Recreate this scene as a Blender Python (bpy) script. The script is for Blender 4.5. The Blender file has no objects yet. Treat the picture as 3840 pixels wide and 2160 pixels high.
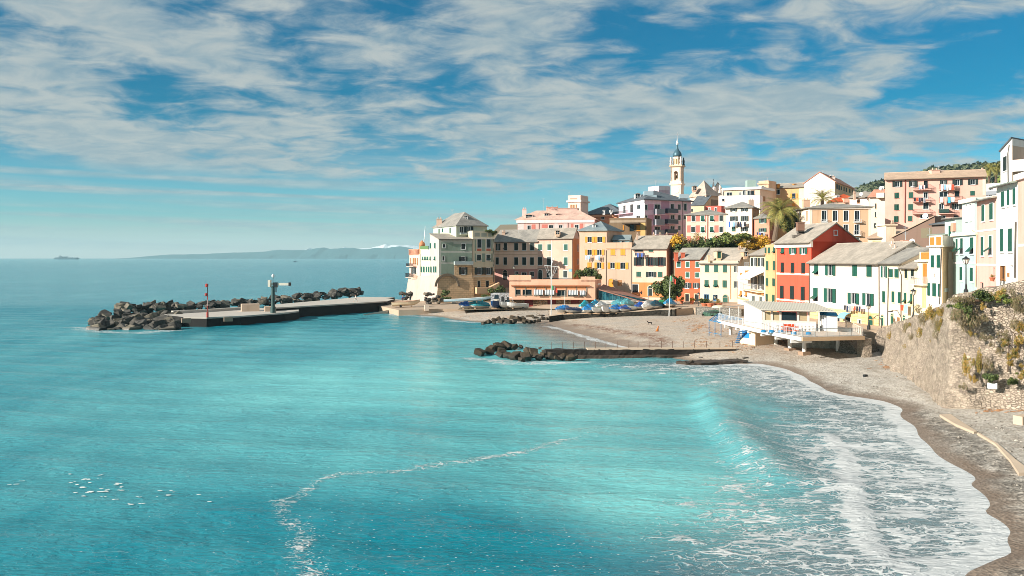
import bpy, bmesh, math, random
import numpy as np
from mathutils import Vector, Matrix, noise
rad = math.radians
S = bpy.context.scene
COL = S.collection
rng = random.Random(11)
# ------------------------------------------------------------------ camera
F, H, CX, HY = 3325.0, 13.0, 1920.0, 966.0
cd = bpy.data.cameras.new('camera')
cam = bpy.data.objects.new('camera', cd); COL.objects.link(cam)
cd.sensor_width = 36.0; cd.lens = F/3840*36; cd.shift_y = -(1080-HY)/3840
cd.clip_start = 0.5; cd.clip_end = 80000
cam.location = (0, 0, H); cam.rotation_euler = (rad(90), 0, 0)
S.camera = cam
S.view_settings.view_transform = 'Standard'; S.view_settings.look = 'None'
S.view_settings.gamma = 1; S.view_settings.use_curve_mapping = False
S.view_settings.exposure = 0.75
S.cycles.use_denoising = True; S.cycles.denoiser = 'OPENIMAGEDENOISE'; S.cycles.denoising_prefilter = 'ACCURATE'; S.cycles.filter_width = 0.9
S.cycles.max_bounces = 6; S.cycles.volume_bounces = 0
S.cycles.diffuse_bounces = 3; S.cycles.glossy_bounces = 3
# ------------------------------------------------------------------ sun
SUN_EL = 23.0; SUN_AZ = Vector((-0.905, -0.425)).normalized()
sl = bpy.data.lights.new('sun', 'SUN'); sl.energy = 5.0; sl.angle = rad(0.5); sl.color = (1.0, 0.93, 0.83)
so = bpy.data.objects.new('sun', sl); COL.objects.link(so)
_d = Vector((SUN_AZ.x*math.cos(rad(SUN_EL)), SUN_AZ.y*math.cos(rad(SUN_EL)), math.sin(rad(SUN_EL))))
so.rotation_euler = _d.to_track_quat('Z', 'Y').to_euler(); so.location = _d*300
# ------------------------------------------------------------------ node helpers
def srgb(h):
    h = h.lstrip('#'); v = [int(h[i:i+2], 16)/255 for i in (0, 2, 4)]
    return tuple(x/12.92 if x <= .04045 else ((x+.055)/1.055)**2.4 for x in v)
class NT:
    def __init__(s, tree): s.t = tree; s.n = tree.nodes; s.l = tree.links
    def node(s, typ, **kw):
        n = s.n.new(typ)
        for k, v in kw.items():
            if k[0] == '_': n.inputs[k[1:].replace('_', ' ')].default_value = v
            else: setattr(n, k, v)
        return n
    def link(s, a, b): s.l.new(a, b)
    def val(s, x, sock):
        if hasattr(x, 'is_output'): s.link(x, sock)
        else: sock.default_value = x
    def math(s, op, a, b=0.0, c=None, clamp=False):
        n = s.n.new('ShaderNodeMath'); n.operation = op; n.use_clamp = clamp
        s.val(a, n.inputs[0]); s.val(b, n.inputs[1])
        if c is not None: s.val(c, n.inputs[2])
        return n.outputs[0]
    def mix(s, f, a, b, blend='MIX'):
        n = s.n.new('ShaderNodeMix'); n.data_type = 'RGBA'; n.blend_type = blend
        s.val(f, n.inputs[0])
        for x, i in ((a, 6), (b, 7)):
            if hasattr(x, 'is_output'): s.link(x, n.inputs[i])
            else: n.inputs[i].default_value = (*x[:3], 1)
        return n.outputs[2]
    def step(s, x, lo, hi):
        n = s.n.new('ShaderNodeMapRange'); n.interpolation_type = 'SMOOTHSTEP'
        s.val(x, n.inputs[0]); s.val(lo, n.inputs[1]); s.val(hi, n.inputs[2])
        return n.outputs[0]
    def noise(s, vec, scale=1.0, detail=4.0, rough=.55, dist=0.0):
        n = s.n.new('ShaderNodeTexNoise'); s.link(vec, n.inputs['Vector'])
        n.inputs['Scale'].default_value = scale; n.inputs['Detail'].default_value = detail
        n.inputs['Roughness'].default_value = rough; n.inputs['Distortion'].default_value = dist
        return n.outputs[0]
    def vor(s, vec, scale, feature='F1', out='Distance'):
        n = s.n.new('ShaderNodeTexVoronoi'); n.feature = feature
        s.link(vec, n.inputs['Vector']); n.inputs['Scale'].default_value = scale
        return n.outputs[out]
    def scale(s, vec, xyz, rot=0.0):
        n = s.n.new('ShaderNodeMapping'); s.link(vec, n.inputs[0])
        n.inputs['Scale'].default_value = xyz; n.inputs['Rotation'].default_value = (0, 0, rot)
        return n.outputs[0]
    def bump(s, h, strength, dist=0.1, normal=None):
        n = s.n.new('ShaderNodeBump'); s.link(h, n.inputs['Height'])
        n.inputs['Strength'].default_value = strength; n.inputs['Distance'].default_value = dist
        if normal is not None: s.link(normal, n.inputs['Normal'])
        return n.outputs[0]
    def pos(s): return s.n.new('ShaderNodeNewGeometry').outputs['Position']
    def attr(s, name):
        n = s.n.new('ShaderNodeAttribute'); n.attribute_name = name; return n.outputs['Fac']
# ------------------------------------------------------------------ world: daylight sky with cirrus and altocumulus
W = bpy.data.worlds.new('World'); S.world = W; W.use_nodes = True
w = NT(W.node_tree); w.n.clear()
sky = w.node('ShaderNodeTexSky', sky_type='NISHITA', sun_disc=False, sun_elevation=rad(SUN_EL),
             sun_rotation=math.atan2(SUN_AZ.x, SUN_AZ.y), air_density=1.0, dust_density=0.6, ozone_density=2.0)
tc = w.n.new('ShaderNodeTexCoord').outputs['Generated']
sp = w.n.new('ShaderNodeSeparateXYZ'); w.link(tc, sp.inputs[0])
dx, dy, dz = sp.outputs
z0 = w.math('MAXIMUM', dz, 0.0)
tint = w.mix(w.step(z0, 0.02, 0.17), (0.32, 0.72, 0.90), (0.0, 0.36, 0.50))
skyc = w.mix(1.0, sky.outputs[0], tint, 'MULTIPLY')
zz = w.math('ADD', z0, 0.15)
cv = w.n.new('ShaderNodeCombineXYZ')
w.link(w.math('DIVIDE', dx, zz), cv.inputs[0]); w.link(w.math('DIVIDE', dy, zz), cv.inputs[1])
P1 = w.scale(cv.outputs[0], (1.0, 0.9, 1.0), rad(-22))
n1 = w.noise(P1, 1.9, 7, .54, .35)
n2 = w.noise(w.scale(cv.outputs[0], (2.0, 2.6, 1.0), rad(-30)), 2.6, 5, .6, .5)
n3 = w.noise(w.scale(cv.outputs[0], (.55, .8, 1.0), rad(10)), 1.0, 2, .5, 0)
dens = w.math('ADD', w.math('MULTIPLY', n1, .58), w.math('ADD', w.math('MULTIPLY', n2, .30), w.math('MULTIPLY', n3, .30)))
edge = w.math('ADD', w.math('ADD', dz, w.math('MULTIPLY', dx, .045)), w.math('MULTIPLY', w.math('SUBTRACT', n1, .5), .05))
sheet = w.step(edge, 0.062, 0.092)
def gap(u0, v0, ru, rv, k):
    a = w.math('POWER', w.math('DIVIDE', w.math('SUBTRACT', w.math('DIVIDE', dx, dy), u0), ru), 2.0); b = w.math('POWER', w.math('DIVIDE', w.math('SUBTRACT', w.math('DIVIDE', dz, dy), v0), rv), 2.0)
    return w.math('MULTIPLY', w.math('POWER', 2.718, w.math('MULTIPLY', w.math('ADD', a, b), -1.0)), k)
for g_ in ((.53, .225, .10, .05, -.12), (-.20, .148, .11, .018, -.09), (.10, .27, .05, .02, -.07), (-.47, .27, .12, .035, .08), (.28, .18, .12, .03, .05)): dens = w.math('ADD', dens, gap(*g_))
m_hi = w.math('MULTIPLY', w.step(dens, .48, .635), sheet)
stv = w.n.new('ShaderNodeCombineXYZ'); w.link(w.math('MULTIPLY', w.math('ADD', dx, w.math('MULTIPLY', dz, 4.0)), 1.6), stv.inputs[0])
w.link(w.math('MULTIPLY', w.math('ADD', dz, w.math('MULTIPLY', dx, .022)), 62.0), stv.inputs[1])
n4 = w.noise(stv.outputs[0], 1.0, 4, .5, .25)
m_lo = w.math('MULTIPLY', w.math('MULTIPLY', w.step(n4, .43, .62), w.step(dz, .16, .07)), .85)
u_ = w.math('DIVIDE', dx, dy); v_ = w.math('DIVIDE', dz, dy)
ct = w.math('ABSOLUTE', w.math('SUBTRACT', w.math('SUBTRACT', u_, .0235), w.math('MULTIPLY', w.math('SUBTRACT', v_, .245), .197)))
ct = w.math('MULTIPLY', w.math('MULTIPLY', w.step(ct, .0018, .0004), w.step(v_, .24, .246)), w.math('MULTIPLY', w.step(v_, .284, .262), .95))
mk = w.math('MAXIMUM', w.math('MAXIMUM', m_hi, m_lo), ct)
mk = w.math('MULTIPLY', mk, w.step(dz, -.005, .03))
haz = w.math('MULTIPLY', w.step(dz, .050, .0), .90)
cc = w.mix(w.step(n2, .35, .7), (.50, .66, .74), (.80, .86, .84))
b1 = w.n.new('ShaderNodeBackground'); w.link(skyc, b1.inputs[0]); b1.inputs[1].default_value = 0.098
b2 = w.n.new('ShaderNodeBackground'); w.link(cc, b2.inputs[0]); b2.inputs[1].default_value = 0.39
b3 = w.n.new('ShaderNodeBackground'); b3.inputs[0].default_value = (.86, .87, .80, 1); b3.inputs[1].default_value = 0.52
ms = w.n.new('ShaderNodeMixShader'); w.link(haz, ms.inputs[0]); w.link(b1.outputs[0], ms.inputs[1]); w.link(b3.outputs[0], ms.inputs[2])
ms2 = w.n.new('ShaderNodeMixShader'); w.link(w.math('MULTIPLY', mk, .93), ms2.inputs[0]); w.link(ms.outputs[0], ms2.inputs[1]); w.link(b2.outputs[0], ms2.inputs[2])
wo = w.n.new('ShaderNodeOutputWorld'); w.link(ms2.outputs[0], wo.inputs[0])
# ------------------------------------------------------------------ materials
_M = {}
def newmat(name):
    m = bpy.data.materials.new(name); m.use_nodes = True
    t = NT(m.node_tree); b = t.n['Principled BSDF']
    return m, t, b
def plain(name, col, rough=.7, metal=0.0, var=.12, scale=2.0, bump=0.0):
    if name in _M: return _M[name]
    m, t, b = newmat(name); p = t.pos()
    n = t.noise(p, scale, 4, .6)
    k = t.math('ADD', 1-var, t.math('MULTIPLY', n, 2*var))
    hsv = t.node('ShaderNodeHueSaturation'); hsv.inputs['Color'].default_value = (*col, 1); t.link(k, hsv.inputs['Value'])
    t.link(hsv.outputs[0], b.inputs['Base Color'])
    b.inputs['Roughness'].default_value = rough; b.inputs['Metallic'].default_value = metal
    if bump: t.link(t.bump(t.noise(p, scale*3, 5, .65), bump, .05), b.inputs['Normal'])
    _M[name] = m; return m
def plaster(hexc, k=1.0):
    key = 'plaster_'+hexc
    if key in _M: return _M[key]
    c = srgb(hexc); lu = .3*c[0]+.59*c[1]+.11*c[2]; c = tuple(min(.86, (x*.90+lu*.10)*k*m_) for x, m_ in zip(c, (.98, .915, .95)))
    m, t, b = newmat(key); p = t.pos()
    big = t.noise(p, .16, 5, .62, .3)
    streak = t.noise(t.scale(p, (1.3, 1.3, .10)), .8, 4, .6)
    fine = t.noise(p, 2.6, 4, .7)
    d = tuple(x*y for x, y in zip(c, (.72, .68, .62)))
    f = t.math('ADD', t.math('MULTIPLY', t.step(big, .42, .72), .42), t.math('MULTIPLY', t.step(streak, .48, .75), .42))
    col = t.mix(f, c, d)
    col = t.mix(t.math('MULTIPLY', t.step(fine, .62, .74), .16), col, tuple(x*.6 for x in c))
    t.link(col, b.inputs['Base Color']); b.inputs['Roughness'].default_value = .92
    b.inputs['Specular IOR Level'].default_value = .15
    t.link(t.bump(fine, .25, .03), b.inputs['Normal'])
    _M[key] = m; return m
def roofing(key, hexa, hexb, row=.28):
    if key in _M: return _M[key]
    m, t, b = newmat(key); p = t.pos()
    sx = t.n.new('ShaderNodeSeparateXYZ'); t.link(p, sx.inputs[0])
    n = t.noise(p, .5, 6, .65, .4); n2 = t.noise(p, 3.5, 3, .6)
    rows = t.math('FRACT', t.math('DIVIDE', sx.outputs[2], row*.55))
    cells = t.vor(t.scale(p, (2.4, 2.4, 4.0)), 1.0, 'F1', 'Color')
    bw = t.n.new('ShaderNodeSeparateColor'); t.link(cells, bw.inputs[0])
    col = t.mix(t.step(n, .35, .7), srgb(hexa), srgb(hexb))
    col = t.mix(t.math('MULTIPLY', bw.outputs[0], .30), col, tuple(x*.55 for x in srgb(hexb)))
    col = t.mix(t.math('MULTIPLY', t.step(rows, .22, .0), .40), col, tuple(x*.35 for x in srgb(hexa)))
    t.link(col, b.inputs['Base Color']); b.inputs['Roughness'].default_value = .75
    t.link(t.bump(t.math('ADD', rows, t.math('MULTIPLY', n2, .6)), .35, .05), b.inputs['Normal'])
    _M[key] = m; return m
def shutter_mat(name, hexc):
    if name in _M: return _M[name]
    m, t, b = newmat(name); p = t.pos()
    sx = t.n.new('ShaderNodeSeparateXYZ'); t.link(p, sx.inputs[0])
    sl_ = t.math('FRACT', t.math('DIVIDE', sx.outputs[2], .11))
    c = srgb(hexc)
    col = t.mix(t.math('MULTIPLY', t.step(sl_, .35, .0), .6), c, tuple(x*.35 for x in c))
    col = t.mix(t.math('MULTIPLY', t.noise(p, .7, 4), .4), col, tuple(min(1, x*1.5+.01) for x in c))
    t.link(col, b.inputs['Base Color']); b.inputs['Roughness'].default_value = .6
    t.link(t.bump(sl_, .5, .02), b.inputs['Normal'])
    _M[name] = m; return m
def stone_mat(name, hexa, hexb, hexm, scale=1.2, bump=.7, patch=True):
    if name in _M: return _M[name]
    m, t, b = newmat(name); p = t.pos()
    wv = t.node('ShaderNodeVectorMath', operation='ADD'); t.link(p, wv.inputs[0])
    nn = t.n.new('ShaderNodeTexNoise'); t.link(p, nn.inputs['Vector']); nn.inputs['Scale'].default_value = 1.5
    vm = t.node('ShaderNodeVectorMath', operation='SCALE'); t.link(nn.outputs['Color'], vm.inputs[0]); vm.inputs['Scale'].default_value = .35
    t.link(vm.outputs[0], wv.inputs[1])
    q = t.scale(wv.outputs[0], (1, 1, 1.9))
    e = t.vor(q, scale, 'DISTANCE_TO_EDGE'); cc_ = t.vor(q, scale, 'F1', 'Color')
    bw = t.n.new('ShaderNodeSeparateColor'); t.link(cc_, bw.inputs[0])
    col = t.mix(bw.outputs[0], srgb(hexa), srgb(hexb))
    col = t.mix(t.math('MULTIPLY', bw.outputs[1], .35), col, tuple(min(.9, x*1.6) for x in srgb(hexa)))
    joint = t.step(e, .10, .02)
    if patch:
        cover = t.step(t.noise(p, .22, 5, .6, .5), .36, .52)
        col = t.mix(t.math('MULTIPLY', joint, .45), col, srgb(hexm))
        vs = t.noise(t.scale(p, (1.4, 1.4, .16)), .9, 5, .6)
        col = t.mix(t.math('MULTIPLY', t.step(vs, .5, .75), .4), col, tuple(x*.5 for x in srgb(hexa)))
        fin = t.noise(p, 1.6, 6, .7)
        fin2 = t.noise(p, 5.5, 6, .75)
        pl = t.mix(t.step(fin, .36, .64), tuple(x*.50 for x in srgb(hexa)), tuple(min(.9, x*1.15) for x in srgb(hexa)))
        pl = t.mix(t.math('MULTIPLY', t.step(fin2, .54, .66), .55), pl, tuple(x*.35 for x in srgb(hexa)))
        col = t.mix(t.math('MULTIPLY', cover, .72), col, pl)
    else:
        col = t.mix(joint, col, srgb(hexm))
    h = t.math('ADD', t.step(e, .0, .16), t.math('MULTIPLY', t.noise(p, 5, 5, .65), .5))
    t.link(col, b.inputs['Base Color']); b.inputs['Roughness'].default_value = .95
    b.inputs['Specular IOR Level'].default_value = .1
    t.link(t.bump(h, bump, .09), b.inputs['Normal'])
    _M[name] = m; return m
def ashlar(name, hexa, hexm, u, bw_=1.1, bh=.55):
    if name in _M: return _M[name]
    m, t, b = newmat(name); p = t.pos()
    dt = t.node('ShaderNodeVectorMath', operation='DOT_PRODUCT'); t.link(p, dt.inputs[0]); dt.inputs[1].default_value = (u[0], u[1], 0)
    sx = t.n.new('ShaderNodeSeparateXYZ'); t.link(p, sx.inputs[0])
    cb = t.n.new('ShaderNodeCombineXYZ'); t.link(dt.outputs['Value'], cb.inputs[0]); t.link(sx.outputs[2], cb.inputs[1])
    br = t.node('ShaderNodeTexBrick'); t.link(cb.outputs[0], br.inputs['Vector'])
    c = srgb(hexa)
    br.inputs['Color1'].default_value = (*c, 1); br.inputs['Color2'].default_value = (*[x*.88 for x in c], 1)
    br.inputs['Mortar'].default_value = (*srgb(hexm), 1); br.inputs['Scale'].default_value = 1
    br.inputs['Mortar Size'].default_value = .03; br.inputs['Brick Width'].default_value = bw_; br.inputs['Row Height'].default_value = bh
    n = t.noise(p, .35, 5, .6, .4)
    col = t.mix(t.math('MULTIPLY', t.step(n, .45, .75), .5), br.outputs[0], tuple(x*.5 for x in c))
    t.link(col, b.inputs['Base Color']); b.inputs['Roughness'].default_value = .9
    _M[name] = m; return m
def glass_mat():
    if 'glass' in _M: return _M['glass']
    m, t, b = newmat('window_glass')
    n = t.noise(t.pos(), .6, 2)
    t.link(t.mix(n, (.006, .010, .013), (.02, .032, .04)), b.inputs['Base Color'])
    b.inputs['Roughness'].default_value = .08; b.inputs['IOR'].default_value = 1.5; b.inputs['Specular IOR Level'].default_value = .22
    _M['glass'] = m; return m
def leaf_mat(name, ha, hb, hc=None):
    if name in _M: return _M[name]
    m, t, b = newmat(name); p = t.pos()
    n = t.noise(p, .9, 4, .6); n2 = t.noise(p, 6, 2, .6)
    col = t.mix(t.step(n, .35, .65), srgb(ha), srgb(hb))
    if hc: col = t.mix(t.step(n2, .52, .62), col, srgb(hc))
    t.link(col, b.inputs['Base Color']); b.inputs['Roughness'].default_value = .7
    _M[name] = m; return m
GL = glass_mat()
WHITE = plain('white_paint', (.72, .72, .70), .6, var=.05)
FRAMEW = plain('window_frame_paint', (.66, .66, .64), .55, var=.04)
DARK = plain('dark_interior', (.012, .014, .016), .9)
GREEN = shutter_mat('shutter_green', '#0d4f40')
DGREEN = shutter_mat('shutter_dark_green', '#0c2320')
YELLOW = shutter_mat('shutter_yellow', '#dd8c1a')
ORANGE = shutter_mat('shutter_orange', '#c8762f')
BROWN = shutter_mat('shutter_brown', '#9a6a3e')
GREYSH = shutter_mat('shutter_grey', '#55605f')
BLUEP = plain('blue_paint', srgb('#1f78a8'), .5, var=.1)
SLATE = roofing('slate_pale', '#a09a90', '#827e78')
SLATEW = roofing('slate_white', '#b2a698', '#958c80')
SLATED = roofing('slate_dark', '#6e7479', '#555c63')
TERRA = roofing('terracotta_tile', '#e2a184', '#c98468')
ORTILE = roofing('orange_tile', '#cf5f31', '#a9461f')
PIPE = plain('pipe_metal', (.10, .085, .07), .5, .3)
METALD = plain('dark_metal', (.03, .035, .038), .45, .5)
METALW = plain('pale_metal', (.55, .57, .58), .45, .3)
CONC = plain('concrete', (.47, .425, .37), .9, var=.22, scale=.7, bump=.4)
CONCD = plain('shaded_concrete', (.013, .0125, .0115), .95, var=.5, scale=.5, bump=.6)  # for the unlit pier faces: their shade is put into the colour
WOOD = plain('weathered_wood', (.34, .22, .13), .8, var=.3)
# ------------------------------------------------------------------ mesh helpers
class MB:
    def __init__(s): s.v = []; s.f = []
    def poly(s, pts):
        b = len(s.v); s.v.extend([tuple(p) for p in pts]); s.f.append(tuple(range(b, b+len(pts))))
    def hexa(s, p):   # 8 points: bottom 0-3 ccw, top 4-7
        b = len(s.v); s.v.extend([tuple(q) for q in p])
        for f in ((3, 2, 1, 0), (4, 5, 6, 7), (0, 1, 5, 4), (1, 2, 6, 5), (2, 3, 7, 6), (3, 0, 4, 7)):
            s.f.append(tuple(b+i for i in f))
    def prism(s, pts, z0, z1):   # pts list of (x,y) ccw; z0,z1 numbers or lists
        n = len(pts); b = len(s.v)
        za = z0 if hasattr(z0, '__len__') else [z0]*n; zb = z1 if hasattr(z1, '__len__') else [z1]*n
        s.v.extend([(p[0], p[1], za[i]) for i, p in enumerate(pts)]); s.v.extend([(p[0], p[1], zb[i]) for i, p in enumerate(pts)])
        s.f.append(tuple(b+i for i in reversed(range(n)))); s.f.append(tuple(b+n+i for i in range(n)))
        for i in range(n):
            j = (i+1) % n; s.f.append((b+i, b+j, b+n+j, b+n+i))
    def box(s, c, sz, rz=0.0):
        cx, cy, cz = c; a, d, h = (x/2 for x in sz); co, si = math.cos(rz), math.sin(rz)
        r = []
        for z in (-h, h):
            for x, y in ((-a, -d), (a, -d), (a, d), (-a, d)): r.append((cx+x*co-y*si, cy+x*si+y*co, cz+z))
        s.hexa(r)
    def tube(s, pts, r, n=8, cap=True):
        pts = [Vector(p) for p in pts]; rs = r if hasattr(r, '__len__') else [r]*len(pts); b = len(s.v)
        for i, p in enumerate(pts):
            d = (pts[min(i+1, len(pts)-1)]-pts[max(i-1, 0)]).normalized()
            a = d.cross(Vector((0, 0, 1))) if abs(d.z) < .95 else d.cross(Vector((1, 0, 0)))
            a.normalize(); c = d.cross(a)
            for k in range(n):
                t = 2*math.pi*k/n; s.v.append(tuple(p+(a*math.cos(t)+c*math.sin(t))*rs[i]))
        for i in range(len(pts)-1):
            for k in range(n):
                j = (k+1) % n; s.f.append((b+i*n+k, b+i*n+j, b+(i+1)*n+j, b+(i+1)*n+k))
        if cap:
            s.f.append(tuple(b+k for k in reversed(range(n)))); s.f.append(tuple(b+(len(pts)-1)*n+k for k in range(n)))
    def lathe(s, c, prof, n=12):   # prof list of (r,z)
        b = len(s.v)
        for r, z in prof:
            for k in range(n):
                t = 2*math.pi*k/n; s.v.append((c[0]+r*math.cos(t), c[1]+r*math.sin(t), c[2]+z))
        for i in range(len(prof)-1):
            for k in range(n):
                j = (k+1) % n; s.f.append((b+i*n+k, b+i*n+j, b+(i+1)*n+j, b+(i+1)*n+k))
        s.f.append(tuple(b+k for k in reversed(range(n)))); s.f.append(tuple(b+(len(prof)-1)*n+k for k in range(n)))
    def build(s, name, m, parent=None, smooth=False):
        me = bpy.data.meshes.new(name)
        o0 = Vector((0, 0, 0))
        if parent is not None: o0 = base_of(parent)
        else:
            a = np.array(s.v); o0 = Vector(((a[:, 0].min()+a[:, 0].max())/2, (a[:, 1].min()+a[:, 1].max())/2, a[:, 2].min()))
        me.from_pydata([(x-o0.x, y-o0.y, z-o0.z) for x, y, z in s.v], [], s.f)
        if m is not None: me.materials.append(m)
        if smooth: me.polygons.foreach_set('use_smooth', [True]*len(me.polygons))
        me.update()
        o = bpy.data.objects.new(name, me); COL.objects.link(o)
        if parent is not None: o.parent = parent
        else: o.location = o0
        return o
def base_of(o):
    v = Vector((0, 0, 0))
    while o is not None: v += o.location; o = o.parent
    return v
def tag(o, label=None, cat=None, group=None, kind=None):
    if label: o['label'] = label
    if cat: o['category'] = cat
    if group: o['group'] = group
    if kind: o['kind'] = kind
    return o
def thing(name, label, cat, loc, group=None):
    o = bpy.data.objects.new(name, None); COL.objects.link(o); o.location = loc; o.empty_display_size = .3
    return tag(o, label, cat, group)
def struct(o): o['kind'] = 'structure'; return o
def copy_tree(o, parent=None):
    c = o.copy(); COL.objects.link(c); c.parent = parent
    for ch in o.children: copy_tree(ch, c)
    return c
# ------------------------------------------------------------------ survey: photo measurements -> points of the place
K = .27602
ZM = {'D': (0, 0, 1.4907), 'P': (0, 0, 1.0), 'Z1': (1480, 760, K), 'Z2': (1880, 720, K), 'Z3': (2260, 500, K), 'Z4': (2140, 800, K), 'Y1': (2560, 600, K),
      'Y2': (2960, 520, K), 'Y3': (3360, 500, K), 'Y4': (2480, 860, K), 'X1': (2960, 860, K), 'X2': (3360, 860, K),
      'X3': (2600, 1060, .27174), 'X4': (3240, 1040, .34503), 'W1': (280, 1000, .26398), 'W2': (900, 1000, .26398),
      'W3': (1480, 1060, .24845), 'W4': (2000, 1060, .24845), 'W5': (1720, 1180, .46584), 'R': (2500, 1350, .559),
      'M': (800, 1200, .7764), 'B': (0, 1500, .5435)}
def px(zm, x, y): a = ZM[zm]; return a[0]+x*a[2], a[1]+y*a[2]
def XY(p, Y): return ((p-CX)/F*Y, Y)
def ZZ(py, Y): return H+(HY-py)/F*Y
def G(p, q, z=0.0): Y = (H-z)*F/(q-HY); return ((p-CX)/F*Y, Y, z)
def PT(p, q, Y): return Vector(((p-CX)/F*Y, Y, ZZ(q, Y)))
def rough_block(q, f, L, z0, z1, d0, d1, amp=.2, st=.35, seed=0.0, taper_=None):
    # a weathered block: front and top faces broken up by real bumps
    nu = max(2, int(L/st)); nz = max(2, int((z1-z0)/st)); nd = max(2, int((d1-d0)/st))
    prof = [(d1, z0+(z1-z0)*i/nz) for i in range(nz+1)]+[(d1-(d1-d0)*i/nd, z1) for i in range(1, nd+1)]+[(d0, z0)]
    b = len(q.v); m = len(prof)
    for i in range(nu+1):
        u = L*i/nu
        for d, z in prof:
            P = f.pt(u, z, d); n_ = noise.noise_vector(Vector((P.x*.7+seed, P.y*.7, z*1.1)))*amp+noise.noise_vector(Vector((P.x*2.3+seed, P.y*2.3, z*2.6)))*amp*.5
            k = 1.0 if z > z0+.01 else 0.0
            q.v.append((P.x+n_.x*k, P.y+n_.y*k, P.z+n_.z*k*.7))
    for i in range(nu):
        for j in range(m-1): q.f.append((b+i*m+j, b+(i+1)*m+j, b+(i+1)*m+j+1, b+i*m+j+1))
    q.f.append(tuple(b+j for j in range(m))); q.f.append(tuple(b+nu*m+j for j in reversed(range(m))))
# ------------------------------------------------------------------ buildings
class Fac:
    def __init__(s, a, b):
        s.o = Vector((a[0], a[1], 0)); d = Vector((b[0]-a[0], b[1]-a[1], 0)); s.L = d.length; s.u = d/s.L
        s.n = Vector((s.u.y, -s.u.x, 0)); s.z = Vector((0, 0, 1)); s.holes = []
    def hit(s, p, q):
        kx = (p-CX)/F; k = (s.o.x*s.n.x+s.o.y*s.n.y)/(kx*s.n.x+s.n.y)
        P = Vector((k*kx, k, H+k*(HY-q)/F)); return (P-s.o).dot(s.u), P.z
    def pt(s, u, z, d=0.0): return s.o+s.u*u+s.z*z+s.n*d
    def box(s, mb, u0, u1, z0, z1, d0, d1):
        mb.hexa([s.pt(u0, z0, d1), s.pt(u1, z0, d1), s.pt(u1, z0, d0), s.pt(u0, z0, d0),
                 s.pt(u0, z1, d1), s.pt(u1, z1, d1), s.pt(u1, z1, d0), s.pt(u0, z1, d0)])
    def rect(s, zm, r):
        x0, y0 = px(zm, r[0], r[1]); x1, y1 = px(zm, r[2], r[3]); xm, ym = (x0+x1)/2, (y0+y1)/2
        u0 = s.hit(x0, ym)[0]; u1 = s.hit(x1, ym)[0]; za = s.hit(xm, y0)[1]; zb = s.hit(xm, y1)[1]
        return min(u0, u1), max(u0, u1), min(za, zb), max(za, zb)
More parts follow.
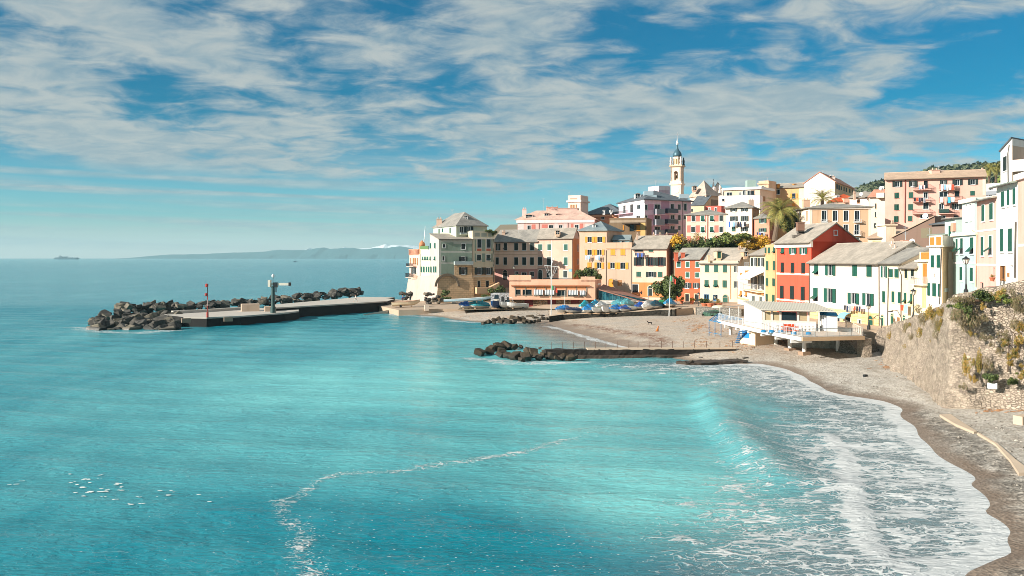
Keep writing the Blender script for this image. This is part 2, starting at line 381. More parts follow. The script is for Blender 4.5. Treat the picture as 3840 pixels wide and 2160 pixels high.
class House:
    def __init__(s, label, cat, a, b, side, z0, eave, roof, wall, rmat=None, ridge=None, name='house', over=.45, group=None, ks=1.0, parapet=.9, hip=.42):
        a = (a[0], a[1]*ks); b = (b[0], b[1]*ks)
        A = XY(*a); B = XY(*b); s.wall = wall; s.wm = {}
        u = Vector((B[0]-A[0], B[1]-A[1], 0)); 
        if isinstance(side, tuple):
            c = XY(side[1], side[2]*ks)
            off = Vector((c[0]-A[0], c[1]-A[1], 0)) if side[0] == 'L' else Vector((c[0]-B[0], c[1]-B[1], 0))
        else: off = Vector((-u.y, u.x, 0)).normalized()*side
        D = (A[0]+off.x, A[1]+off.y); Cc = (B[0]+off.x, B[1]+off.y)
        s.c = [A, B, Cc, D]; s.z0 = z0; s.side = off
        s.F, s.R, s.K, s.L = Fac(A, B), Fac(B, Cc), Fac(Cc, D), Fac(D, A)
        s.ze = s.F.hit(*px(*eave))[1]
        s.zr = s.ze+2.0
        if ridge is not None:
            q = px('P', 0, ridge)[1]; mx = sum(p[0] for p in s.c)/4; my = sum(p[1] for p in s.c)/4
            if roof == 'S': my = (Cc[1]+D[1])/2
            s.zr = ZZ(q, my)
        s.roof, s.rmat, s.over, s.pp, s.hip = roof, rmat, over, parapet, hip
        s.root = thing(name, label, cat, ((A[0]+Cc[0])/2, (A[1]+Cc[1])/2, z0), group)
        s.bands = []
    def build_bands(s):
        for f, u0, u1, z0, z1, m, d, name in s.bands:
            hs = [h for h in f.holes if h[0] < u1 and h[1] > u0 and h[2] < z1 and h[3] > z0] if d < .12 else []
            us = sorted({u0, u1} | {min(max(x, u0), u1) for h in hs for x in h[:2]}); zs = sorted({z0, z1} | {min(max(x, z0), z1) for h in hs for x in h[2:]}); q = MB()
            for i in range(len(us)-1):
                for j in range(len(zs)-1):
                    um, zm_ = (us[i]+us[i+1])/2, (zs[j]+zs[j+1])/2
                    if us[i+1]-us[i] < 1e-3 or zs[j+1]-zs[j] < 1e-3 or any(h[0] < um < h[1] and h[2] < zm_ < h[3] for h in hs): continue
                    f.box(q, us[i], us[i+1], zs[j], zs[j+1], -.05, d)
            if q.f: q.build(name, m, s.root)
    def finish(s):
        s.build_bands(); mb = MB(); A, B, Cc, D = [Vector((p[0], p[1], 0)) for p in s.c]; Z = Vector((0, 0, 1)); ze = s.ze
        ztop = ze+(s.pp if s.roof == 'F' else 0)
        for f in (s.F, s.R, s.K, s.L):
            us = sorted({0.0, f.L} | {min(max(x, 0), f.L) for h in f.holes for x in h[:2]})
            zs = sorted({s.z0, ztop} | {min(max(x, s.z0), ztop) for h in f.holes for x in h[2:]})
            for i in range(len(us)-1):
                for j in range(len(zs)-1):
                    um, zm_ = (us[i]+us[i+1])/2, (zs[j]+zs[j+1])/2
                    if us[i+1]-us[i] < 1e-4 or zs[j+1]-zs[j] < 1e-4: continue
                    if any(h[0] < um < h[1] and h[2] < zm_ < h[3] for h in f.holes): continue
                    mb.poly([f.pt(us[i], zs[j]), f.pt(us[i+1], zs[j]), f.pt(us[i+1], zs[j+1]), f.pt(us[i], zs[j+1])])
        P = lambda v, z: v+Z*z
        if s.roof == 'G':
            r0, r1 = P((A+D)/2, s.zr), P((B+Cc)/2, s.zr)
            mb.poly([P(A, ze), P(D, ze), r0][::-1]); mb.poly([P(B, ze), P(Cc, ze), r1])
            s.slabs([(P(A, ze), P(B, ze), r1, r0), (P(Cc, ze), P(D, ze), r0, r1)])
        elif s.roof == 'N':
            r0, r1 = P((A+B)/2, s.zr), P((Cc+D)/2, s.zr)
            mb.poly([P(A, ze), P(B, ze), r0]); mb.poly([P(Cc, ze), P(D, ze), r1])
            s.slabs([(P(B, ze), P(Cc, ze), r1, r0), (P(D, ze), P(A, ze), r0, r1)])
        elif s.roof == 'S':
            mb.poly([P(A, ze), P(D, ze), P(D, s.zr)][::-1]); mb.poly([P(B, ze), P(Cc, ze), P(Cc, s.zr)])
            mb.poly([P(Cc, ze), P(D, ze), P(D, s.zr), P(Cc, s.zr)])
            s.slabs([(P(A, ze), P(B, ze), P(Cc, s.zr), P(D, s.zr))])
        elif s.roof == 'SR' or s.roof == 'SL':   # slope along the front
            h0, h1 = (s.zr, ze) if s.roof == 'SR' else (ze, s.zr)
            mb.poly([P(A, ze), P(B, ze), P(B, h1), P(A, h0)]); mb.poly([P(Cc, ze), P(D, ze), P(D, h0), P(Cc, h1)])
            mb.poly([P(D, ze), P(A, ze), P(A, h0), P(D, h0)]); mb.poly([P(B, ze), P(Cc, ze), P(Cc, h1), P(B, h1)])
            if s.roof == 'SL': s.slabs([(P(D, h0), P(A, h0), P(B, h1), P(Cc, h1))])
            else: s.slabs([(P(B, h1), P(Cc, h1), P(D, h0), P(A, h0))])
        elif s.roof == 'H':
            ctr = (A+B+Cc+D)/4; o = s.over
            E = []
            for v in (A, B, Cc, D):
                d = v-ctr; E.append(v+d.normalized()*o*1.3)
            l1, l2 = (B-A).length, (D-A).length
            if l1 >= l2:
                m0, m1 = (A+D)/2, (B+Cc)/2; t = min(.5, s.hip*l2/l1); r0, r1 = m0.lerp(m1, t), m0.lerp(m1, 1-t)
                fs = [(E[0], E[1], r1, r0), (E[1], E[2], r1), (E[2], E[3], r0, r1), (E[3], E[0], r0)]
            else:
                m0, m1 = (A+B)/2, (D+Cc)/2; t = min(.5, s.hip*l1/l2); r0, r1 = m0.lerp(m1, t), m0.lerp(m1, 1-t)
                fs = [(E[0], E[1], r0), (E[1], E[2], r1, r0), (E[2], E[3], r1), (E[3], E[0], r0, r1)]
            rb = MB(); zt = ze+.10
            for f in fs:
                rb.poly([P(v, s.zr if (v is r0 or v is r1) else zt) for v in f])
            for i in range(4):
                a_, b_ = E[i], E[(i+1) % 4]; rb.poly([P(a_, ze-.10), P(b_, ze-.10), P(b_, zt), P(a_, zt)])
            rb.poly([P(v, ze-.10) for v in reversed(E)])
            s.roofobj = rb.build('roof', s.rmat, s.root)
        elif s.roof == 'F':
            rb = MB(); k = .96; ctr = (A+B+Cc+D)/4
            rb.poly([P(ctr+(v-ctr)*k, ze) for v in (A, B, Cc, D)])
            s.roofobj = rb.build('roof', s.rmat or CONC, s.root)
            for v, w_ in ((A, B), (B, Cc), (Cc, D), (D, A)):
                v2, w2 = ctr+(v-ctr)*k, ctr+(w_-ctr)*k
                mb.poly([P(w2, ze), P(v2, ze), P(v2, ztop), P(w2, ztop)]); mb.poly([P(v, ztop), P(w_, ztop), P(w2, ztop), P(v2, ztop)])
        mb.build('wall', s.wall, s.root)
        return s
    def slabs(s, quads, t=.16):
        rb = MB(); o = s.over
        for e0, e1, r1, r0 in quads:
            dn = ((e0+e1)-(r0+r1)).normalized(); al = (e1-e0).normalized(); n = al.cross((r0-e0)).normalized()
            if n.z < 0: n = -n
            ov = .25
            q = [e0+dn*o-al*ov, e1+dn*o+al*ov, r1+al*ov, r0-al*ov]
            rb.hexa([v+n*.02 for v in q]+[v+n*(.02+t) for v in q])
        if len(quads) == 2:
            e0, e1, r1, r0 = quads[0]; al = (r1-r0).normalized()
            rb.tube([r0-al*.25+Vector((0, 0, .12)), r1+al*.25+Vector((0, 0, .12))], .16, 6)
        s.roofobj = rb.build('roof', s.rmat, s.root)
        e0, e1 = quads[0][0], quads[0][1]; dn = ((quads[0][0]+quads[0][1])-(quads[0][2]+quads[0][3])).normalized()
        if s.roof in ('G', 'S'):
            g = MB(); g.tube([e0+dn*(o+.05), e1+dn*(o+.05)], .07, 6); g.build('gutter', PIPE, s.root)
    # -------- details, all measured on a facade
    def win(s, fac, zm, style, rects, sh=None, trim=None, wall=False, frame=None):
        f = getattr(s, fac); sh = sh or GREEN; frame = frame or FRAMEW
        for r in rects:
            u0, u1, z0, z1 = f.rect(zm, r); w_, h = u1-u0, z1-z0
            if w_ < .05 or h < .05: continue
            if style in 'XA':
                f.holes.append((u0, u1, z0, z1)) if style == 'X' else None
                s.door(f, u0, u1, z0, z1, style, sh, trim); continue
            a, b = (u0+w_*.27, u1-w_*.27) if style == 'O' else (u0, u1)
            mb = MB()
            tm = .10 if trim else .05
            if trim or style != 'C':
                for (x0, x1, y0, y1) in ((a-tm, a, z0-tm, z1+tm), (b, b+tm, z0-tm, z1+tm), (a, b, z1, z1+tm), (a, b, z0-tm, z0)):
                    f.box(mb, x0, x1, y0, y1, -.18, .07)
            f.box(mb, a-.12, b+.12, z0-tm-.08, z0-tm, -.02, .12)
            wo_ = None
            if style in 'OWDP':
                f.holes.append((a-tm+.01, b+tm-.01, z0-tm+.01, z1+tm-.01))
                if style in 'OW':
                    fb = .055; m = (a+b)/2
                    for (x0, x1, y0, y1) in ((a, a+fb, z0, z1), (b-fb, b, z0, z1), (a+fb, b-fb, z1-fb, z1), (a+fb, b-fb, z0, z0+fb), (m-fb/2, m+fb/2, z0+fb, z1-fb)):
                        f.box(mb, x0, x1, y0, y1, -.16, -.11)
            wo_ = mb.build('window', frame if (style in 'OW' or trim) else s.wall, s.root)
            if style in 'OWD':
                p = MB(); d = -.14 if style != 'D' else -.16
                f.box(p, a-.02, b+.02, z0-.02, z1+.02, d-.02, d); p.build('pane', GL, wo_)
            if style == 'P':
                p = MB(); f.box(p, a, b, z0, z1, -.18, -.16); p.build('pane', DARK, wo_)
            if style == 'O':
                lw = w_*.27
                for (x0, x1) in ((u0, a-.03), (b+.03, u1)):
                    q = MB(); ang = rng.uniform(.02, .16)*.6
                    hx = x1 if x0 == u0 else x0; fx = x0 if x0 == u0 else x1
                    P0, P1 = f.pt(hx, 0, .05), f.pt(fx, 0, .05+abs(fx-hx)*ang)
                    t_ = f.n*.045
                    q.hexa([P0+t_+f.z*z0, P1+t_+f.z*z0, P1+f.z*z0, P0+f.z*z0, P0+t_+f.z*z1, P1+t_+f.z*z1, P1+f.z*z1, P0+f.z*z1])
                    q.build('shutter', sh, wo_)
            if style == 'C':
                m = (u0+u1)/2
                for (x0, x1) in ((u0, m-.012), (m+.012, u1)):
                    q = MB(); fr = .07
                    f.box(q, x0, x1, z0, z1, .012, .065)
                    for (c0, c1, y0, y1) in ((x0, x0+fr, z0, z1), (x1-fr, x1, z0, z1), (x0+fr, x1-fr, z1-fr, z1), (x0+fr, x1-fr, z0, z0+fr), (x0+fr, x1-fr, z0+h*.36, z0+h*.36+fr)):
                        if c1 > c0: f.box(q, c0, c1, y0, y1, .065, .082)
                    q.build('shutter', sh, wo_)
            if style == 'P':
                m = (u0+u1)/2; zl = z0+h*.42
                for (x0, x1) in ((u0, m-.012), (m+.012, u1)):
                    q = MB(); f.box(q, x0, x1, zl, z1, .0, .045)
                    ln = h*.42; an = rng.uniform(.7, 1.0)
                    dd, dh = math.sin(an)*ln, math.cos(an)*ln
                    t_ = f.n*.03
                    a0, a1, c0, c1 = f.pt(x0, zl, .03), f.pt(x1, zl, .03), f.pt(x0, zl-dh, .03+dd), f.pt(x1, zl-dh, .03+dd)
                    q.hexa([c0+t_, c1+t_, c1, c0, a0+t_, a1+t_, a1, a0])
                    q.build('shutter', sh, wo_)
    def door(s, f, u0, u1, z0, z1, style, m, trim):
        p = MB()
        if style == 'X':
            f.box(p, u0, u1, z0, z1, -.2, -.14); f.box(p, (u0+u1)/2-.02, (u0+u1)/2+.02, z0, z1, -.14, -.12)
        else:
            r = (u1-u0)/2; cu = (u0+u1)/2; n = 10
            pts = [(u0, z0), (u1, z0)]+[(cu+r*math.cos(math.pi*i/n), z1-r+r*math.sin(math.pi*i/n)) for i in range(n+1)]
            k = len(pts); b = len(p.v)
            p.v += [tuple(f.pt(x, z, .06)) for x, z in pts]; p.f.append(tuple(b+i for i in range(k)))
        d = p.build('door', m, s.root); q = MB()
        t = .14
        if style == 'X':
            for (x0, x1, y0, y1) in ((u0-t, u0, z0, z1+t), (u1, u1+t, z0, z1+t), (u0, u1, z1, z1+t)): f.box(q, x0, x1, y0, y1, -.2, .08)
        else:
            n = 12; r = (u1-u0)/2; cu = (u0+u1)/2
            f.box(q, u0-t, u0, z0, z1-r, -.02, .12); f.box(q, u1, u1+t, z0, z1-r, -.02, .12)
            for i in range(n):
                a0, a1 = math.pi*i/n, math.pi*(i+1)/n; c = []
                for dd in (-.02, .12):
                    for rr, a_ in ((r, a0), (r+t, a0), (r+t, a1), (r, a1)): c.append(f.pt(cu+rr*math.cos(a_), z1-r+rr*math.sin(a_), dd))
                q.hexa([c[i_] for i_ in range(8)])
            f.box(q, u0, u1, z1-r-.03, z1-r+.05, .02, .10)
        q.build('door_surround', trim or s.wall, d)
    def band(s, fac, zm, r, m, d=.03, name='string_course'):
        f = getattr(s, fac); u0, u1, z0, z1 = f.rect(zm, r); s.bands.append((f, max(u0, -.03), min(u1, f.L+.03), z0, z1, m, d, name))
    def fullband(s, fac, z0, z1, m, d=.03, name='string_course'):
        f = getattr(s, fac); s.bands.append((f, -d, f.L+d, z0, z1, m, d, name))
    def panels(s, fac, zm, rects, m, d=.015, name='painted_panel'):
        for r in rects: s.band(fac, zm, r, m, d, name)
    def pipe(s, fac, zm, pts, m=None, r=.06):
        f = getattr(s, fac); q = MB(); P = []
        for x, y in pts: u, z = f.hit(*px(zm, x, y)); P.append(f.pt(u, z, .1))
        q.tube(P, r, 6); q.build('downpipe', m or PIPE, s.root)
    def balcony(s, fac, zm, r, depth=1.0, style='rail', m=None, slab=None):
        f = getattr(s, fac); u0, u1, z0, z1 = f.rect(zm, r); q = MB()
        f.box(q, u0, u1, z0-.14, z0, -.02, depth); b = q.build('balcony', slab or s.wall, s.root)
        q = MB(); m = m or METALD
        if style == 'solid':
            f.box(q, u0, u1, z0, z1, depth-.08, depth); f.box(q, u0, u0+.08, z0, z1, 0, depth-.08); f.box(q, u1-.08, u1, z0, z1, 0, depth-.08)
        else:
            t = .035
            f.box(q, u0, u1, z1-.05, z1, depth-.06, depth)
            for uu in (u0, u1-t): f.box(q, uu, uu+t, z1-.05, z1, 0, depth-.06)
            n = max(3, int((u1-u0)/(.5 if m is METALW else .16)))
            for i in range(n+1):
                x = u0+(u1-u0-t)*i/n; f.box(q, x, x+t*.8, z0, z1-.05, depth-.05, depth-.02)
            for i in range(1, 6):
                for uu in (u0, u1-t): f.box(q, uu, uu+t*.8, z0, z1-.05, depth*i/6-.015, depth*i/6+.015)
        q.build('railing', m, b)
    def chimney(s, zm, x, y0, y1, Y, w_=.9, m=None, pots=2):
        p, q0 = px(zm, x, y0); q1 = px(zm, x, y1)[1]; c = PT(p, q0, Y); zb = ZZ(q1, Y)-.6; q = MB()
        q.box((c.x, c.y, (c.z+zb)/2), (w_, w_*.7, c.z-zb)); q.box((c.x, c.y, c.z+.06), (w_+.2, w_*.7+.2, .12))
        for i in range(pots): q.lathe((c.x+(i-(pots-1)/2)*w_*.45, c.y, c.z+.12), [(.13, 0), (.11, .4), (.14, .45)], 7)
        q.build('chimney', m or plaster('#cdb49a'), s.root)
    def dormer(s, zm, r, Y, m=None, rm=None, style='W', sh=None, depth=3.0):
        x0, y0 = px(zm, r[0], r[1]); x1, y1 = px(zm, r[2], r[3]); f = Fac(XY(x0, Y), XY(x1, Y)); z1, z0 = ZZ(y0, Y), ZZ(y1, Y)
        w_ = f.L; q = MB()
        f.box(q, 0, .18, z0, z1, -depth, 0); f.box(q, w_-.18, w_, z0, z1, -depth, 0); f.box(q, .18, w_-.18, z0-.5, z0+.12, -depth, 0)
        d = q.build('dormer', m or s.wall, s.root)
        q = MB(); f.box(q, .18, w_-.18, z0+.12, z1, -.2, -.12)
        if style == 'W':
            p = q.build('pane', GL, d); q = MB()
            f.box(q, w_/2-.04, w_/2+.04, z0+.12, z1, -.12, -.06); f.box(q, .18, w_-.18, (z0+z1)/2, (z0+z1)/2+.05, -.12, -.06); q.build('frame', FRAMEW, d)
        else: q.build('shutter', sh or GREEN, d)
        q = MB(); rise = w_*.22
        q.hexa([f.pt(-.15, z1, .2), f.pt(w_+.15, z1, .2), f.pt(w_+.15, z1, -depth), f.pt(-.15, z1, -depth),
                f.pt(w_/2-.1, z1+rise, .1), f.pt(w_/2+.1, z1+rise, .1), f.pt(w_/2+.1, z1+rise, -depth), f.pt(w_/2-.1, z1+rise, -depth)])
        q.build('dormer_roof', rm or s.rmat or SLATE, d)
    def aerial(s, zm, x, y0, y1, Y):
        a = PT(*px(zm, x, y0), Y); b = PT(*px(zm, x, y1), Y); q = MB(); q.tube([b-Vector((0, 0, .4)), a], .035, 5)
        for k, l in ((0, 1.0), (.12, .8), (.24, .6)):
            z = a.z-(a.z-b.z)*k; q.tube([(a.x-l/2, a.y, z), (a.x+l/2, a.y, z)], .02, 4)
        q.build('aerial', METALW, s.root)
    def dish(s, zm, x, y, Y, r=.5):
        c = PT(*px(zm, x, y), Y); q = MB(); n = 12; b = len(q.v); ax = Vector((-.75, -.6, .3)).normalized()
        e1 = ax.cross(Vector((0, 0, 1))).normalized(); e2 = e1.cross(ax)
        for rr, dp in ((r, 0), (r*.6, -r*.13), (.03, -r*.2)):
            for k in range(n): t = 2*math.pi*k/n; q.v.append(tuple(c+(e1*math.cos(t)+e2*math.sin(t))*rr+ax*dp))
        for i in range(2):
            for k in range(n): j = (k+1) % n; q.f.append((b+i*n+k, b+i*n+j, b+(i+1)*n+j, b+(i+1)*n+k))
        q.f.append(tuple(b+2*n+k for k in range(n)))
        q.tube([c-ax*r*.2, c-ax*r*.2-Vector((0, 0, r*1.6))], .04, 5); q.build('satellite_dish', WHITE, s.root)
# ------------------------------------------------------------------ the village, from the headland to the right edge
P_ = plaster
# headland house -----------------------------------------------------
mint = P_('#d4dccb', .70); sage = P_('#9db6a0', .72)
h = House('pale green tall house on the headland with a stone base and a walled terrace', 'house', (1646, 224), (1771, 227), ('L', 1612, 233), 7.0, ('Z1', 830, 500), 'S', mint, SLATEW, ridge=878, name='headland_house', over=.3)
HEAD = h
h.panels('F', 'Z1', [(632, 540, 800, 655), (632, 680, 1050, 808), (632, 830, 800, 985), (800, 560, 1050, 655)], sage)
h.win('F', 'Z1', 'D', [(655, 563, 686, 610), (648, 727, 678, 787)], trim=True)
h.win('F', 'Z1', 'D', [(905, 558, 960, 630)], trim=True)
h.win('F', 'Z1', 'O', [(873, 733, 987, 795), (873, 877, 987, 977)], sh=DGREEN)
h.win('F', 'Z1', 'W', [(915, 1052, 950, 1096)], trim=True)
h.balcony('F', 'Z1', (803, 797, 1052, 838), 1.1, 'solid', P_('#9fb3b3'))
stone_u = h.F.u
h.band('F', 'Z1', (812, 855, 1050, 1000), ashlar('ashlar_beige', '#cfae88', '#8d7256', stone_u), .04, 'stone_facing')
h.win('L', 'Z1', 'C', [(480, 550, 495, 617), (540, 548, 556, 617), (487, 868, 503, 945), (525, 866, 541, 947), (551, 866, 568, 947)])
h.win('L', 'Z1', 'P', [(476, 732, 492, 780), (536, 732, 555, 782)])
h.pipe('F', 'Z1', [(1052, 560), (1048, 1240)])
h.finish()
# upper block
def sub_house(parent, *a, **k):
    g = House(*a, **k); o = g.root; return g
h = House('upper storey of the headland house with a slate hip roof and dormer', 'house', (1711, 229), (1826, 234), ('L', 1625, 246), 15.5, ('Z1', 900, 312), 'H', P_('#d8e6cc', .82), SLATE, ridge=798, name='rooftop_house', hip=.55, over=.5)
h.win('F', 'Z1', 'W', [(885, 322, 935, 415), (985, 322, 1026, 412)], trim=True)
h.win('F', 'Z1', 'D', [(942, 322, 980, 415), (1032, 322, 1068, 400)])
h.balcony('F', 'Z1', (880, 408, 975, 428), .6, 'solid', P_('#9fb3b3'))
h.win('L', 'Z1', 'C', [(598, 355, 612, 460), (645, 350, 660, 398), (748, 340, 762, 410)])
h.dormer('Z1', (938, 180, 990, 230), 233, WHITE, SLATE)
h.chimney('Z1', 607, 225, 290, 243, 1.5)
h.aerial('Z1', 780, 95, 160, 238)
h.finish()
# tower with terrace
h = House('narrow cream tower with green panels and a balustraded roof terrace', 'house', (1772, 227.2), (1854, 229.6), 7.0, 1.5, ('Z1', 1200, 482), 'F', P_('#dcd8b8', .85), CONC, name='terrace_tower', parapet=1.9)
h.win('F', 'Z1', 'D', [(1123, 497, 1180, 612), (1248, 497, 1305, 612)], trim=True)
h.panels('F', 'Z1', [(1120, 624, 1178, 656), (1246, 624, 1304, 656)], plain('brick_red', srgb('#b5604a'), .8))
h.panels('F', 'Z1', [(1088, 500, 1104, 655), (1188, 500, 1230, 655), (1312, 500, 1330, 655), (1088, 690, 1104, 805), (1188, 690, 1230, 805), (1312, 690, 1330, 805)], sage)
h.panels('F', 'Z1', [(1085, 408, 1155, 460), (1178, 412, 1250, 462), (1268, 412, 1338, 462)], P_('#a9b4a4', .8))
h.win('F', 'Z1', 'P', [(1118, 707, 1172, 785), (1245, 707, 1300, 785)], sh=DGREEN, trim=True)
h.win('F', 'Z1', 'O', [(1087, 882, 1208, 977), (1214, 882, 1330, 977)], sh=DGREEN)
h.band('F', 'Z1', (1060, 990, 1350, 1012), P_('#cfc8b0'), .05)
h.band('F', 'Z1', (1060, 478, 1350, 492), P_('#e0dccb'), .22, 'cornice')
h.fullband('F', 1.5, 10.5, ashlar('ashlar_beige', '#cfae88', '#8d7256', stone_u), .04, 'stone_facing')
h.win('F', 'Z1', 'X', [(1125, 1065, 1160, 1150), (1240, 1060, 1280, 1150)], sh=DARK)
h.pipe('F', 'Z1', [(1345, 490), (1342, 1080)], r=.09)
h.finish()
# middle and pink blocks behind, their left walls in the sun
h = House('white terrace block between the pale green and the pink house, with small green shutters', 'house', (1612, 233.2), (1655, 236), ('L', 1577, 243), 7.0, ('Z1', 480, 640), 'F', P_('#d8e6cc', .72), CONC, name='terrace_house', parapet=.2)
h.win('L', 'Z1', 'P', [(375, 732, 389, 780), (403, 732, 425, 780), (436, 732, 458, 780)])
h.win('L', 'Z1', 'C', [(385, 868, 408, 945), (425, 868, 443, 945), (455, 868, 473, 945), (357, 868, 373, 945)])
h.balcony('L', 'Z1', (352, 588, 462, 632), .15, 'solid', plain('terrace_hedge', srgb('#5c7a4a'), .9))
h.finish()
q = MB(); c = PT(*px('Z1', 372, 582), 244); q.lathe((c.x, c.y, c.z-2.4), [(.8, 0), (.8, 2.4), (.9, 2.45), (.85, 2.8), (.62, 3.3), (.15, 3.7), (.05, 4.0)], 14)
tag(q.build('turret', P_('#c98a5c'), smooth=False), 'round orange domed turret on the terrace beside the pink house', 'turret')
q = MB(); a = PT(*px('Z1', 392, 535), 245); q.tube([a-Vector((0, 0, 1.5)), PT(*px('Z1', 410, 400), 245), PT(*px('Z1', 415, 320), 245)], [.12, .09, .04], 6)
tag(q.build('mast', METALW), 'thin white leaning mast above the orange turret', 'mast')
h = House('narrow pink house at the seaward end with balconies and a tiled parapet', 'house', (1575, 243.5), (1612, 246), ('L', 1535, 252), 6.5, ('Z1', 260, 712), 'F', P_('#f0cdb4', .9), CONC, name='seaside_house', parapet=.3)
h.win('L', 'Z1', 'C', [(215, 752, 224, 830), (248, 750, 270, 830), (278, 752, 293, 832), (310, 752, 318, 850)], sh=BROWN)
h.win('L', 'Z1', 'O', [(232, 885, 290, 965)], sh=DGREEN)
h.balcony('L', 'Z1', (200, 825, 298, 862), 1.0, 'rail')
h.balcony('L', 'Z1', (190, 960, 300, 1012), 1.0, 'rail')
h.balcony('L', 'Z1', (262, 990, 342, 1030), .9, 'solid', P_('#b59a80'))
f = h.L; q = MB()
u0, u1, zb, zt = f.rect('Z1', (197, 640, 333, 712))
for i in range(9):
    x = u0+(u1-u0)*i/9; f.box(q, x, x+.55, zb, zt, -.5, .12)
f.box(q, u0, u1, zt, zt+.15, -.6, .2); q.build('tiled_parapet', TERRA, h.root)
h.finish()
# battered base of the headland house
q = MB()
A0 = XY(1646, 224); B0 = XY(1775, 227); D0 = XY(1577, 243); E0 = XY(1532, 252.5); I0 = XY(1700, 250)
def off(p, n, d): return (p[0]+n[0]*d, p[1]+n[1]*d)
nF, nL = HEAD.F.n, HEAD.L.n
zt_ = 8.6
def vpt(p, z): return (p[0], p[1], z)
Ab = (A0[0]+nF.x*.5+nL.x*.9, A0[1]+nF.y*.5+nL.y*.9); Bb = off(B0, nF, .45); Eb = off(E0, nL, 1.0)
q.poly([vpt(Eb, 1.0), vpt(Ab, 1.0), vpt(A0, zt_), vpt(E0, zt_-.9)])
q.poly([vpt(A0, zt_), vpt(B0, zt_), vpt(I0, zt_), vpt(E0, zt_-.9)])
q.poly([vpt(Eb, 1), vpt(E0, zt_-.9), vpt(I0, zt_), vpt(I0, 1)])
r = thing('bastion', 'pale battered bastion wall under the pink and green headland houses', 'wall', (A0[0], A0[1], 1.0))
q.build('plaster_face', P_('#e2d4c0', .70), r)
q = MB(); q.poly([vpt(Ab, 1.0), vpt(Bb, 1.0), vpt(B0, zt_), vpt(A0, zt_)]); q.build('stone_face', ashlar('ashlar_beige', '#cfae88', '#8d7256', stone_u), r)
q = MB(); fb_ = Fac(Ab, Bb)
cu, cz = fb_.hit(*px('Z1', 718, 1085)); rr = 3.3; n = 14
for i in range(n):
    c = []
    for dd in (-.35, .06):
        for r_, a_ in ((rr*.82, math.pi*i/n), (rr, math.pi*i/n), (rr, math.pi*(i+1)/n), (rr*.82, math.pi*(i+1)/n)):
            c.append(fb_.pt(cu+r_*math.cos(a_), cz-1.0+r_*math.sin(a_), dd-.05))
    q.hexa(c)
q.build('blind_arch', plain('old_stone', srgb('#6f6252'), .9, var=.3), r)
# outside stair right of the tower
q = MB(); f = Fac(XY(1790, 226.2), XY(1873, 228.6))
u0, u1, za, zb = f.rect('Z1', (1112, 1150, 1283, 1235)); f.box(q, u0, u1, za, zb, -1.2, .3)
c0 = f.hit(*px('Z1', 1283, 1152)); c1 = f.hit(*px('Z1', 1418, 1085)); c2 = f.hit(*px('Z1', 1283, 1240)); c3 = f.hit(*px('Z1', 1418, 1130))
q.hexa([f.pt(*c2, .3), f.pt(*c3, .3), f.pt(*c3, -1.2), f.pt(*c2, -1.2), f.pt(*c0, .3), f.pt(*c1, .3), f.pt(*c1, -1.2), f.pt(*c0, -1.2)])
tag(q.build('staircase', P_('#d9b488')), 'beige outdoor staircase climbing beside the terrace tower', 'staircase')

# beige row behind the restaurant ------------------------------------
rose = P_('#d5a294', .8)
h = House('long beige house with dark shutters, half in the shadow of the headland house', 'house', (1853, 246), (2016, 241), 10, 2.0, ('Z2', 250, 672), 'G', P_('#ecd2b8', 1.0), SLATE, ridge=864)
h.win('F', 'Z2', 'P', [(35, 695, 78, 790)], sh=DGREEN, trim=True)
h.win('F', 'Z2', 'C', [(177, 695, 227, 792), (285, 695, 338, 792), (393, 693, 445, 792), (33, 888, 77, 988), (177, 888, 228, 990), (286, 888, 338, 990), (393, 888, 443, 990)], sh=DGREEN, trim=True)
h.win('F', 'Z1', 'O', [(1375, 555, 1437, 645)], sh=DGREEN)
h.win('F', 'Z1', 'C', [(1375, 745, 1415, 840)], sh=DGREEN, trim=True)
h.band('F', 'Z2', (-94, 1045, 492, 1300), rose, .04, 'ground_floor_facing')
h.band('F', 'Z2', (-94, 800, 492, 808), P_('#c8ab86'), .06); h.band('F', 'Z2', (-94, 848, 492, 855), P_('#c8ab86'), .06)
h.win('F', 'Z2', 'W', [(275, 1090, 342, 1150), (388, 1085, 443, 1150), (187, 1078, 226, 1120)], trim=True)
h.win('F', 'Z2', 'A', [(25, 1060, 80, 1190)], sh=DARK)
h.chimney('Z2', 30, 545, 560, 248, .9); h.aerial('Z2', 237, 470, 540, 246)
h.finish()
h = House('pinkish beige house with green shutters, an orange gable wall and one roof dormer', 'house', (2016, 241), (2149, 235), ('R', 2173, 244), 2.0, ('Z2', 700, 630), 'G', P_('#e4bfa6', .88), SLATEW, ridge=858)
h.win('F', 'Z2', 'C', [(502, 710, 556, 792), (848, 710, 903, 792), (627, 710, 680, 792), (847, 887, 902, 996)], sh=GREEN, trim=True)
h.win('F', 'Z2', 'C', [(500, 885, 556, 992), (624, 885, 675, 992), (623, 1072, 670, 1160), (843, 1072, 897, 1163)], sh=DGREEN, trim=True)
h.win('F', 'Z2', 'A', [(503, 1055, 558, 1198)], sh=DGREEN, trim=FRAMEW)
h.win('R', 'Z2', 'C', [(1030, 710, 1052, 805), (1030, 905, 1053, 980)], sh=BROWN)
h.fullband('R', 2.0, h.ze-.02, P_('#e0904a', .85), .02, 'gable_hue_and_shade')
h.panels('F', 'Z2', [(916, 1050, 957, 1082)], plain('sign_blue', srgb('#6fa8b8'), .5), .05, 'name_sign')
h.panels('F', 'Z2', [(492, 1040, 968, 1050), (492, 1168, 968, 1215)], P_('#8f9088', .8))
h.dormer('Z2', (733, 527, 800, 580), 236.5, P_('#dcc2a0'), SLATEW)
h.pipe('F', 'Z2', [(966, 640), (966, 1200)])
h.finish()
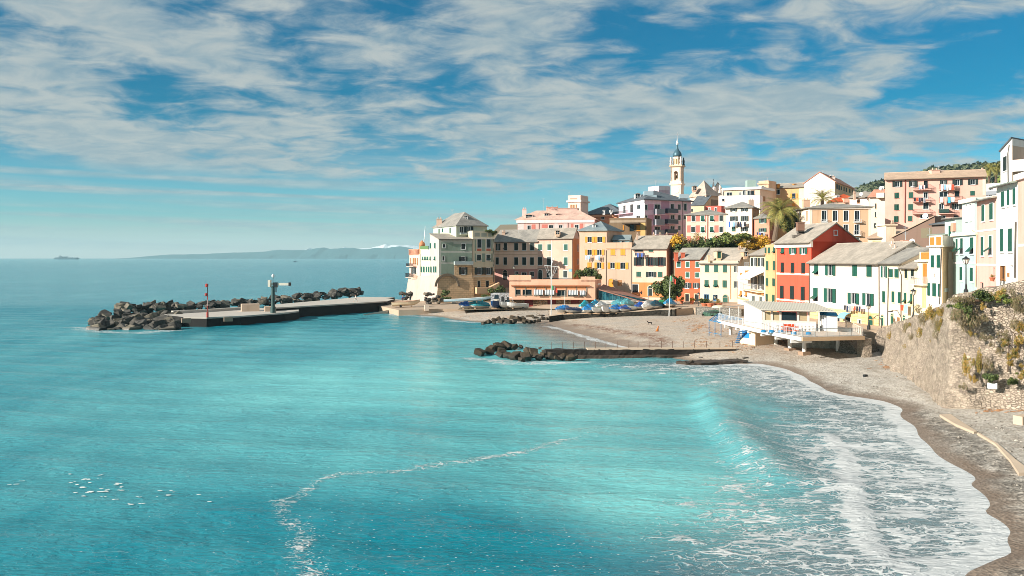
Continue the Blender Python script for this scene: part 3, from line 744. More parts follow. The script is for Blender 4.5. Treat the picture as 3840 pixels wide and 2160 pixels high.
# yellow shutters ----------------------------------------------------
tan = P_('#dcbc9c', .88)
h = House('tall tan house with open yellow shutters and a grey hip roof', 'house', (2173, 223), (2275, 220), ('R', 2331, 230), 3.0, ('Z2', 1240, 523), 'H', tan, roofing('slate_blue', '#8f9a9a', '#76848a'), ridge=829, hip=.9, over=.6)
h.win('F', 'Z2', 'O', [(1140, 607, 1262, 685), (1268, 607, 1410, 685), (1140, 782, 1262, 857), (1268, 782, 1398, 857), (1268, 957, 1392, 1042)], sh=YELLOW)
h.win('F', 'Z2', 'C', [(1170, 957, 1225, 1037)], sh=YELLOW)
h.dormer('Z2', (1243, 440, 1283, 490), 222.5, WHITE, SLATE, depth=2)
h.pipe('F', 'Z4', [(483, 500), (483, 1000)])
h.fullband('F', h.ze-.5, h.ze-.1, P_('#e2c49c'), .08, 'cornice')
h.finish()
h = House('lower tan house with a roof terrace and yellow shutters', 'house', (2275, 220), (2369, 217), 9, 3.0, ('Z4', 640, 478), 'F', P_('#d8ba9a', .86), CONC, parapet=1.5)
h.win('F', 'Z4', 'C', [(543, 487, 603, 567), (678, 487, 740, 567)], sh=YELLOW)
h.win('F', 'Z4', 'O', [(505, 668, 635, 752), (638, 668, 782, 757)], sh=YELLOW)
h.win('F', 'Z4', 'A', [(515, 887, 580, 1020)], sh=YELLOW)
h.win('F', 'Z4', 'C', [(638, 907, 697, 985)], sh=BROWN)
h.band('F', 'Z4', (488, 470, 835, 484), P_('#b99b78'), .18, 'cornice')
h.band('F', 'Z4', (500, 760, 835, 1060), P_('#cbb79b', .85), .025, 'weathered_facing')
h.finish()
h = House('dark glazed rooftop shed on the terrace of the lower tan house', 'shed', (2300, 222), (2360, 221), 5, 14.6, ('Z4', 640, 365), 'G', plain('shed_blue', srgb('#8fb0b4'), .6), roofing('slate_blue', '#8f9a9a', '#76848a'), ridge=884, name='rooftop_shed', over=.2)
h.win('F', 'Z4', 'W', [(690, 372, 735, 425)]); h.finish()
h = House('cream house with an orange ground floor, dark green shutters and a slate roof', 'house', (2369, 217), (2500, 213), ('R', 2536, 222), 2.5, ('Z4', 1060, 476), 'G', P_('#efcfb2', .9), SLATEW, ridge=887)
h.win('F', 'Z4', 'D', [(866, 484, 985, 522)]); h.win('F', 'Z4', 'C', [(1060, 480, 1120, 522), (893, 793, 953, 860), (1185, 795, 1245, 865)], sh=GREEN)
h.win('F', 'Z4', 'O', [(858, 597, 993, 710), (1020, 597, 1150, 710), (1155, 597, 1290, 712)], sh=DGREEN, frame=plain('brown_frame', srgb('#6b3a34'), .6))
h.win('F', 'Z4', 'O', [(1025, 795, 1160, 865)], sh=DGREEN)
h.band('F', 'Z4', (830, 940, 1305, 1140), P_('#e8934f', .9), .04, 'ground_floor_facing')
h.win('F', 'Z4', 'X', [(838, 965, 917, 1075)], sh=DARK, trim=FRAMEW)
h.win('F', 'Z4', 'A', [(1047, 985, 1113, 1120)], sh=DGREEN, trim=P_('#e6d9b5'))
h.dormer('Z4', (1165, 432, 1260, 497), 215.5, P_('#dccaa4'), SLATEW, style='S', sh=DGREEN)
h.dormer('Z4', (1035, 350, 1072, 385), 219, P_('#c9a078'), SLATEW, style='S', sh=BROWN, depth=1.2)
h.fullband('R', 2.5, h.ze-.02, P_('#d9a184', .85), .02, 'gable_hue_and_shade')  # pinkish gable tone with its shade put into the colour
for x in (905, 1130, 1215, 1308): h.chimney('Z4', x, 285, 325, 219.5, .45, pots=1)
h.pipe('F', 'Z4', [(828, 480), (828, 1060)])
h.finish()
h = House('small tan house end tucked between the cream and the red houses', 'house', (2502, 226), (2572, 224), 6, 3.0, ('Z4', 1500, 500), 'G', P_('#d8b48c', .85), TERRA, ridge=918)
h.win('F', 'Z4', 'D', [(1470, 512, 1550, 590)]); h.finish()
# red and yellow houses on the square -------------------------------
h = House('small orange red house with green shutters beside the oak tree', 'house', (2531, 206), (2625, 202), 8, 1.5, ('Y4', 400, 402), 'G', P_('#e0683c', .92), SLATE, ridge=933)
h.win('F', 'Y4', 'C', [(213, 440, 265, 510), (332, 440, 385, 512), (465, 443, 518, 512), (330, 583, 385, 655), (462, 585, 516, 655)], sh=GREEN, trim=P_('#e9d7b0'))
h.win('F', 'Y4', 'O', [(295, 727, 408, 800), (430, 730, 520, 800)], sh=DGREEN)
h.win('F', 'Y4', 'X', [(326, 880, 378, 1005), (453, 882, 510, 1015)], sh=DARK, trim=P_('#e9d7b0'))
h.band('F', 'Y4', (185, 398, 525, 410), P_('#e2d6bb'), .16, 'cornice')
h.pipe('F', 'Y4', [(204, 840), (204, 980)])
for x in (200, 292): h.chimney('Y4', x, 322, 400, 205, .9, P_('#cf6a48'), 0)
h.finish()
h = House('pale yellow house with green shutters, a green arched door and roof dormers', 'house', (2625, 202), (2768, 197), 9, 1.5, ('Y4', 820, 458), 'G', P_('#ecd9b4', .92), SLATEW, ridge=933)
h.win('F', 'Y4', 'C', [(592, 487, 645, 582), (717, 485, 770, 582), (836, 487, 890, 585), (832, 693, 888, 790)], sh=GREEN)
h.win('F', 'Y4', 'P', [(587, 688, 645, 785), (710, 690, 767, 787)], sh=GREEN)
h.win('F', 'Y4', 'W', [(585, 885, 643, 962), (707, 890, 760, 962)], frame=BLUEP)
h.win('F', 'Y4', 'A', [(840, 892, 903, 1035)], sh=GREEN, trim=P_('#a59d86'))
h.win('F', 'Y4', 'O', [(990, 497, 1042, 580), (985, 705, 1040, 795)], sh=DGREEN)
h.band('F', 'Y4', (525, 975, 835, 1075), P_('#8f948c', .9), .03, 'plinth')
h.band('F', 'Y4', (525, 425, 1045, 462), P_('#dfd0ab'), .18, 'cornice')
h.dormer('Y4', (752, 300, 822, 398), 199.5, P_('#e2cfa2'), SLATEW, style='S', sh=GREEN)
h.dormer('Y4', (1118, 308, 1180, 375), 197, P_('#d6b48c'), SLATEW, style='W')
h.chimney('Y4', 1067, 255, 300, 201, .8); h.chimney('Y4', 645, 360, 410, 200, .5, P_('#e2cfa2'), 0)
h.pipe('F', 'Y4', [(940, 470), (942, 950)], P_('#c9a06a'))
h.finish()
# the street climbing to the right, facades turned to the sun ------
h = House('small white house with orange shutters and a roof balcony next to the awning', 'house', (2766, 191), (2812, 181), 8, 1.5, ('Y4', 1110, 520), 'F', P_('#f0e2cf', .95), SLATEW, parapet=.25)
h.win('F', 'Y4', 'P', [(1073, 590, 1105, 670), (1067, 833, 1100, 915), (1143, 845, 1170, 915)], sh=ORANGE)
h.win('F', 'Y4', 'C', [(1138, 558, 1163, 607), (1168, 558, 1192, 607), (1140, 655, 1190, 682)], sh=ORANGE)
h.band('F', 'Y4', (1040, 935, 1195, 958), P_('#e4b58a'), .08); h.panels('F', 'Y4', [(985, 810, 1030, 935)], P_('#cf8560'))
h.balcony('F', 'Y4', (1135, 445, 1190, 498), .1, 'rail', METALW)
h.finish()
h = House('tall cream house with a white awning over its balcony', 'house', (2812, 181), (2870, 167), 9, 1.5, ('Y4', 1300, 345), 'G', P_('#f2e4c0', .95), SLATEW, ridge=915)
h.win('F', 'Y4', 'O', [(1230, 388, 1307, 500), (1323, 388, 1402, 502), (1225, 640, 1300, 810), (1318, 625, 1398, 815)], sh=DGREEN)
h.win('F', 'Y4', 'C', [(1237, 905, 1270, 1020), (1338, 915, 1367, 1025)], sh=GREYSH)
h.balcony('F', 'Y4', (1140, 735, 1400, 830), 1.2, 'rail', METALW)
h.panels('F', 'Y4', [(1205, 832, 1395, 870)], P_('#e0a45c'), .5, 'balcony_brackets')
h.panels('F', 'Y4', [(1195, 585, 1205, 820)], P_('#e9d9b0'), .04)
h.finish()
f = h.F; a0 = f.hit(*px('Y4', 1200, 660)); a1 = f.hit(*px('Y4', 1395, 585)); q = MB()
u0, u1, zz_ = a0[0], a1[0], a1[1]+.1
q.hexa([f.pt(u0, zz_-.05, .05), f.pt(u1, zz_-.05, .05), f.pt(u1, zz_-1.25, 2.6), f.pt(u0, zz_-1.25, 2.6), f.pt(u0, zz_, .05), f.pt(u1, zz_, .05), f.pt(u1, zz_-1.2, 2.6), f.pt(u0, zz_-1.2, 2.6)])
f.box(q, u0, u1, zz_-1.5, zz_-1.22, 2.56, 2.6)
tag(q.build('awning', plain('canvas_white', (.78, .76, .72), .9)), 'white canvas awning stretched over a balcony of the tall cream house', 'awning')
h = House('narrow yellow house with slim green shutters left of the red house', 'house', (2870, 167), (2913, 155.5), 10, 1.5, ('Y4', 1490, 212), 'F', P_('#e9b97c', .92), SLATEW, parapet=.1)
h.win('F', 'Y4', 'C', [(1410, 247, 1430, 325), (1452, 245, 1478, 325), (1427, 432, 1455, 552), (1520, 430, 1548, 555), (1423, 662, 1452, 765), (1513, 667, 1545, 770), (1420, 878, 1447, 972), (1510, 890, 1540, 985)], sh=GREEN)
h.win('F', 'Y4', 'P', [(1521, 240, 1551, 325)], sh=GREEN)
h.pipe('F', 'Y4', [(1562, 215), (1560, 1020)], P_('#b5805a'))
h.finish()
redw = P_('#e2593a', .95)
h = House('tall red house with white bands, slim green shutters and a big slate roof', 'house', (2913, 155.5), (3043, 146), ('R', 3222, 150), 1.5, ('Y2', 200, 1395), 'G', redw, SLATEW, ridge=843, over=.7)
h.win('F', 'Y1', 'P', [(1338, 1195, 1385, 1275)], sh=GREEN)
h.win('F', 'Y1', 'O', [(1452, 1190, 1550, 1275), (1592, 1187, 1697, 1277)], sh=GREEN)
h.win('F', 'X1', 'C', [(25, 453, 68, 590), (167, 453, 213, 593), (13, 770, 63, 945), (158, 780, 210, 962)], sh=DGREEN)
h.win('F', 'Y4', 'C', [(1626, 450, 1666, 585), (1617, 765, 1663, 935)], sh=DGREEN)
u0, u1, za, zb = h.F.rect('X1', (0, 595, 270, 622)); h.fullband('F', za, zb, P_('#f0dcc0'), .05)
u0, u1, za, zb = h.F.rect('X1', (0, 958, 270, 985)); h.fullband('F', za, zb, P_('#f0dcc0'), .05)
h.fullband('F', h.ze-1.0, h.ze-.05, P_('#f2e6cf'), .35, 'cornice')
h.win('R', 'Y2', 'W', [(607, 1248, 650, 1306)], trim=True)
h.fullband('R', 1.5, h.ze-.05, P_('#c23f1c', .95), .02, 'gable_hue_and_shade')  # darker red paints the shade of the unlit gable
h.pipe('F', 'X1', [(275, 455), (278, 1020)])
for x, y in ((90, 1315), (160, 1280), (310, 1320), (350, 1240), (410, 1260), (150, 1255)):
    c = PT(*px('Y2', x, y), 152); q = MB(); q.box((c.x, c.y, c.z-.15), (1.1, .8, .5)); q.build('skylight', plain('skylight_dark', srgb('#6b635c'), .5), h.root)
h.chimney('Y2', 150, 1145, 1200, 151, 1.2, P_('#8a6a56'), 0)
h.finish()
whw = P_('#f4e8d4', .90)
h = House('long white house with green shutters and an ochre stone ground floor', 'house', (3037, 146), (3300, 126), 10, 1.5, ('X1', 750, 447), 'G', whw, SLATEW, ridge=914, over=.6)
h.win('F', 'X1', 'P', [(340, 475, 397, 615), (327, 795, 392, 975)], sh=GREEN)
h.win('F', 'X1', 'O', [(493, 480, 630, 627), (475, 803, 635, 993), (803, 865, 950, 1015), (1000, 870, 1150, 1035)], sh=GREEN)
h.win('F', 'X1', 'C', [(860, 487, 922, 637), (1053, 490, 1120, 643)], sh=GREEN)
h.band('F', 'X1', (275, 1090, 1222, 1420), ashlar('ashlar_ochre', '#ecca90', '#b58e58', h.F.u, 1.4, .6), .04, 'ground_floor_facing')
h.win('F', 'X1', 'X', [(640, 1200, 690, 1330), (757, 1195, 835, 1335)], sh=DARK)
h.win('F', 'X1', 'W', [(932, 1232, 978, 1320)], trim=True)
h.win('F', 'X1', 'A', [(1077, 1170, 1143, 1345)], sh=GREEN, trim=P_('#d9ad6c'))
h.pipe('F', 'X1', [(280, 450), (280, 1030)]); h.pipe('F', 'X1', [(1225, 455), (1228, 1340)])
h.chimney('X1', 1395, 210, 330, 130, .5, P_('#e2cdb4'), 1); h.chimney('X1', 1435, 265, 375, 128, .4, P_('#e2cdb4'), 1)
h.finish()
f = h.F; q = MB(); u0, u1, za, zb = f.rect('X1', (750, 1130, 850, 1205)); n = 6
for i in range(n):
    a0, a1 = math.pi/2*i/n, math.pi/2*(i+1)/n; R_ = zb-za
    p = [(za+R_*math.cos(a0), .05+1.2*math.sin(a0)), (za+R_*math.cos(a1), .05+1.2*math.sin(a1))]
    q.hexa([f.pt(u0, p[1][0], p[1][1]), f.pt(u1, p[1][0], p[1][1]), f.pt(u1, p[0][0], p[0][1]), f.pt(u0, p[0][0], p[0][1])]+[v-f.n*.06-Vector((0, 0, .06)) for v in (f.pt(u0, p[1][0], p[1][1]), f.pt(u1, p[1][0], p[1][1]), f.pt(u1, p[0][0], p[0][1]), f.pt(u0, p[0][0], p[0][1]))])
tag(q.build('awning', plain('canvas_blue', srgb('#7fb4cc'), .9)), 'small blue and white rounded awning over the dark door of the long white house', 'awning')
h = House('cream house with arched doors and slim green shutters right of the long white house', 'house', (3300, 126), (3382, 120), 8, 2.0, ('X1', 1300, 455), 'G', P_('#f4e6c4', 1.0), SLATE, ridge=935)
h.win('F', 'X1', 'O', [(1253, 503, 1332, 655)], sh=GREEN)
h.win('F', 'X1', 'C', [(1363, 540, 1407, 650), (1268, 840, 1302, 992), (1395, 843, 1428, 990), (1480, 853, 1512, 1003)], sh=GREEN)
h.win('F', 'X2', 'C', [(-15, 540, 38, 655)], sh=GREEN)
h.win('F', 'X1', 'A', [(1253, 1165, 1287, 1345), (1388, 1145, 1420, 1340)], sh=GREEN, trim=P_('#e8d2a4'))
h.win('F', 'X1', 'C', [(1468, 1195, 1500, 1330)], sh=BROWN)
h.pipe('F', 'X1', [(1355, 520), (1340, 1340)]); h.pipe('F', 'X2', [(50, 540), (80, 620), (75, 1200)])
h.chimney('X1', 1590, 160, 290, 134, 1.3, P_('#d79c80'), 0); h.dish('X1', 1665, 165, 133, .45); h.aerial('X1', 1578, 40, 160, 134)
h.finish()
h = House('pale yellow house with propped green shutters behind the wall lamp', 'house', (3382, 120), (3441, 116), 10, 2.0, ('X2', 160, 518), 'G', P_('#f2e2ae', 1.0), SLATEW, ridge=943)
h.win('F', 'X2', 'C', [(123, 545, 155, 660), (210, 547, 243, 668)], sh=DGREEN)
h.win('F', 'X2', 'P', [(113, 862, 147, 1010), (197, 873, 230, 1020)], sh=GREEN)
h.win('F', 'X2', 'A', [(100, 1165, 135, 1260)], sh=GREEN)
h.win('F', 'X2', 'C', [(22, 1195, 48, 1300)], sh=GREYSH)
h.finish()
h = House('narrow cream house with an orange door and two small balconies', 'house', (3441, 116), (3484, 113), 9, 3.0, ('X2', 370, 425), 'F', P_('#f2e8c2', 1.0), CONC, parapet=.15)
h.win('F', 'X2', 'C', [(370, 463, 420, 735)], sh=ORANGE); h.win('F', 'X2', 'C', [(360, 795, 405, 1065)], sh=plain('door_cream', srgb('#dcbf86'), .7))
h.balcony('F', 'X2', (262, 640, 440, 745), .7, 'rail', METALW); h.band('F', 'X2', (268, 420, 442, 440), P_('#f2ead2'), .4, 'cornice')
f = h.F; q = MB(); u0, u1, za, zb = f.rect('X2', (300, 308, 442, 422)); f.box(q, u0, u1, za, zb, -3, -.2); q.build('roof_room', P_('#f2e8c2', 1.0), h.root)
h.panels('F', 'X2', [(332, 312, 440, 408)], ORANGE, -.17, 'screen')
h.finish()
h = House('narrow white house with a shaded tan side wall and orange roof screens', 'house', (3484, 113), (3534, 110), ('R', 3575, 116), 4.0, ('X2', 530, 225), 'F', P_('#f6ecd8', 1.0), CONC, parapet=1.3)
h.win('F', 'X2', 'C', [(480, 352, 518, 517), (558, 350, 600, 520)], sh=GREEN)
h.win('F', 'X2', 'C', [(432, 728, 465, 900), (500, 732, 545, 910), (578, 738, 608, 915)], sh=GREEN)
h.panels('F', 'X2', [(460, 108, 522, 215), (548, 100, 612, 213)], ORANGE, .03, 'screen')
u0, u1, za, zb = h.F.rect('X2', (440, 222, 615, 240)); h.fullband('F', za, zb, P_('#f8efe0'), .25, 'cornice'); h.fullband('R', za, zb, P_('#e8d8b8'), .12, 'cornice')  # right cornice in a darker copy: shade painted in
h.fullband('R', 4.0, za-.02, P_('#d2b385', .9), .02, 'side_light_tone')  # tan tone paints the unlit side of the white house
h.band('R', 'X2', (655, 795, 755, 845), plain('sign_grey', srgb('#c4c2b8'), .6), .06, 'street_sign')
h.win('F', 'X2', 'D', [(516, 600, 538, 655)])
h.pipe('F', 'X2', [(612, 225), (625, 280), (600, 1020)])
h.finish()
h = House('slim mint house showing above the roof screens', 'house', (3543, 127), (3583, 123), 8, 8.0, ('Y3', 730, 1165), 'S', P_('#cfe6da', .95), SLATE, ridge=808)
h.win('F', 'Y3', 'C', [(722, 1255, 752, 1390)], sh=GREEN); h.panels('F', 'Y3', [(772, 1215, 885, 1330)], P_('#d8a888'), .3, 'balcony_screen'); h.finish()
ltb = P_('#b9dcd4', .85)
h = House('pale aqua house with tall green shutters behind the street lamp', 'house', (3575, 112), (3663, 103), 8, 6.0, ('X2', 850, 55), 'F', ltb, CONC, parapet=.15)
h.win('F', 'X2', 'P', [(815, 130, 845, 330), (877, 122, 915, 332), (1008, 110, 1060, 330)], sh=GREEN, trim=FRAMEW)
h.win('F', 'X2', 'C', [(873, 512, 908, 692), (1012, 520, 1053, 705)], sh=GREEN, trim=FRAMEW)
u0, u1, za, zb = h.F.rect('X2', (780, 445, 1080, 470)); h.fullband('F', za, zb, P_('#eef4ee'), .05); h.fullband('F', h.ze-.35, h.ze, P_('#eadfc4'), .3, 'cornice')
h.pipe('F', 'X2', [(1050, 15), (1108, 60), (1095, 780)], P_('#d9b48c'))
h.finish()
h = House('mint upper storey with two tall windows set back on the aqua house', 'house', (3608, 113), (3654, 108), 6, h.ze-.5, ('Y3', 960, 905), 'F', P_('#c8e4da', .9), CONC, name='rooftop_house', parapet=.1)
h.win('F', 'Y3', 'W', [(943, 968, 975, 1190), (1000, 960, 1032, 1180)], trim=True); h.fullband('F', h.ze-.4, h.ze+.1, P_('#f0ead8'), .35, 'cornice'); h.finish()
pinkw = P_('#f0b9a6', .95)
h = House('pink house with tall green shutters and a flower pot by its door', 'house', (3663, 103), (3737, 95), 8, 8.0, ('Y3', 1200, 912), 'S', pinkw, SLATEW, ridge=715, over=.6)
h.win('F', 'Y3', 'C', [(1170, 975, 1208, 1190), (1277, 950, 1323, 1170)], sh=GREEN, trim=FRAMEW)
h.win('F', 'X2', 'C', [(1160, 103, 1195, 355)], sh=GREEN, trim=FRAMEW); h.win('F', 'X2', 'P', [(1268, 90, 1308, 352)], sh=GREEN, trim=FRAMEW)
h.win('F', 'X2', 'X', [(1328, 520, 1357, 710), (1150, 722, 1197, 800)], sh=DGREEN)
for z_ in ((1115, 470, 1350, 497), (1115, 0, 1350, 25)):
    u0, u1, za, zb = h.F.rect('X2', z_); h.fullband('F', za, zb, P_('#f8ece0'), .05)
h.finish()
h = House('tall white house with pairs of long green shutters near the right edge', 'house', (3737, 95), (3816, 88), 8, 9.0, ('Y3', 1520, 700), 'S', P_('#f8f0e4', 1.0), roofing('slate_green', '#9aa394', '#848f84'), ridge=645, over=.7)
h.win('F', 'Y3', 'C', [(1437, 790, 1480, 995), (1517, 768, 1547, 975), (1595, 750, 1630, 965)], sh=GREEN, trim=FRAMEW)
h.win('F', 'X2', 'C', [(1420, -5, 1467, 300), (1530, -10, 1585, 300)], sh=GREEN, trim=FRAMEW)
h.win('F', 'X2', 'W', [(1425, 500, 1487, 680)], frame=BROWN); h.win('F', 'X2', 'X', [(1560, 490, 1605, 690)], sh=plain('door_grey', srgb('#8d97a4'), .6))
h.panels('F', 'X2', [(1525, 590, 1548, 645)], BROWN, .12, 'letter_box')
h.pipe('F', 'X2', [(1640, -100), (1628, 660)], r=.08)
h.finish()
h = House('pale pink house cut off by the right edge of the view', 'house', (3816, 88), (3925, 79), 8, 9.0, ('Y3', 1700, 575), 'F', P_('#ecc0aa', .9), CONC, parapet=.3)
u0, u1, za, zb = h.F.rect('X2', (1650, 200, 1739, 235)); h.fullband('F', za, zb, P_('#f8ece0'), .05); h.fullband('F', h.ze-.4, h.ze+.2, P_('#f8ece0'), .3, 'cornice')
h.win('F', 'X2', 'C', [(1755, 80, 1800, 330)], sh=GREEN); h.finish()
h = House('white top house with a dark roof edge, a barred window and a roof terrace', 'house', (3752, 112), (3796, 106), ('R', 3900, 111), 17.0, ('Y3', 1480, 215), 'SL', P_('#faf4ea', 1.0), roofing('slate_dark', '#6e7479', '#555c63'), ridge=541, over=.5)
h.win('F', 'Y3', 'C', [(1463, 318, 1503, 508)], sh=DGREEN); h.pipe('F', 'Y3', [(1550, 160), (1530, 280), (1535, 660), (1485, 695)])
h.fullband('R', 17.0, h.ze, P_('#d9c8ae', .95), .02, 'side_light_tone')  # side away from the sun, shade mixed into its colour
h.balcony('R', 'Y3', (1575, 380, 1790, 520), 1.6, 'solid', P_('#f2d6c0', 1.0)); h.finish()
# ------------------------------------------------------------------ back rows up the hill
KS = 1.06
h = House('pink and white palazzo with a mansard roof behind the beige row', 'house', (1941, 256), (2226, 252), 10, 6, ('Z2', 600, 374), 'H', P_('#ecc0b0', .9), roofing('slate_rose', '#d9b9a6', '#c49f90'), ridge=789, name='palazzo', ks=KS, hip=.5, over=.7)
h.win('F', 'Z2', 'W', [(355, 455, 400, 520), (645, 450, 705, 498), (780, 450, 830, 498), (1000, 445, 1050, 500)], trim=True)
h.panels('F', 'Z2', [(228, 430, 305, 520), (1140, 430, 1240, 500), (720, 425, 770, 500), (845, 425, 888, 500)], P_('#e8d6cc', .9))
h.panels('F', 'Z2', [(415, 440, 463, 520), (548, 440, 628, 500), (945, 430, 978, 500), (1068, 430, 1112, 500)], P_('#d67f6c', .9), .03)
h.fullband('F', h.ze-1.0, h.ze-.1, P_('#f2e2d8'), .3, 'cornice')
for r in ((325, 310, 425, 360), (580, 290, 650, 355), (735, 300, 815, 352), (950, 305, 1060, 335)): h.dormer('Z2', r, 256*KS, P_('#ecd2c4'), roofing('slate_rose', '#d9b9a6', '#c49f90'), depth=2.5)
for x in (312, 705): h.chimney('Z2', x, 235, 300, 260*KS, 1.3, P_('#eccabc'))
h.pipe('F', 'Z2', [(545, 370), (512, 410), (512, 515)]); h.pipe('F', 'Z2', [(940, 365), (905, 400), (905, 500)])
h.chimney('Z2', 690, 210, 250, 262*KS, 3.5, P_('#d9a88e'), 3); h.chimney('Z2', 830, 228, 250, 263*KS, 9, P_('#e8c4b0'), 0)
h.aerial('Z2', 570, 90, 240, 262*KS); h.finish()
h = House('square cream lookout tower with a balustrade above the pink palazzo', 'tower', (2130, 262), (2177, 260), ('R', 2206, 266), 14, ('Z2', 980, 128), 'F', P_('#ecd8c0', .92), CONC, name='lookout_tower', ks=KS, parapet=1.9)
h.win('F', 'Z2', 'C', [(938, 172, 956, 225), (967, 172, 994, 225), (1010, 170, 1026, 248)], sh=BROWN)
h.panels('F', 'Z2', [(935, 82, 1030, 100)], P_('#b59a80'), .02); h.fullband('F', h.ze-.2, h.ze+.3, P_('#f2e6d6'), .4, 'cornice'); h.fullband('R', h.ze-.2, h.ze+.3, P_('#e0d0ba'), .4, 'cornice')  # cornice colour darker on the right to include its shade
h.aerial('Z2', 920, 0, 65, 262*KS); h.finish()
h = House('house with a big dark slate hip roof behind the lookout tower', 'house', (2190, 268), (2332, 263), 14, 8, ('Z2', 1430, 300), 'H', P_('#e8a878', .9), SLATED, ridge=764, ks=KS, hip=.75, over=.8)
h.dormer('Z2', (1478, 240, 1510, 280), 262*KS, WHITE, SLATED, depth=2); h.chimney('Z2', 1393, 250, 285, 263*KS, .7, WHITE, 0)
h.fullband('F', h.ze-.8, h.ze-.2, P_('#f0b888'), .5, 'cornice'); h.win('F', 'Z2', 'W', [(1355, 335, 1400, 370)]); h.finish()
lil = P_('#ecccd8', 1.0); lil_sunlit = P_('#f2e8ec', .95)
h = House('lilac pink palazzo with balconies, its left wall toned pale as sunlit', 'house', (2417, 234), (2591, 243), ('L', 2321, 251), 8, ('Z3', 570, 897), 'H', lil, SLATED, ridge=714, name='palazzo', ks=KS, hip=.7, over=.7)
h.fullband('L', 8, h.ze-.05, lil_sunlit, .03, 'side_light_tone')  # paler coat puts the sunlight of the left wall into colour
h.win('L', 'Z3', 'W', [(277, 985, 313, 1085), (370, 970, 415, 1075), (463, 975, 510, 1030), (460, 1120, 510, 1175)], trim=True)
h.win('F', 'Z3', 'W', [(575, 970, 608, 1040), (708, 965, 780, 1030), (925, 960, 970, 1030), (1023, 965, 1062, 1040), (1100, 955, 1142, 1050), (570, 1115, 605, 1185), (708, 1115, 780, 1170), (925, 1110, 975, 1165), (1022, 1110, 1060, 1180), (577, 1265, 607, 1335), (708, 1270, 780, 1325), (925, 1260, 975, 1340), (1025, 1255, 1060, 1315), (1100, 1110, 1142, 1170)], trim=True)
h.panels('F', 'Z3', [(615, 958, 690, 1045), (615, 1108, 690, 1190), (615, 1258, 690, 1335)], P_('#e0a4b8', .95), .02)
h.panels('F', 'Z3', [(795, 920, 905, 1385)], P_('#c99ab0', .95), .02)
for r in ((695, 1030, 805, 1100), (690, 1170, 803, 1245), (690, 1315, 800, 1375)): h.balcony('F', 'Z3', r, 1.2, 'solid', P_('#9aa2a8', .9))
for r in ((848, 1025, 990, 1085), (845, 1170, 990, 1230), (845, 1305, 985, 1360)): h.balcony('F', 'Z3', r, 1.2, 'solid', plain('balcony_dark', srgb('#3d4a58'), .5))
for y in (1050, 1100, 1195, 1245): h.band('F', 'Z3', (570, y, 1200, y+8), P_('#e8ccd2'), .05)
h.pipe('F', 'Z3', [(598, 890), (570, 930), (570, 1390)]); h.pipe('F', 'Z3', [(1120, 900), (1085, 930), (1085, 1390)])
h.balcony('L', 'Z3', (228, 1055, 420, 1090), 1.6, 'rail'); h.fullband('L', h.ze-.9, h.ze-.1, P_('#fbf4f2'), .25, 'cornice')
h.dormer('Z3', (440, 825, 515, 885), 243*KS, WHITE, SLATE, depth=2.5)
for r in ((600, 800, 640, 835), (630, 850, 700, 890), (1075, 830, 1130, 885)):
    c = PT(*px('Z3', (r[0]+r[2])/2, (r[1]+r[3])/2), 239*KS); q = MB(); q.box((c.x, c.y, c.z), (2.6, 2.0, 1.2)); q.build('skylight', plain('skylight_grey', srgb('#9fb0b8'), .3), h.root)
h.aerial('Z3', 720, 640, 760, 250*KS); h.finish()
h = House('white rooftop blocks on the lilac palazzo left of the bell tower', 'house', (2470, 250), (2512, 252), 5, 26, ('Z3', 840, 730), 'F', P_('#e8d0d6', .9), CONC, name='rooftop_house', ks=KS, parapet=.3)
h.band('F', 'Z3', (765, 715, 905, 770), P_('#f0e8e8'), .05); h.finish()
# bell tower ----------------------------------------------------------
CR = P_('#f2dfc2', .95); CR2 = P_('#e2c8a4', .92)
T = thing('bell_tower', 'cream church bell tower with arched belfry, statues, a small dome and a cross', 'bell tower', (*XY(2545, 318), 15))
A = XY(2555, 315.2); L_ = XY(2512, 317.1); B = XY(2574, 316.6)
fl = Fac(L_, A)
wd = fl.L; nb = Vector((-fl.n.x, -fl.n.y, 0))
def sq(inset): # square ccw with edge length wd
    o = Vector((L_[0], L_[1], 0)); u = fl.u; a = o+u*inset+nb*inset; b = o+u*(wd-inset)+nb*inset; c = o+u*(wd-inset)+nb*(wd-inset); d = o+u*inset+nb*(wd-inset)
    return [(p.x, p.y) for p in (a, b, c, d)]
Zt = lambda y: ZZ(px('Z3', 0, y)[1], 314)
q = MB(); q.prism(sq(.25), 12, Zt(690)); q.prism(sq(-.1), Zt(690), Zt(668)); q.prism(sq(.15), Zt(668), Zt(640))
q.build('shaft', CR, T)
q = MB(); zb0, zb1 = Zt(640), Zt(450)
oo = Vector((L_[0], L_[1], 0)); core = wd
for k in range(4):
    pts = sq(.25); a = Vector((*pts[k], 0)); b = Vector((*pts[(k+1) % 4], 0)); f = Fac(a, b); lw = f.L*.30; r = (f.L-2*lw)/2; zs = Zt(505)-r*0
    f.box(q, .0, lw, zb0, zb1, -.55, 0); f.box(q, f.L-lw, f.L, zb0, zb1, -.55, 0)
    n = 8; ztop = Zt(503)
    f.box(q, lw, f.L-lw, ztop, zb1, -.5, -.02); f.box(q, lw, f.L-lw, zb0, Zt(630), -.5, -.02)
    if k in (1, 2): f.box(q, lw, f.L-lw, Zt(630), ztop, -.5, -.3)
    for i in range(n):
        x0, x1 = lw+2*r*i/n, lw+2*r*(i+1)/n; xm = (x0+x1)/2-lw-r; f.box(q, x0, x1, ztop-r+math.sqrt(max(0, r*r-xm*xm)), ztop, -.5, -.02)
q.build('belfry', CR, T)
q = MB(); c0 = sum((Vector((*p, 0)) for p in sq(0)), Vector())/4
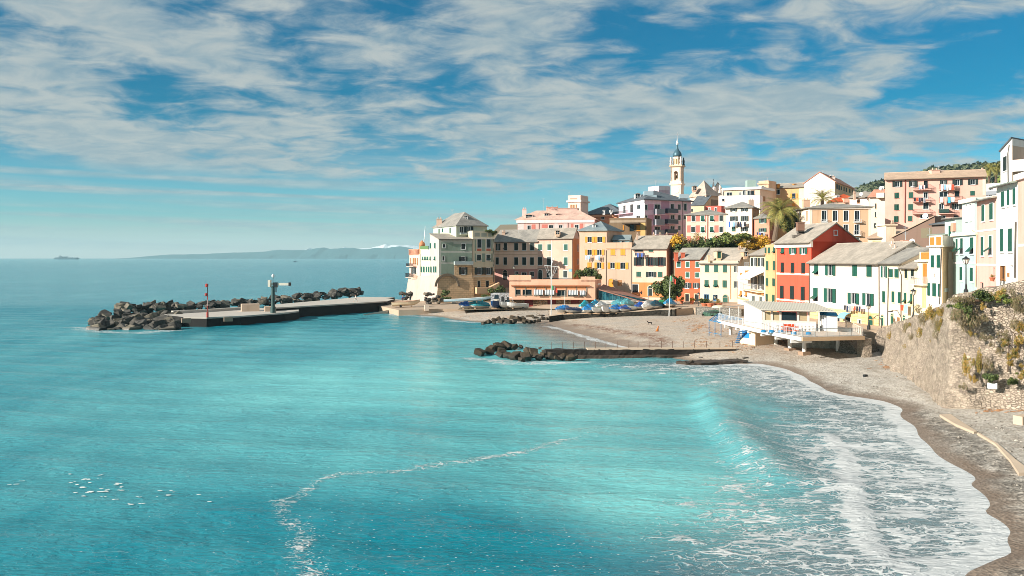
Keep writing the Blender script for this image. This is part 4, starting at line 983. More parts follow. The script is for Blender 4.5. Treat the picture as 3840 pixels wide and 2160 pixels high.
q.lathe((c0.x, c0.y, Zt(600)), [(.75, 0), (.68, .25), (.5, .8), (.35, 1.2), (.1, 1.35)], 14); q.tube([(c0.x, c0.y, Zt(600)+1.3), (c0.x, c0.y, Zt(510))], .08, 6)
q.build('bell', plain('bronze', srgb('#7d6a34'), .4, .7), T)
q = MB(); q.prism(sq(.1), Zt(450), Zt(440)); q.prism(sq(-.25), Zt(440), Zt(425)); q.prism(sq(-.05), Zt(425), Zt(418)); q.build('cornice', CR2, T)
q = MB(); R0 = wd*.34
q.lathe((c0.x, c0.y, Zt(418)), [(R0*1.06, 0), (R0*1.06, .3), (R0, .32), (R0, Zt(305)-Zt(418)-.5), (R0*1.12, Zt(305)-Zt(418)-.45), (R0*1.12, Zt(305)-Zt(418))], 8); d_ = q.build('drum', CR, T)
q = MB()
for i in range(8):
    t = 2*math.pi*(i+.5)/8; q.box((c0.x+R0*.94*math.cos(t), c0.y+R0*.94*math.sin(t), (Zt(405)+Zt(335))/2), (.12, .55, Zt(335)-Zt(405)), t)
q.build('drum_opening', plain('drum_shade', srgb('#8a7448'), .9), d_)
q = MB(); zd = Zt(303)
q.lathe((c0.x, c0.y, zd), [(R0*1.0, 0), (R0*1.12, .5), (R0*1.08, 1.1), (R0*.78, 1.9), (R0*.42, 2.5), (R0*.27, 3.1), (R0*.2, 4.0), (R0*.16, 4.5)], 16)
q.build('dome', plain('copper_blue', srgb('#456672'), .45, .3), T, smooth=True)
q = MB(); zc = zd+4.4; q.lathe((c0.x, c0.y, zc), [(.35, 0), (.5, .5), (.3, 1.0), (.16, 1.6), (.12, 2.2)], 8); q.build('finial', WHITE, T)
q = MB(); zx = zc+2.0; q.box((c0.x, c0.y, zx+1.0), (.16, .16, 2.8)); q.box((c0.x, c0.y, zx+1.5), (1.1, .16, .16)); q.build('cross', METALW, T)
for k, p in enumerate(sq(.3)):
    q = MB(); q.lathe((p[0], p[1], Zt(418)), [(.42, 0), (.42, .6), (.3, .65), (.42, 1.3), (.36, 1.9), (.2, 2.2), (.22, 2.5), (.16, 2.8), (.03, 2.9)], 8)
    st = q.build('statue', P_('#f0e4cf') if k != 2 else METALD, T)
q = MB(); f = Fac(L_, A); cu, cz = f.hit(*px('Z3', 990, 770)); n = 20; b = len(q.v)
for dd, rr in ((-.1, 1.25), (.06, 1.25), (.08, 1.1)):
    for i in range(n): a = 2*math.pi*i/n; q.v.append(tuple(f.pt(cu+rr*math.cos(a), cz+rr*math.sin(a), dd-.2)))
for j in range(2):
    for i in range(n): k = (i+1) % n; q.f.append((b+j*n+i, b+j*n+k, b+(j+1)*n+k, b+(j+1)*n+i))
q.f.append(tuple(b+2*n+i for i in range(n))); q.build('clock_face', plain('clock_white', srgb('#c8d4d4'), .5), T)
# church ---------------------------------------------------------------
h = House('church crossing with a tall pyramid slate roof beside the bell tower', 'church', (2648, 285), (2694, 290), ('L', 2587, 294), 12, ('Z3', 1480, 850), 'H', P_('#f0d8b8', .92), roofing('slate_rose2', '#cbb4a2', '#a8978c'), ridge=676, name='church_crossing', ks=KS, hip=.95, over=.5)
h.fullband('F', 12, h.ze-1.2, P_('#a9917a', .9), .02, 'side_light_tone')  # shaded wall coloured darker than the lit one
h.dormer('Z3', (1225, 720, 1280, 775), 289*KS, P_('#c9a890'), SLATE, depth=2); h.finish()
h = House('low curved apse of the church below the pyramid roof', 'church', (2592, 281), (2640, 279), 8, 10, ('Z3', 1290, 975), 'S', P_('#e2c49c', .9), SLATED, ridge=735, name='church_apse', ks=KS); h.finish()
h = House('white church gable with a small spire and a statue', 'church', (2668, 305), (2716, 304), 6, 14, ('Z3', 1560, 800), 'N', P_('#f8ecdc', .95), SLATE, ridge=688, name='church_gable', ks=KS, over=.1)
q = MB(); c = PT(*px('Z3', 1505, 745), 304*KS); q.lathe((c.x, c.y, c.z-1.2), [(1.2, 0), (1.0, 1.2), (.5, 1.8), (.25, 3.0), (.3, 3.1), (.05, 3.6)], 8); q.build('spire', P_('#f8ecdc', .95), h.root)
q = MB(); q.box((c.x, c.y, c.z+2.8), (.1, .1, 1.2)); q.box((c.x, c.y, c.z+3.0), (.5, .1, .1)); q.build('cross', METALD, h.root)
q = MB(); c = PT(*px('Z3', 1595, 770), 303*KS); q.lathe((c.x, c.y, c.z-1.0), [(.6, 0), (.5, 1.0), (.35, 1.1), (.5, 1.7), (.4, 2.2), (.2, 2.4), (.24, 2.7), (.08, 2.95)], 8); q.build('statue', P_('#f2e6d4'), h.root)
h.finish()
# cream houses with red panels ----------------------------------------
coral = P_('#dd8573', .9)
h = House('cream house with coral panels between green shutters above the hedge', 'house', (2572, 220), (2722, 216), 9, 8, ('Z3', 1400, 1103), 'H', P_('#ecd6b8', .92), SLATE, ridge=786, ks=KS, hip=.6)
h.win('F', 'Z3', 'C', [(1208, 1122, 1257, 1197), (1587, 1115, 1635, 1190), (1203, 1268, 1255, 1345), (1587, 1267, 1633, 1343)], sh=DGREEN, trim=P_('#f4e6cc'))
h.win('F', 'Z3', 'P', [(1335, 1120, 1382, 1195), (1460, 1120, 1508, 1195), (1333, 1272, 1382, 1345), (1457, 1270, 1505, 1345)], sh=GREEN, trim=P_('#f4e6cc'))
h.win('F', 'Z3', 'C', [(1330, 1418, 1372, 1475), (1457, 1420, 1500, 1475)], sh=GREEN, trim=P_('#f4e6cc'))
for y0, y1 in ((1118, 1197), (1250, 1347), (1398, 1480)): h.panels('F', 'Z3', [(1147, y0, 1198, y1), (1265, y0, 1320, y1), (1518, y0, 1575, y1), (1390, y0, 1405, y1)], coral)
h.pipe('F', 'Z3', [(1428, 1110), (1425, 1470)], plain('pipe_red', srgb('#8a3b2c'), .6), .09); h.finish()
h = House('small red rooftop house with a tiled edge behind the coral panelled house', 'house', (2640, 232), (2705, 230), 5, 14, ('Z3', 1500, 1000), 'F', P_('#cf6a58', .9), TERRA, name='rooftop_house', ks=KS, parapet=.3)
h.win('F', 'Z3', 'W', [(1440, 1010, 1462, 1060), (1525, 1010, 1550, 1060)], trim=True); h.finish()
h = House('small cream block with a flat top left of the red rooftop house', 'house', (2592, 233), (2640, 231), 5, 12, ('Z3', 1290, 1000), 'F', P_('#e8d0a4', .9), CONC, name='rooftop_house', ks=KS, parapet=.2); h.win('F', 'Z3', 'C', [(1203, 1025, 1225, 1065)], sh=DGREEN); h.finish()
h = House('cream house with a slate hip roof and a laundry line below its window', 'house', (2722, 216), (2821, 212), ('R', 2847, 222), 8, ('Y1', 760, 648), 'H', P_('#f0dcc0', .92), SLATE, ridge=756, ks=KS, hip=.8, over=.6)
h.win('F', 'Y1', 'O', [(648, 657, 740, 700), (793, 655, 887, 697), (645, 765, 747, 828), (790, 762, 893, 830), (790, 905, 888, 970)], sh=DGREEN)
h.win('F', 'Y1', 'C', [(668, 905, 717, 968), (660, 1015, 710, 1060)], sh=GREEN)
h.fullband('R', 8, h.ze-.05, P_('#b08a64', .9), .02, 'side_light_tone'); h.chimney('Y1', 930, 555, 610, 219*KS, 1.2); h.finish()  # brown coat carries the shade of the right side
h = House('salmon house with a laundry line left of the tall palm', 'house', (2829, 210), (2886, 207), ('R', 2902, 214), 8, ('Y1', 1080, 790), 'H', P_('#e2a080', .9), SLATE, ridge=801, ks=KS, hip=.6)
h.win('F', 'Y1', 'O', [(1037, 800, 1140, 855), (1033, 927, 1140, 978)], sh=GREEN); h.fullband('R', 8, h.ze-.05, P_('#a0624a', .9), .02, 'side_light_tone'); h.finish()  # darker salmon paints shade on the right side
h = House('white terrace wall building with one tiny dark window', 'house', (2694, 254), (2850, 250), 10, 12, ('Y1', 670, 492), 'F', P_('#faeadc', .98), CONC, ks=KS, parapet=.2)
h.win('F', 'Y1', 'D', [(537, 527, 565, 560)]); h.finish()
h = House('flat roofed cream penthouse with a terrace above the white wall', 'house', (2716, 262), (2850, 257), ('R', 2897, 265), 22, ('Y1', 800, 392), 'F', P_('#ecd2b0', .92), CONC, name='penthouse', ks=KS, parapet=.4)
h.win('F', 'Y1', 'W', [(597, 440, 670, 488), (770, 440, 798, 480), (820, 415, 855, 475), (880, 420, 925, 495)], trim=True); h.win('F', 'Y1', 'D', [(928, 415, 975, 510)])
h.balcony('F', 'Y1', (860, 475, 1000, 520), 2, 'rail'); h.fullband('F', h.ze-.3, h.ze+.45, WHITE, .6, 'cornice'); h.fullband('R', h.ze-.3, h.ze+.45, WHITE, .6, 'cornice')
h.win('R', 'Y1', 'C', [(1095, 495, 1120, 560)], sh=BROWN)
c = PT(*px('Y1', 925, 330), 262*KS); q = MB(); q.box((c.x, c.y, c.z), (2.8, 2.4, 2.4)); q.build('lift_housing', plain('glass_block', srgb('#9fb4ac'), .3), h.root)
h.finish()
h = House('ochre house with yellow shutters and small roof dormers behind the palm', 'house', (2886, 270), (3016, 264), 10, 10, ('Y1', 1420, 376), 'G', P_('#e2b87c', .92), SLATEW, ridge=689, ks=KS)
h.win('F', 'Y1', 'W', [(1262, 400, 1320, 465)], trim=True); h.win('F', 'Y1', 'O', [(1463, 455, 1560, 515)], sh=YELLOW, frame=BLUEP); h.win('F', 'Y1', 'C', [(1490, 580, 1530, 628)], sh=YELLOW)
for r in ((1283, 330, 1325, 362), (1503, 325, 1548, 360)): h.dormer('Y1', r, 268*KS, P_('#e2a23c'), SLATEW, style='S', sh=YELLOW, depth=2)
h.panels('F', 'Y1', [(1580, 380, 1650, 700)], P_('#f0dcb0'), .04); h.finish()
h = House('little square cream tower with an arched window left of the ochre house', 'tower', (2845, 266), (2882, 264), 6, 20, ('Y1', 1100, 320), 'F', P_('#e8c8a0', .9), CONC, name='lookout_tower', ks=KS, parapet=.9)
h.win('F', 'Y1', 'W', [(1080, 355, 1108, 385)], trim=True); h.fullband('F', h.ze-.2, h.ze+.2, P_('#d8b890'), .3, 'cornice'); h.aerial('Y1', 1150, 230, 275, 266*KS); h.finish()
h = House('big white gabled house with a row of dark windows on its long side', 'house', (3016, 260), (3131, 255), ('R', 3206, 282), 10, ('Y2', 420, 595), 'N', P_('#fcecdc', .98), TERRA, ridge=663, ks=KS, over=.5)
h.win('R', 'Y2', 'C', [(637, 618, 657, 685), (665, 632, 687, 695), (697, 648, 712, 700), (735, 655, 748, 715), (765, 668, 780, 725), (810, 682, 827, 735), (847, 690, 858, 740)], sh=DGREEN)
for x in (527, 580): h.chimney('Y2', x, 515, 570, 264*KS, 1.6, P_('#e8d8c4'))
h.fullband('R', 10, h.ze-.05, P_('#f0d4a4', .95), .02, 'side_light_tone'); h.aerial('Y2', 455, 430, 530, 262*KS); h.finish()  # long right side duller, its shade painted as colour
h = House('house with a bright orange tiled roof and a white dormer', 'house', (3112, 242), (3225, 240), 8, 10, ('Y2', 750, 850), 'H', P_('#e8c8a8', .9), ORTILE, ridge=727, ks=KS, hip=.8)
h.dormer('Y2', (640, 772, 680, 822), 243*KS, WHITE, WHITE, depth=2); h.chimney('Y2', 770, 815, 840, 241*KS, 1.8, P_('#e8b898'), 0); h.finish()
h = House('small white roof block with a brown shutter right of the orange roof', 'house', (3186, 226), (3260, 223), 7, 14, ('Y2', 950, 800), 'S', P_('#f0e6da', .95), SLATEW, ridge=722, name='rooftop_house', ks=KS)
h.win('F', 'Y2', 'C', [(918, 835, 962, 880)], sh=BROWN); h.dish('Y2', 975, 752, 222*KS, .5); h.chimney('Y2', 885, 740, 800, 224*KS, .6); h.finish()
h = House('brown roofed house behind the small white roof block', 'house', (3200, 262), (3262, 259), 8, 14, ('Y2', 1000, 770), 'H', P_('#dcc0a0', .9), SLATE, ridge=715, ks=KS, hip=.8); h.aerial('Y2', 905, 690, 720, 258*KS); h.finish()
h = House('tan house with a pale hip roof and four tall white framed windows', 'house', (3037, 194), (3266, 191), ('L', 2980, 206), 6, ('Y2', 690, 933), 'H', P_('#dcb88e', .9), SLATE, ridge=762, ks=KS, hip=.5, over=.7)
h.win('F', 'Y2', 'W', [(442, 978, 508, 1118), (592, 978, 655, 1118), (740, 978, 803, 1118), (890, 980, 953, 1118), (737, 1168, 800, 1285), (887, 1168, 948, 1303), (885, 1345, 948, 1400)], trim=True)
for r in ((425, 1100, 522, 1132), (873, 1100, 980, 1132)): h.balcony('F', 'Y2', r, .8, 'rail', METALW, WHITE)
h.balcony('F', 'Y2', (870, 1250, 970, 1312), .8, 'rail', METALW, WHITE)
h.panels('F', 'Y2', [(285, 945, 312, 1160), (1075, 945, 1110, 1420)], P_('#e6dac6'), .04, 'quoins'); h.fullband('F', h.ze-.4, h.ze-.1, P_('#f0e4d0'), .3, 'cornice')
h.win('L', 'Y2', 'D', [(120, 1010, 133, 1130), (150, 1005, 163, 1130), (235, 985, 250, 1110)]); h.chimney('Y2', 228, 835, 900, 202*KS, 1.6, P_('#dcb490'))
h.fullband('L', 6, h.ze-.4, P_('#f8e8d0'), .02, 'side_light_tone'); h.finish()  # left side paler: sunlight painted into the colour
h = House('tall cream house side between the tan house and the pink apartment block', 'house', (3258, 218), (3322, 216), 10, 8, ('Y2', 1200, 792), 'S', P_('#f6e2c0', .95), TERRA, ridge=712, ks=KS)
h.win('F', 'Y2', 'C', [(1165, 880, 1182, 950), (1150, 1148, 1178, 1210), (1162, 995, 1175, 1065)], sh=DGREEN); h.balcony('F', 'Y2', (1195, 740, 1300, 800), 1.5, 'solid', P_('#f2e4d2'))
for x in (1240, 1262): h.dish('Y2', x, 670, 214*KS, .5)
h.finish()
pk = P_('#eebba6', .95)
h = House('pink apartment block with many balconies and hanging laundry', 'apartment block', (3319, 197), (3697, 189), 10, 8, ('Y3', 600, 598), 'G', pk, roofing('slate_tan', '#c9ac92', '#b59a84'), ridge=645, name='apartment_block', ks=KS, over=.8)
h.win('F', 'Y2', 'O', [(1400, 578, 1532, 655), (1622, 575, 1740, 655)], sh=DGREEN)
h.win('F', 'Y2', 'C', [(1428, 733, 1487, 808), (1425, 893, 1483, 970), (1420, 1052, 1480, 1132)], sh=GREEN)
h.win('F', 'Y3', 'C', [(-22, 805, 40, 880), (-22, 963, 37, 1043), (-22, 1125, 33, 1203), (172, 800, 232, 877), (165, 962, 228, 1040), (162, 1123, 220, 1190), (1008, 782, 1068, 845)], sh=GREEN)
h.win('F', 'Y3', 'O', [(177, 645, 270, 718), (765, 628, 903, 705), (758, 953, 890, 1032), (977, 622, 1112, 698), (597, 635, 692, 690)], sh=DGREEN)
h.win('F', 'Y3', 'W', [(375, 800, 432, 880), (370, 935, 445, 1028), (330, 1100, 440, 1155), (590, 795, 698, 862), (587, 958, 645, 1030), (577, 1120, 675, 1185)], trim=True)
h.win('F', 'Y3', 'D', [(378, 643, 432, 750), (795, 785, 858, 862), (785, 1115, 850, 1150)])
for r in ((232, 705, 475, 768), (587, 692, 797, 762), (228, 870, 465, 930), (587, 862, 900, 930), (225, 1032, 468, 1092), (578, 1032, 790, 1088)): h.balcony('F', 'Y3', r, 1.3, 'rail')
h.panels('F', 'Y3', [(585, 1035, 718, 1080)], plain('balcony_screen_green', srgb('#24403a'), .8), 1.34, 'balcony_screen')
h.pipe('F', 'Y2', [(1575, 555), (1570, 1140)], plain('pipe_red', srgb('#8a3b2c'), .6), .1); h.pipe('F', 'Y3', [(128, 625), (120, 1210)], plain('pipe_red', srgb('#8a3b2c'), .6), .1)
h.band('F', 'Y3', (1178, 600, 1218, 840), P_('#e8d2bc'), .04, 'quoins')
h.chimney('Y3', 522, 505, 590, 196*KS, 2.0, P_('#ecc0a8')); h.chimney('Y3', 615, 520, 550, 198*KS, 4.5, P_('#ecd2c4'), 0); h.chimney('Y3', 1172, 500, 540, 196*KS, .6); h.dish('Y3', 395, 1120, 190*KS, .65)
h.aerial('Y3', 580, 440, 530, 197*KS); h.finish()
h = House('white flat roofed villa under the palms behind the apartment block', 'house', (3690, 262), (3760, 258), 8, 14, ('Y3', 1300, 735), 'F', P_('#e8e6e0', .9), CONC, name='villa', parapet=1.2)
h.win('F', 'Y3', 'W', [(1270, 750, 1315, 770), (1260, 825, 1310, 850)], trim=True); h.band('F', 'Y3', (1220, 785, 1390, 835), P_('#8d979c'), .5); h.finish()
# roofs in the middle distance on the right ---------------------------
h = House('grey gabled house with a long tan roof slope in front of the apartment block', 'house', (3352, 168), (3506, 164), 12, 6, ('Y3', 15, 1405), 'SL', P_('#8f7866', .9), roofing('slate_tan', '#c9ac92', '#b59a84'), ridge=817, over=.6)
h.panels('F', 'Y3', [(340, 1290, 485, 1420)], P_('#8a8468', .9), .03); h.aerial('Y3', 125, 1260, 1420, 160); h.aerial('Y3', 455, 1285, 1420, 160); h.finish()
h = House('cream house with a tall blank chimney block and a tan lean to roof', 'house', (3254, 176), (3364, 172), 8, 6, ('Y2', 1200, 1352), 'S', P_('#f4dcb8', .95), roofing('slate_tan', '#c9ac92', '#b59a84'), ridge=862, over=.4)
h.panels('F', 'Y2', [(1130, 1385, 1420, 1449)], P_('#e8b888'), .03)
c0 = PT(*px('Y2', 1312, 1180), 172); c1 = PT(*px('Y2', 1445, 1345), 172); q = MB(); q.box(((c0.x+c1.x)/2, 174, (c0.z+c1.z)/2-1), (c1.x-c0.x, 4, c0.z-c1.z+2)); q.box(((c0.x+c1.x)/2, 174, c0.z+.15), (c1.x-c0.x+.6, 4.5, .3)); q.build('roof_room', P_('#f6e6c8'), h.root)
h.chimney('Y2', 1402, 1150, 1175, 173, .5); h.finish()
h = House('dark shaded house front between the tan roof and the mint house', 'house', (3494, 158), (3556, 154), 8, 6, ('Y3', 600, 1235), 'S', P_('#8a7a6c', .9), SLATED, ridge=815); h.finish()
h = House('small house with a mossy roof edge above the orange screens', 'house', (3490, 130), (3552, 126), 8, 6, ('Y3', 590, 1385), 'S', P_('#ecd8b0', .95), roofing('slate_green', '#9aa394', '#848f84'), ridge=866); h.finish()
h = House('tan house with an overgrown roof terrace below the lilac palazzo', 'house', (2285, 236), (2424, 233), 9, 6, ('Z3', 300, 1215), 'F', P_('#8f7a5c', .8), CONC, parapet=1.3)  # wall colour dulled to include the shade lying on it
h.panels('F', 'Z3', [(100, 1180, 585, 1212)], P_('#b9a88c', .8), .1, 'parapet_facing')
f = h.F; u0, u1, za, zb = f.rect('Z3', (290, 1218, 510, 1235)); q = MB(); f.box(q, u0, u1, za, zb, 0, 2.6); q.build('pergola', plain('pergola_wood', srgb('#4a3a2c'), .9), h.root)
h.win('F', 'Z3', 'D', [(365, 1240, 425, 1330)]); h.win('F', 'Z3', 'C', [(275, 1250, 292, 1310), (460, 1245, 505, 1330)], sh=YELLOW); h.panels('F', 'Z3', [(512, 1215, 580, 1395)], P_('#d8b468'), .03); h.finish()
# peach restaurant over boat sheds -------------------------------------
pch = P_('#f6c29c', .95)
h = House('peach waterfront restaurant on a rubble stone base with striped awnings', 'restaurant', (1910, 203), (2232, 202), ('R', 2255, 209), 4.0, ('Z2', 600, 1218), 'F', pch, CONC, name='restaurant', parapet=.35)
zb_ = ZZ(1123, 203)
h.z0 = zb_
h.win('F', 'Z2', 'W', [(195, 1328, 256, 1395), (290, 1328, 410, 1398), (442, 1332, 565, 1405), (590, 1332, 718, 1407), (757, 1334, 878, 1410), (907, 1340, 1038, 1412), (1065, 1342, 1138, 1415)], frame=plain('grey_post', srgb('#8d8678'), .7))
h.band('F', 'Z2', (135, 1268, 1200, 1282), P_('#a8683c'), .5, 'canopy'); h.band('F', 'Z2', (180, 1284, 1160, 1322), P_('#e09a60', .95), .02, 'lintel_facing')
f = h.F
for i in range(8):
    u0, u1, za, zb2 = f.rect('Z2', (182+138*i, 1284, 194+138*i, 1415)); q = MB(); f.box(q, u0, u1, za, zb2, -.05, .12); q.build('pilaster', plain('grey_post', srgb('#8d8678'), .7), h.root)
h.band('R', 'Z2', (1310, 1235, 1350, 1262), plain('sign_white', srgb('#e8e6e0'), .6), .05, 'sign')
f.box((q := MB()), 0, 5.0, h.ze, h.ze+1.5, -.35, 0); q.build('parapet_wall', pch, h.root)
f.box((q := MB()), f.L-3.2, f.L, h.ze, h.ze+1.1, -2.6, 0); q.build('planter_wall', pch, h.root)
h.finish()
def stripes_mat():
    m, t, b = newmat('awning_stripes'); p = t.pos(); sx = t.n.new('ShaderNodeSeparateXYZ'); t.link(p, sx.inputs[0])
    k = t.math('FRACT', t.math('DIVIDE', sx.outputs[0], .36)); t.link(t.mix(t.math('GREATER_THAN', k, .55), (.72, .72, .72), (.10, .13, .15)), b.inputs['Base Color']); return m
STR = stripes_mat()
for i, r in enumerate(((440, 1328, 567, 1382), (588, 1330, 720, 1380), (905, 1338, 1040, 1385), (1063, 1340, 1140, 1388))):
    u0, u1, za, zb2 = f.rect('Z2', r); q = MB()
    q.hexa([f.pt(u0, za, .75), f.pt(u1, za, .75), f.pt(u1, zb2, .08), f.pt(u0, zb2, .08), f.pt(u0, za+.04, .78), f.pt(u1, za+.04, .78), f.pt(u1, zb2+.04, .1), f.pt(u0, zb2+.04, .1)])
    f.box(q, u0, u1, za-.22, za, .74, .77)
    tag(q.build('awning', STR), ('striped awning on the third restaurant window from the left', 'striped awning just left of the flag on the restaurant', 'striped awning right of the flag on the restaurant', 'narrow striped awning on the last restaurant window')[i], 'awning', 'striped restaurant awnings')
# stone sheds under the restaurant
RUB = stone_mat('rubble_shade', '#7d6c5a', '#a08a70', '#5d5044', 1.6, .8, False)
a_, b_ = XY(1912, 204.2), XY(2236, 203.2); f = Fac(a_, b_); sh_ = thing('boat_shed', 'rubble stone boat sheds with dark red doors under the restaurant', 'boat shed', (0, 206, 1.2))
REDD = plain('dark_red_paint', srgb('#6e1a14'), .6, var=.2); q = MB(); holes = [f.rect('P', r) for r in ((1967, 1126, 1999, 1154), (2053, 1128, 2085, 1156), (2140, 1130, 2173, 1158))]
us = sorted({0, f.L}|{x for hh in holes for x in hh[:2]}); prev = 0
for hh in sorted(holes)+[(f.L, f.L, 0, 0)]:
    f.box(q, prev, hh[0], .8, zb_-.01, -5, 0); prev = hh[1]
q.build('wall', RUB, sh_)
for hh in holes:
    q = MB(); f.box(q, hh[0], hh[1], .8, zb_-.05, -.5, -.25); f.box(q, (hh[0]+hh[1])/2-.03, (hh[0]+hh[1])/2+.03, .9, zb_-.1, -.25, -.22); q.build('door', REDD, sh_)
q = MB(); q.prism([XY(1910, 203), XY(2232, 202), XY(2232, 209), XY(1910, 210)], zb_-.02, zb_+.0); q.build('floor_slab', pch, sh_)
# ramp building with brown canopy and teal glazing
r = thing('glazed_pavilion', 'long glazed pavilion with a sloping brown canopy and teal glass right of the restaurant', 'pavilion', (*XY(2360, 200), 1.2))
f = Fac(XY(2243, 203), XY(2478, 198))
pa, pb = f.hit(2243, 1078), f.hit(2478, 1148); g0, g1 = f.hit(2243, 1092), f.hit(2478, 1150)
zg = f.hit(2300, 1126)[1]
q = MB(); q.hexa([f.pt(0, pa[1]-.5, .5), f.pt(f.L, pb[1]-.3, .5), f.pt(f.L, pb[1]-.3, -5), f.pt(0, pa[1]+.2, -5), f.pt(0, pa[1]-.3, .5), f.pt(f.L, pb[1]-.1, .5), f.pt(f.L, pb[1]-.05, -5), f.pt(0, pa[1]+.6, -5)])
q.build('canopy', roofing('canopy_brown', '#a87a68', '#8d6354'), r)
q = MB(); q.hexa([f.pt(.1, zg, -.1), f.pt(f.L-.4, zg-.3, -.1), f.pt(f.L-.4, zg-.3, -4.5), f.pt(.1, zg, -4.5), f.pt(.1, pa[1]-.55, -.1), f.pt(f.L-.4, pb[1]-.05, -.1), f.pt(f.L-.4, pb[1]-.05, -4.5), f.pt(.1, pa[1]-.1, -4.5)])
m, t, b = newmat('teal_glass'); t.link(t.mix(t.step(t.noise(t.pos(), 1.2, 3), .45, .6), (.02, .10, .13), (.006, .03, .05)), b.inputs['Base Color']); b.inputs['Roughness'].default_value = .12
q.build('glazing', m, r)
q = MB()
for i in range(18):
    u = .1+(f.L-.6)*i/17; t_ = i/17; f.box(q, u, u+.09, zg-.2, pa[1]*(1-t_)+pb[1]*t_-.4, -.1, 0)
q.build('mullions', plain('teal_frame', srgb('#2f6f78'), .5), r)
q = MB(); f.box(q, 0, f.L, 1.0, zg-.3, -4.6, -.2); q.build('wall', RUB, r); q = MB(); f.box(q, 0, f.L, zg-.32, zg-.05, -.2, .25); q.build('sill', CONC, r)
# ------------------------------------------------------------------ shore, beach, sea
SH_PX = [(1440, 1170), (1480, 1176), (1560, 1182), (1664, 1189), (1703, 1201), (1778, 1206), (1850, 1214), (2000, 1212), (2046, 1210), (2093, 1230), (2158, 1250), (2240, 1270), (2316, 1294), (2385, 1312), (2450, 1330), (2560, 1352), (2700, 1362), (2790, 1366),
         (2863, 1364), (2981, 1395), (3059, 1445), (3132, 1481), (3271, 1498), (3340, 1512), (3383, 1534), (3361, 1557), (3417, 1590), (3450, 1652), (3545, 1736), (3618, 1770), (3663, 1797), (3624, 1817), (3674, 1853), (3713, 1898), (3679, 1920), (3741, 1954), (3780, 1993), (3758, 2024), (3802, 2074), (3730, 2095), (3618, 2140)]
def chaikin(l, n=2):
    for _ in range(n):
        o = [l[0]]
        for a, b in zip(l[:-1], l[1:]): o += [(a[0]*.75+b[0]*.25, a[1]*.75+b[1]*.25), (a[0]*.25+b[0]*.75, a[1]*.25+b[1]*.75)]
        l = o+[l[-1]]
    return l
SHORE = chaikin([G(a, b)[:2] for a, b in SH_PX], 2)+[(15.5, 33), (8, 29), (-5, 22), (-22, 14), (-60, 8)]
LAND = SHORE+[(-60, -60), (300, -60), (300, 500), (-36, 500), (-36, 236)]
def seg_dist(x, y, line, closed=False):
    d = np.full(x.shape, 1e9); n = len(line)
    for i in range(n if closed else n-1):
        ax, ay = line[i]; bx, by = line[(i+1) % n]; vx, vy = bx-ax, by-ay; L2 = vx*vx+vy*vy+1e-9
        t = np.clip(((x-ax)*vx+(y-ay)*vy)/L2, 0, 1); d = np.minimum(d, np.hypot(x-ax-t*vx, y-ay-t*vy))
    return d
def inside(x, y, poly):
    r = np.zeros(x.shape, bool); n = len(poly)
    for i in range(n):
        ax, ay = poly[i]; bx, by = poly[(i+1) % n]
        c = ((ay > y) != (by > y)); xx = (bx-ax)*(y-ay)/((by-ay) if by != ay else 1e-9)+ax; r ^= c & (x < xx)
    return r
_SD = {}
def sdist(x, y):
    if x.size < 5000: return _sdist(x, y)
    k = (x.shape, float(x.ravel()[0]), float(y.ravel()[-1]))
    if k not in _SD: _SD[k] = _sdist(x, y)
    return _SD[k]
def _sdist(x, y):
    d = seg_dist(x, y, SHORE); return np.where(inside(x, y, LAND), d, -d)
def vnoise(x, y, s, seed=0):
    rs = np.random.RandomState(seed); g = rs.rand(64, 64); fx, fy = x*s+100, y*s+100
    ix, iy = np.floor(fx).astype(int), np.floor(fy).astype(int); tx, ty = fx-ix, fy-iy; tx = tx*tx*(3-2*tx); ty = ty*ty*(3-2*ty)
    a, b, c, d = g[ix % 64, iy % 64], g[(ix+1) % 64, iy % 64], g[ix % 64, (iy+1) % 64], g[(ix+1) % 64, (iy+1) % 64]
    return (a*(1-tx)+b*tx)*(1-ty)+(c*(1-tx)+d*tx)*ty
def fbm(x, y, s, o=4, seed=0):
    v = 0; a = .5; t = 0
    for i in range(o): v = v+a*vnoise(x, y, s*2**i, seed+i); t += a; a *= .5
    return v/t
def sstep(x, a, b): t = np.clip((x-a)/(b-a), 0, 1); return t*t*(3-2*t)
def grid_mesh(name, xs, ys, zf, m, attrs=None, keep=None):
    X, Y = np.meshgrid(xs, ys); Zv = zf(X, Y); nx, ny = len(xs), len(ys)
    v = np.stack([X.ravel(), Y.ravel(), Zv.ravel()], 1); i = np.arange(nx*ny).reshape(ny, nx)
    f = np.stack([i[:-1, :-1], i[:-1, 1:], i[1:, 1:], i[1:, :-1]], -1).reshape(-1, 4)
    if keep is not None:
        kx, ky = X.ravel()[f].mean(1), Y.ravel()[f].mean(1); f = f[keep(kx, ky)]
    me = bpy.data.meshes.new(name); me.vertices.add(len(v)); me.vertices.foreach_set('co', v.ravel().astype(np.float32))
    me.loops.add(f.size); me.loops.foreach_set('vertex_index', f.ravel().astype(np.int32))
    me.polygons.add(len(f)); me.polygons.foreach_set('loop_start', np.arange(0, f.size, 4, dtype=np.int32)); me.polygons.foreach_set('loop_total', np.full(len(f), 4, np.int32))
    me.polygons.foreach_set('use_smooth', [True]*len(f)); me.update(calc_edges=True); me.validate()
    for k, fn in (attrs or {}).items():
        a = me.attributes.new(k, 'FLOAT', 'POINT'); a.data.foreach_set('value', fn(X, Y).ravel().astype(np.float32))
    me.materials.append(m); o = bpy.data.objects.new(name, me); COL.objects.link(o); return o
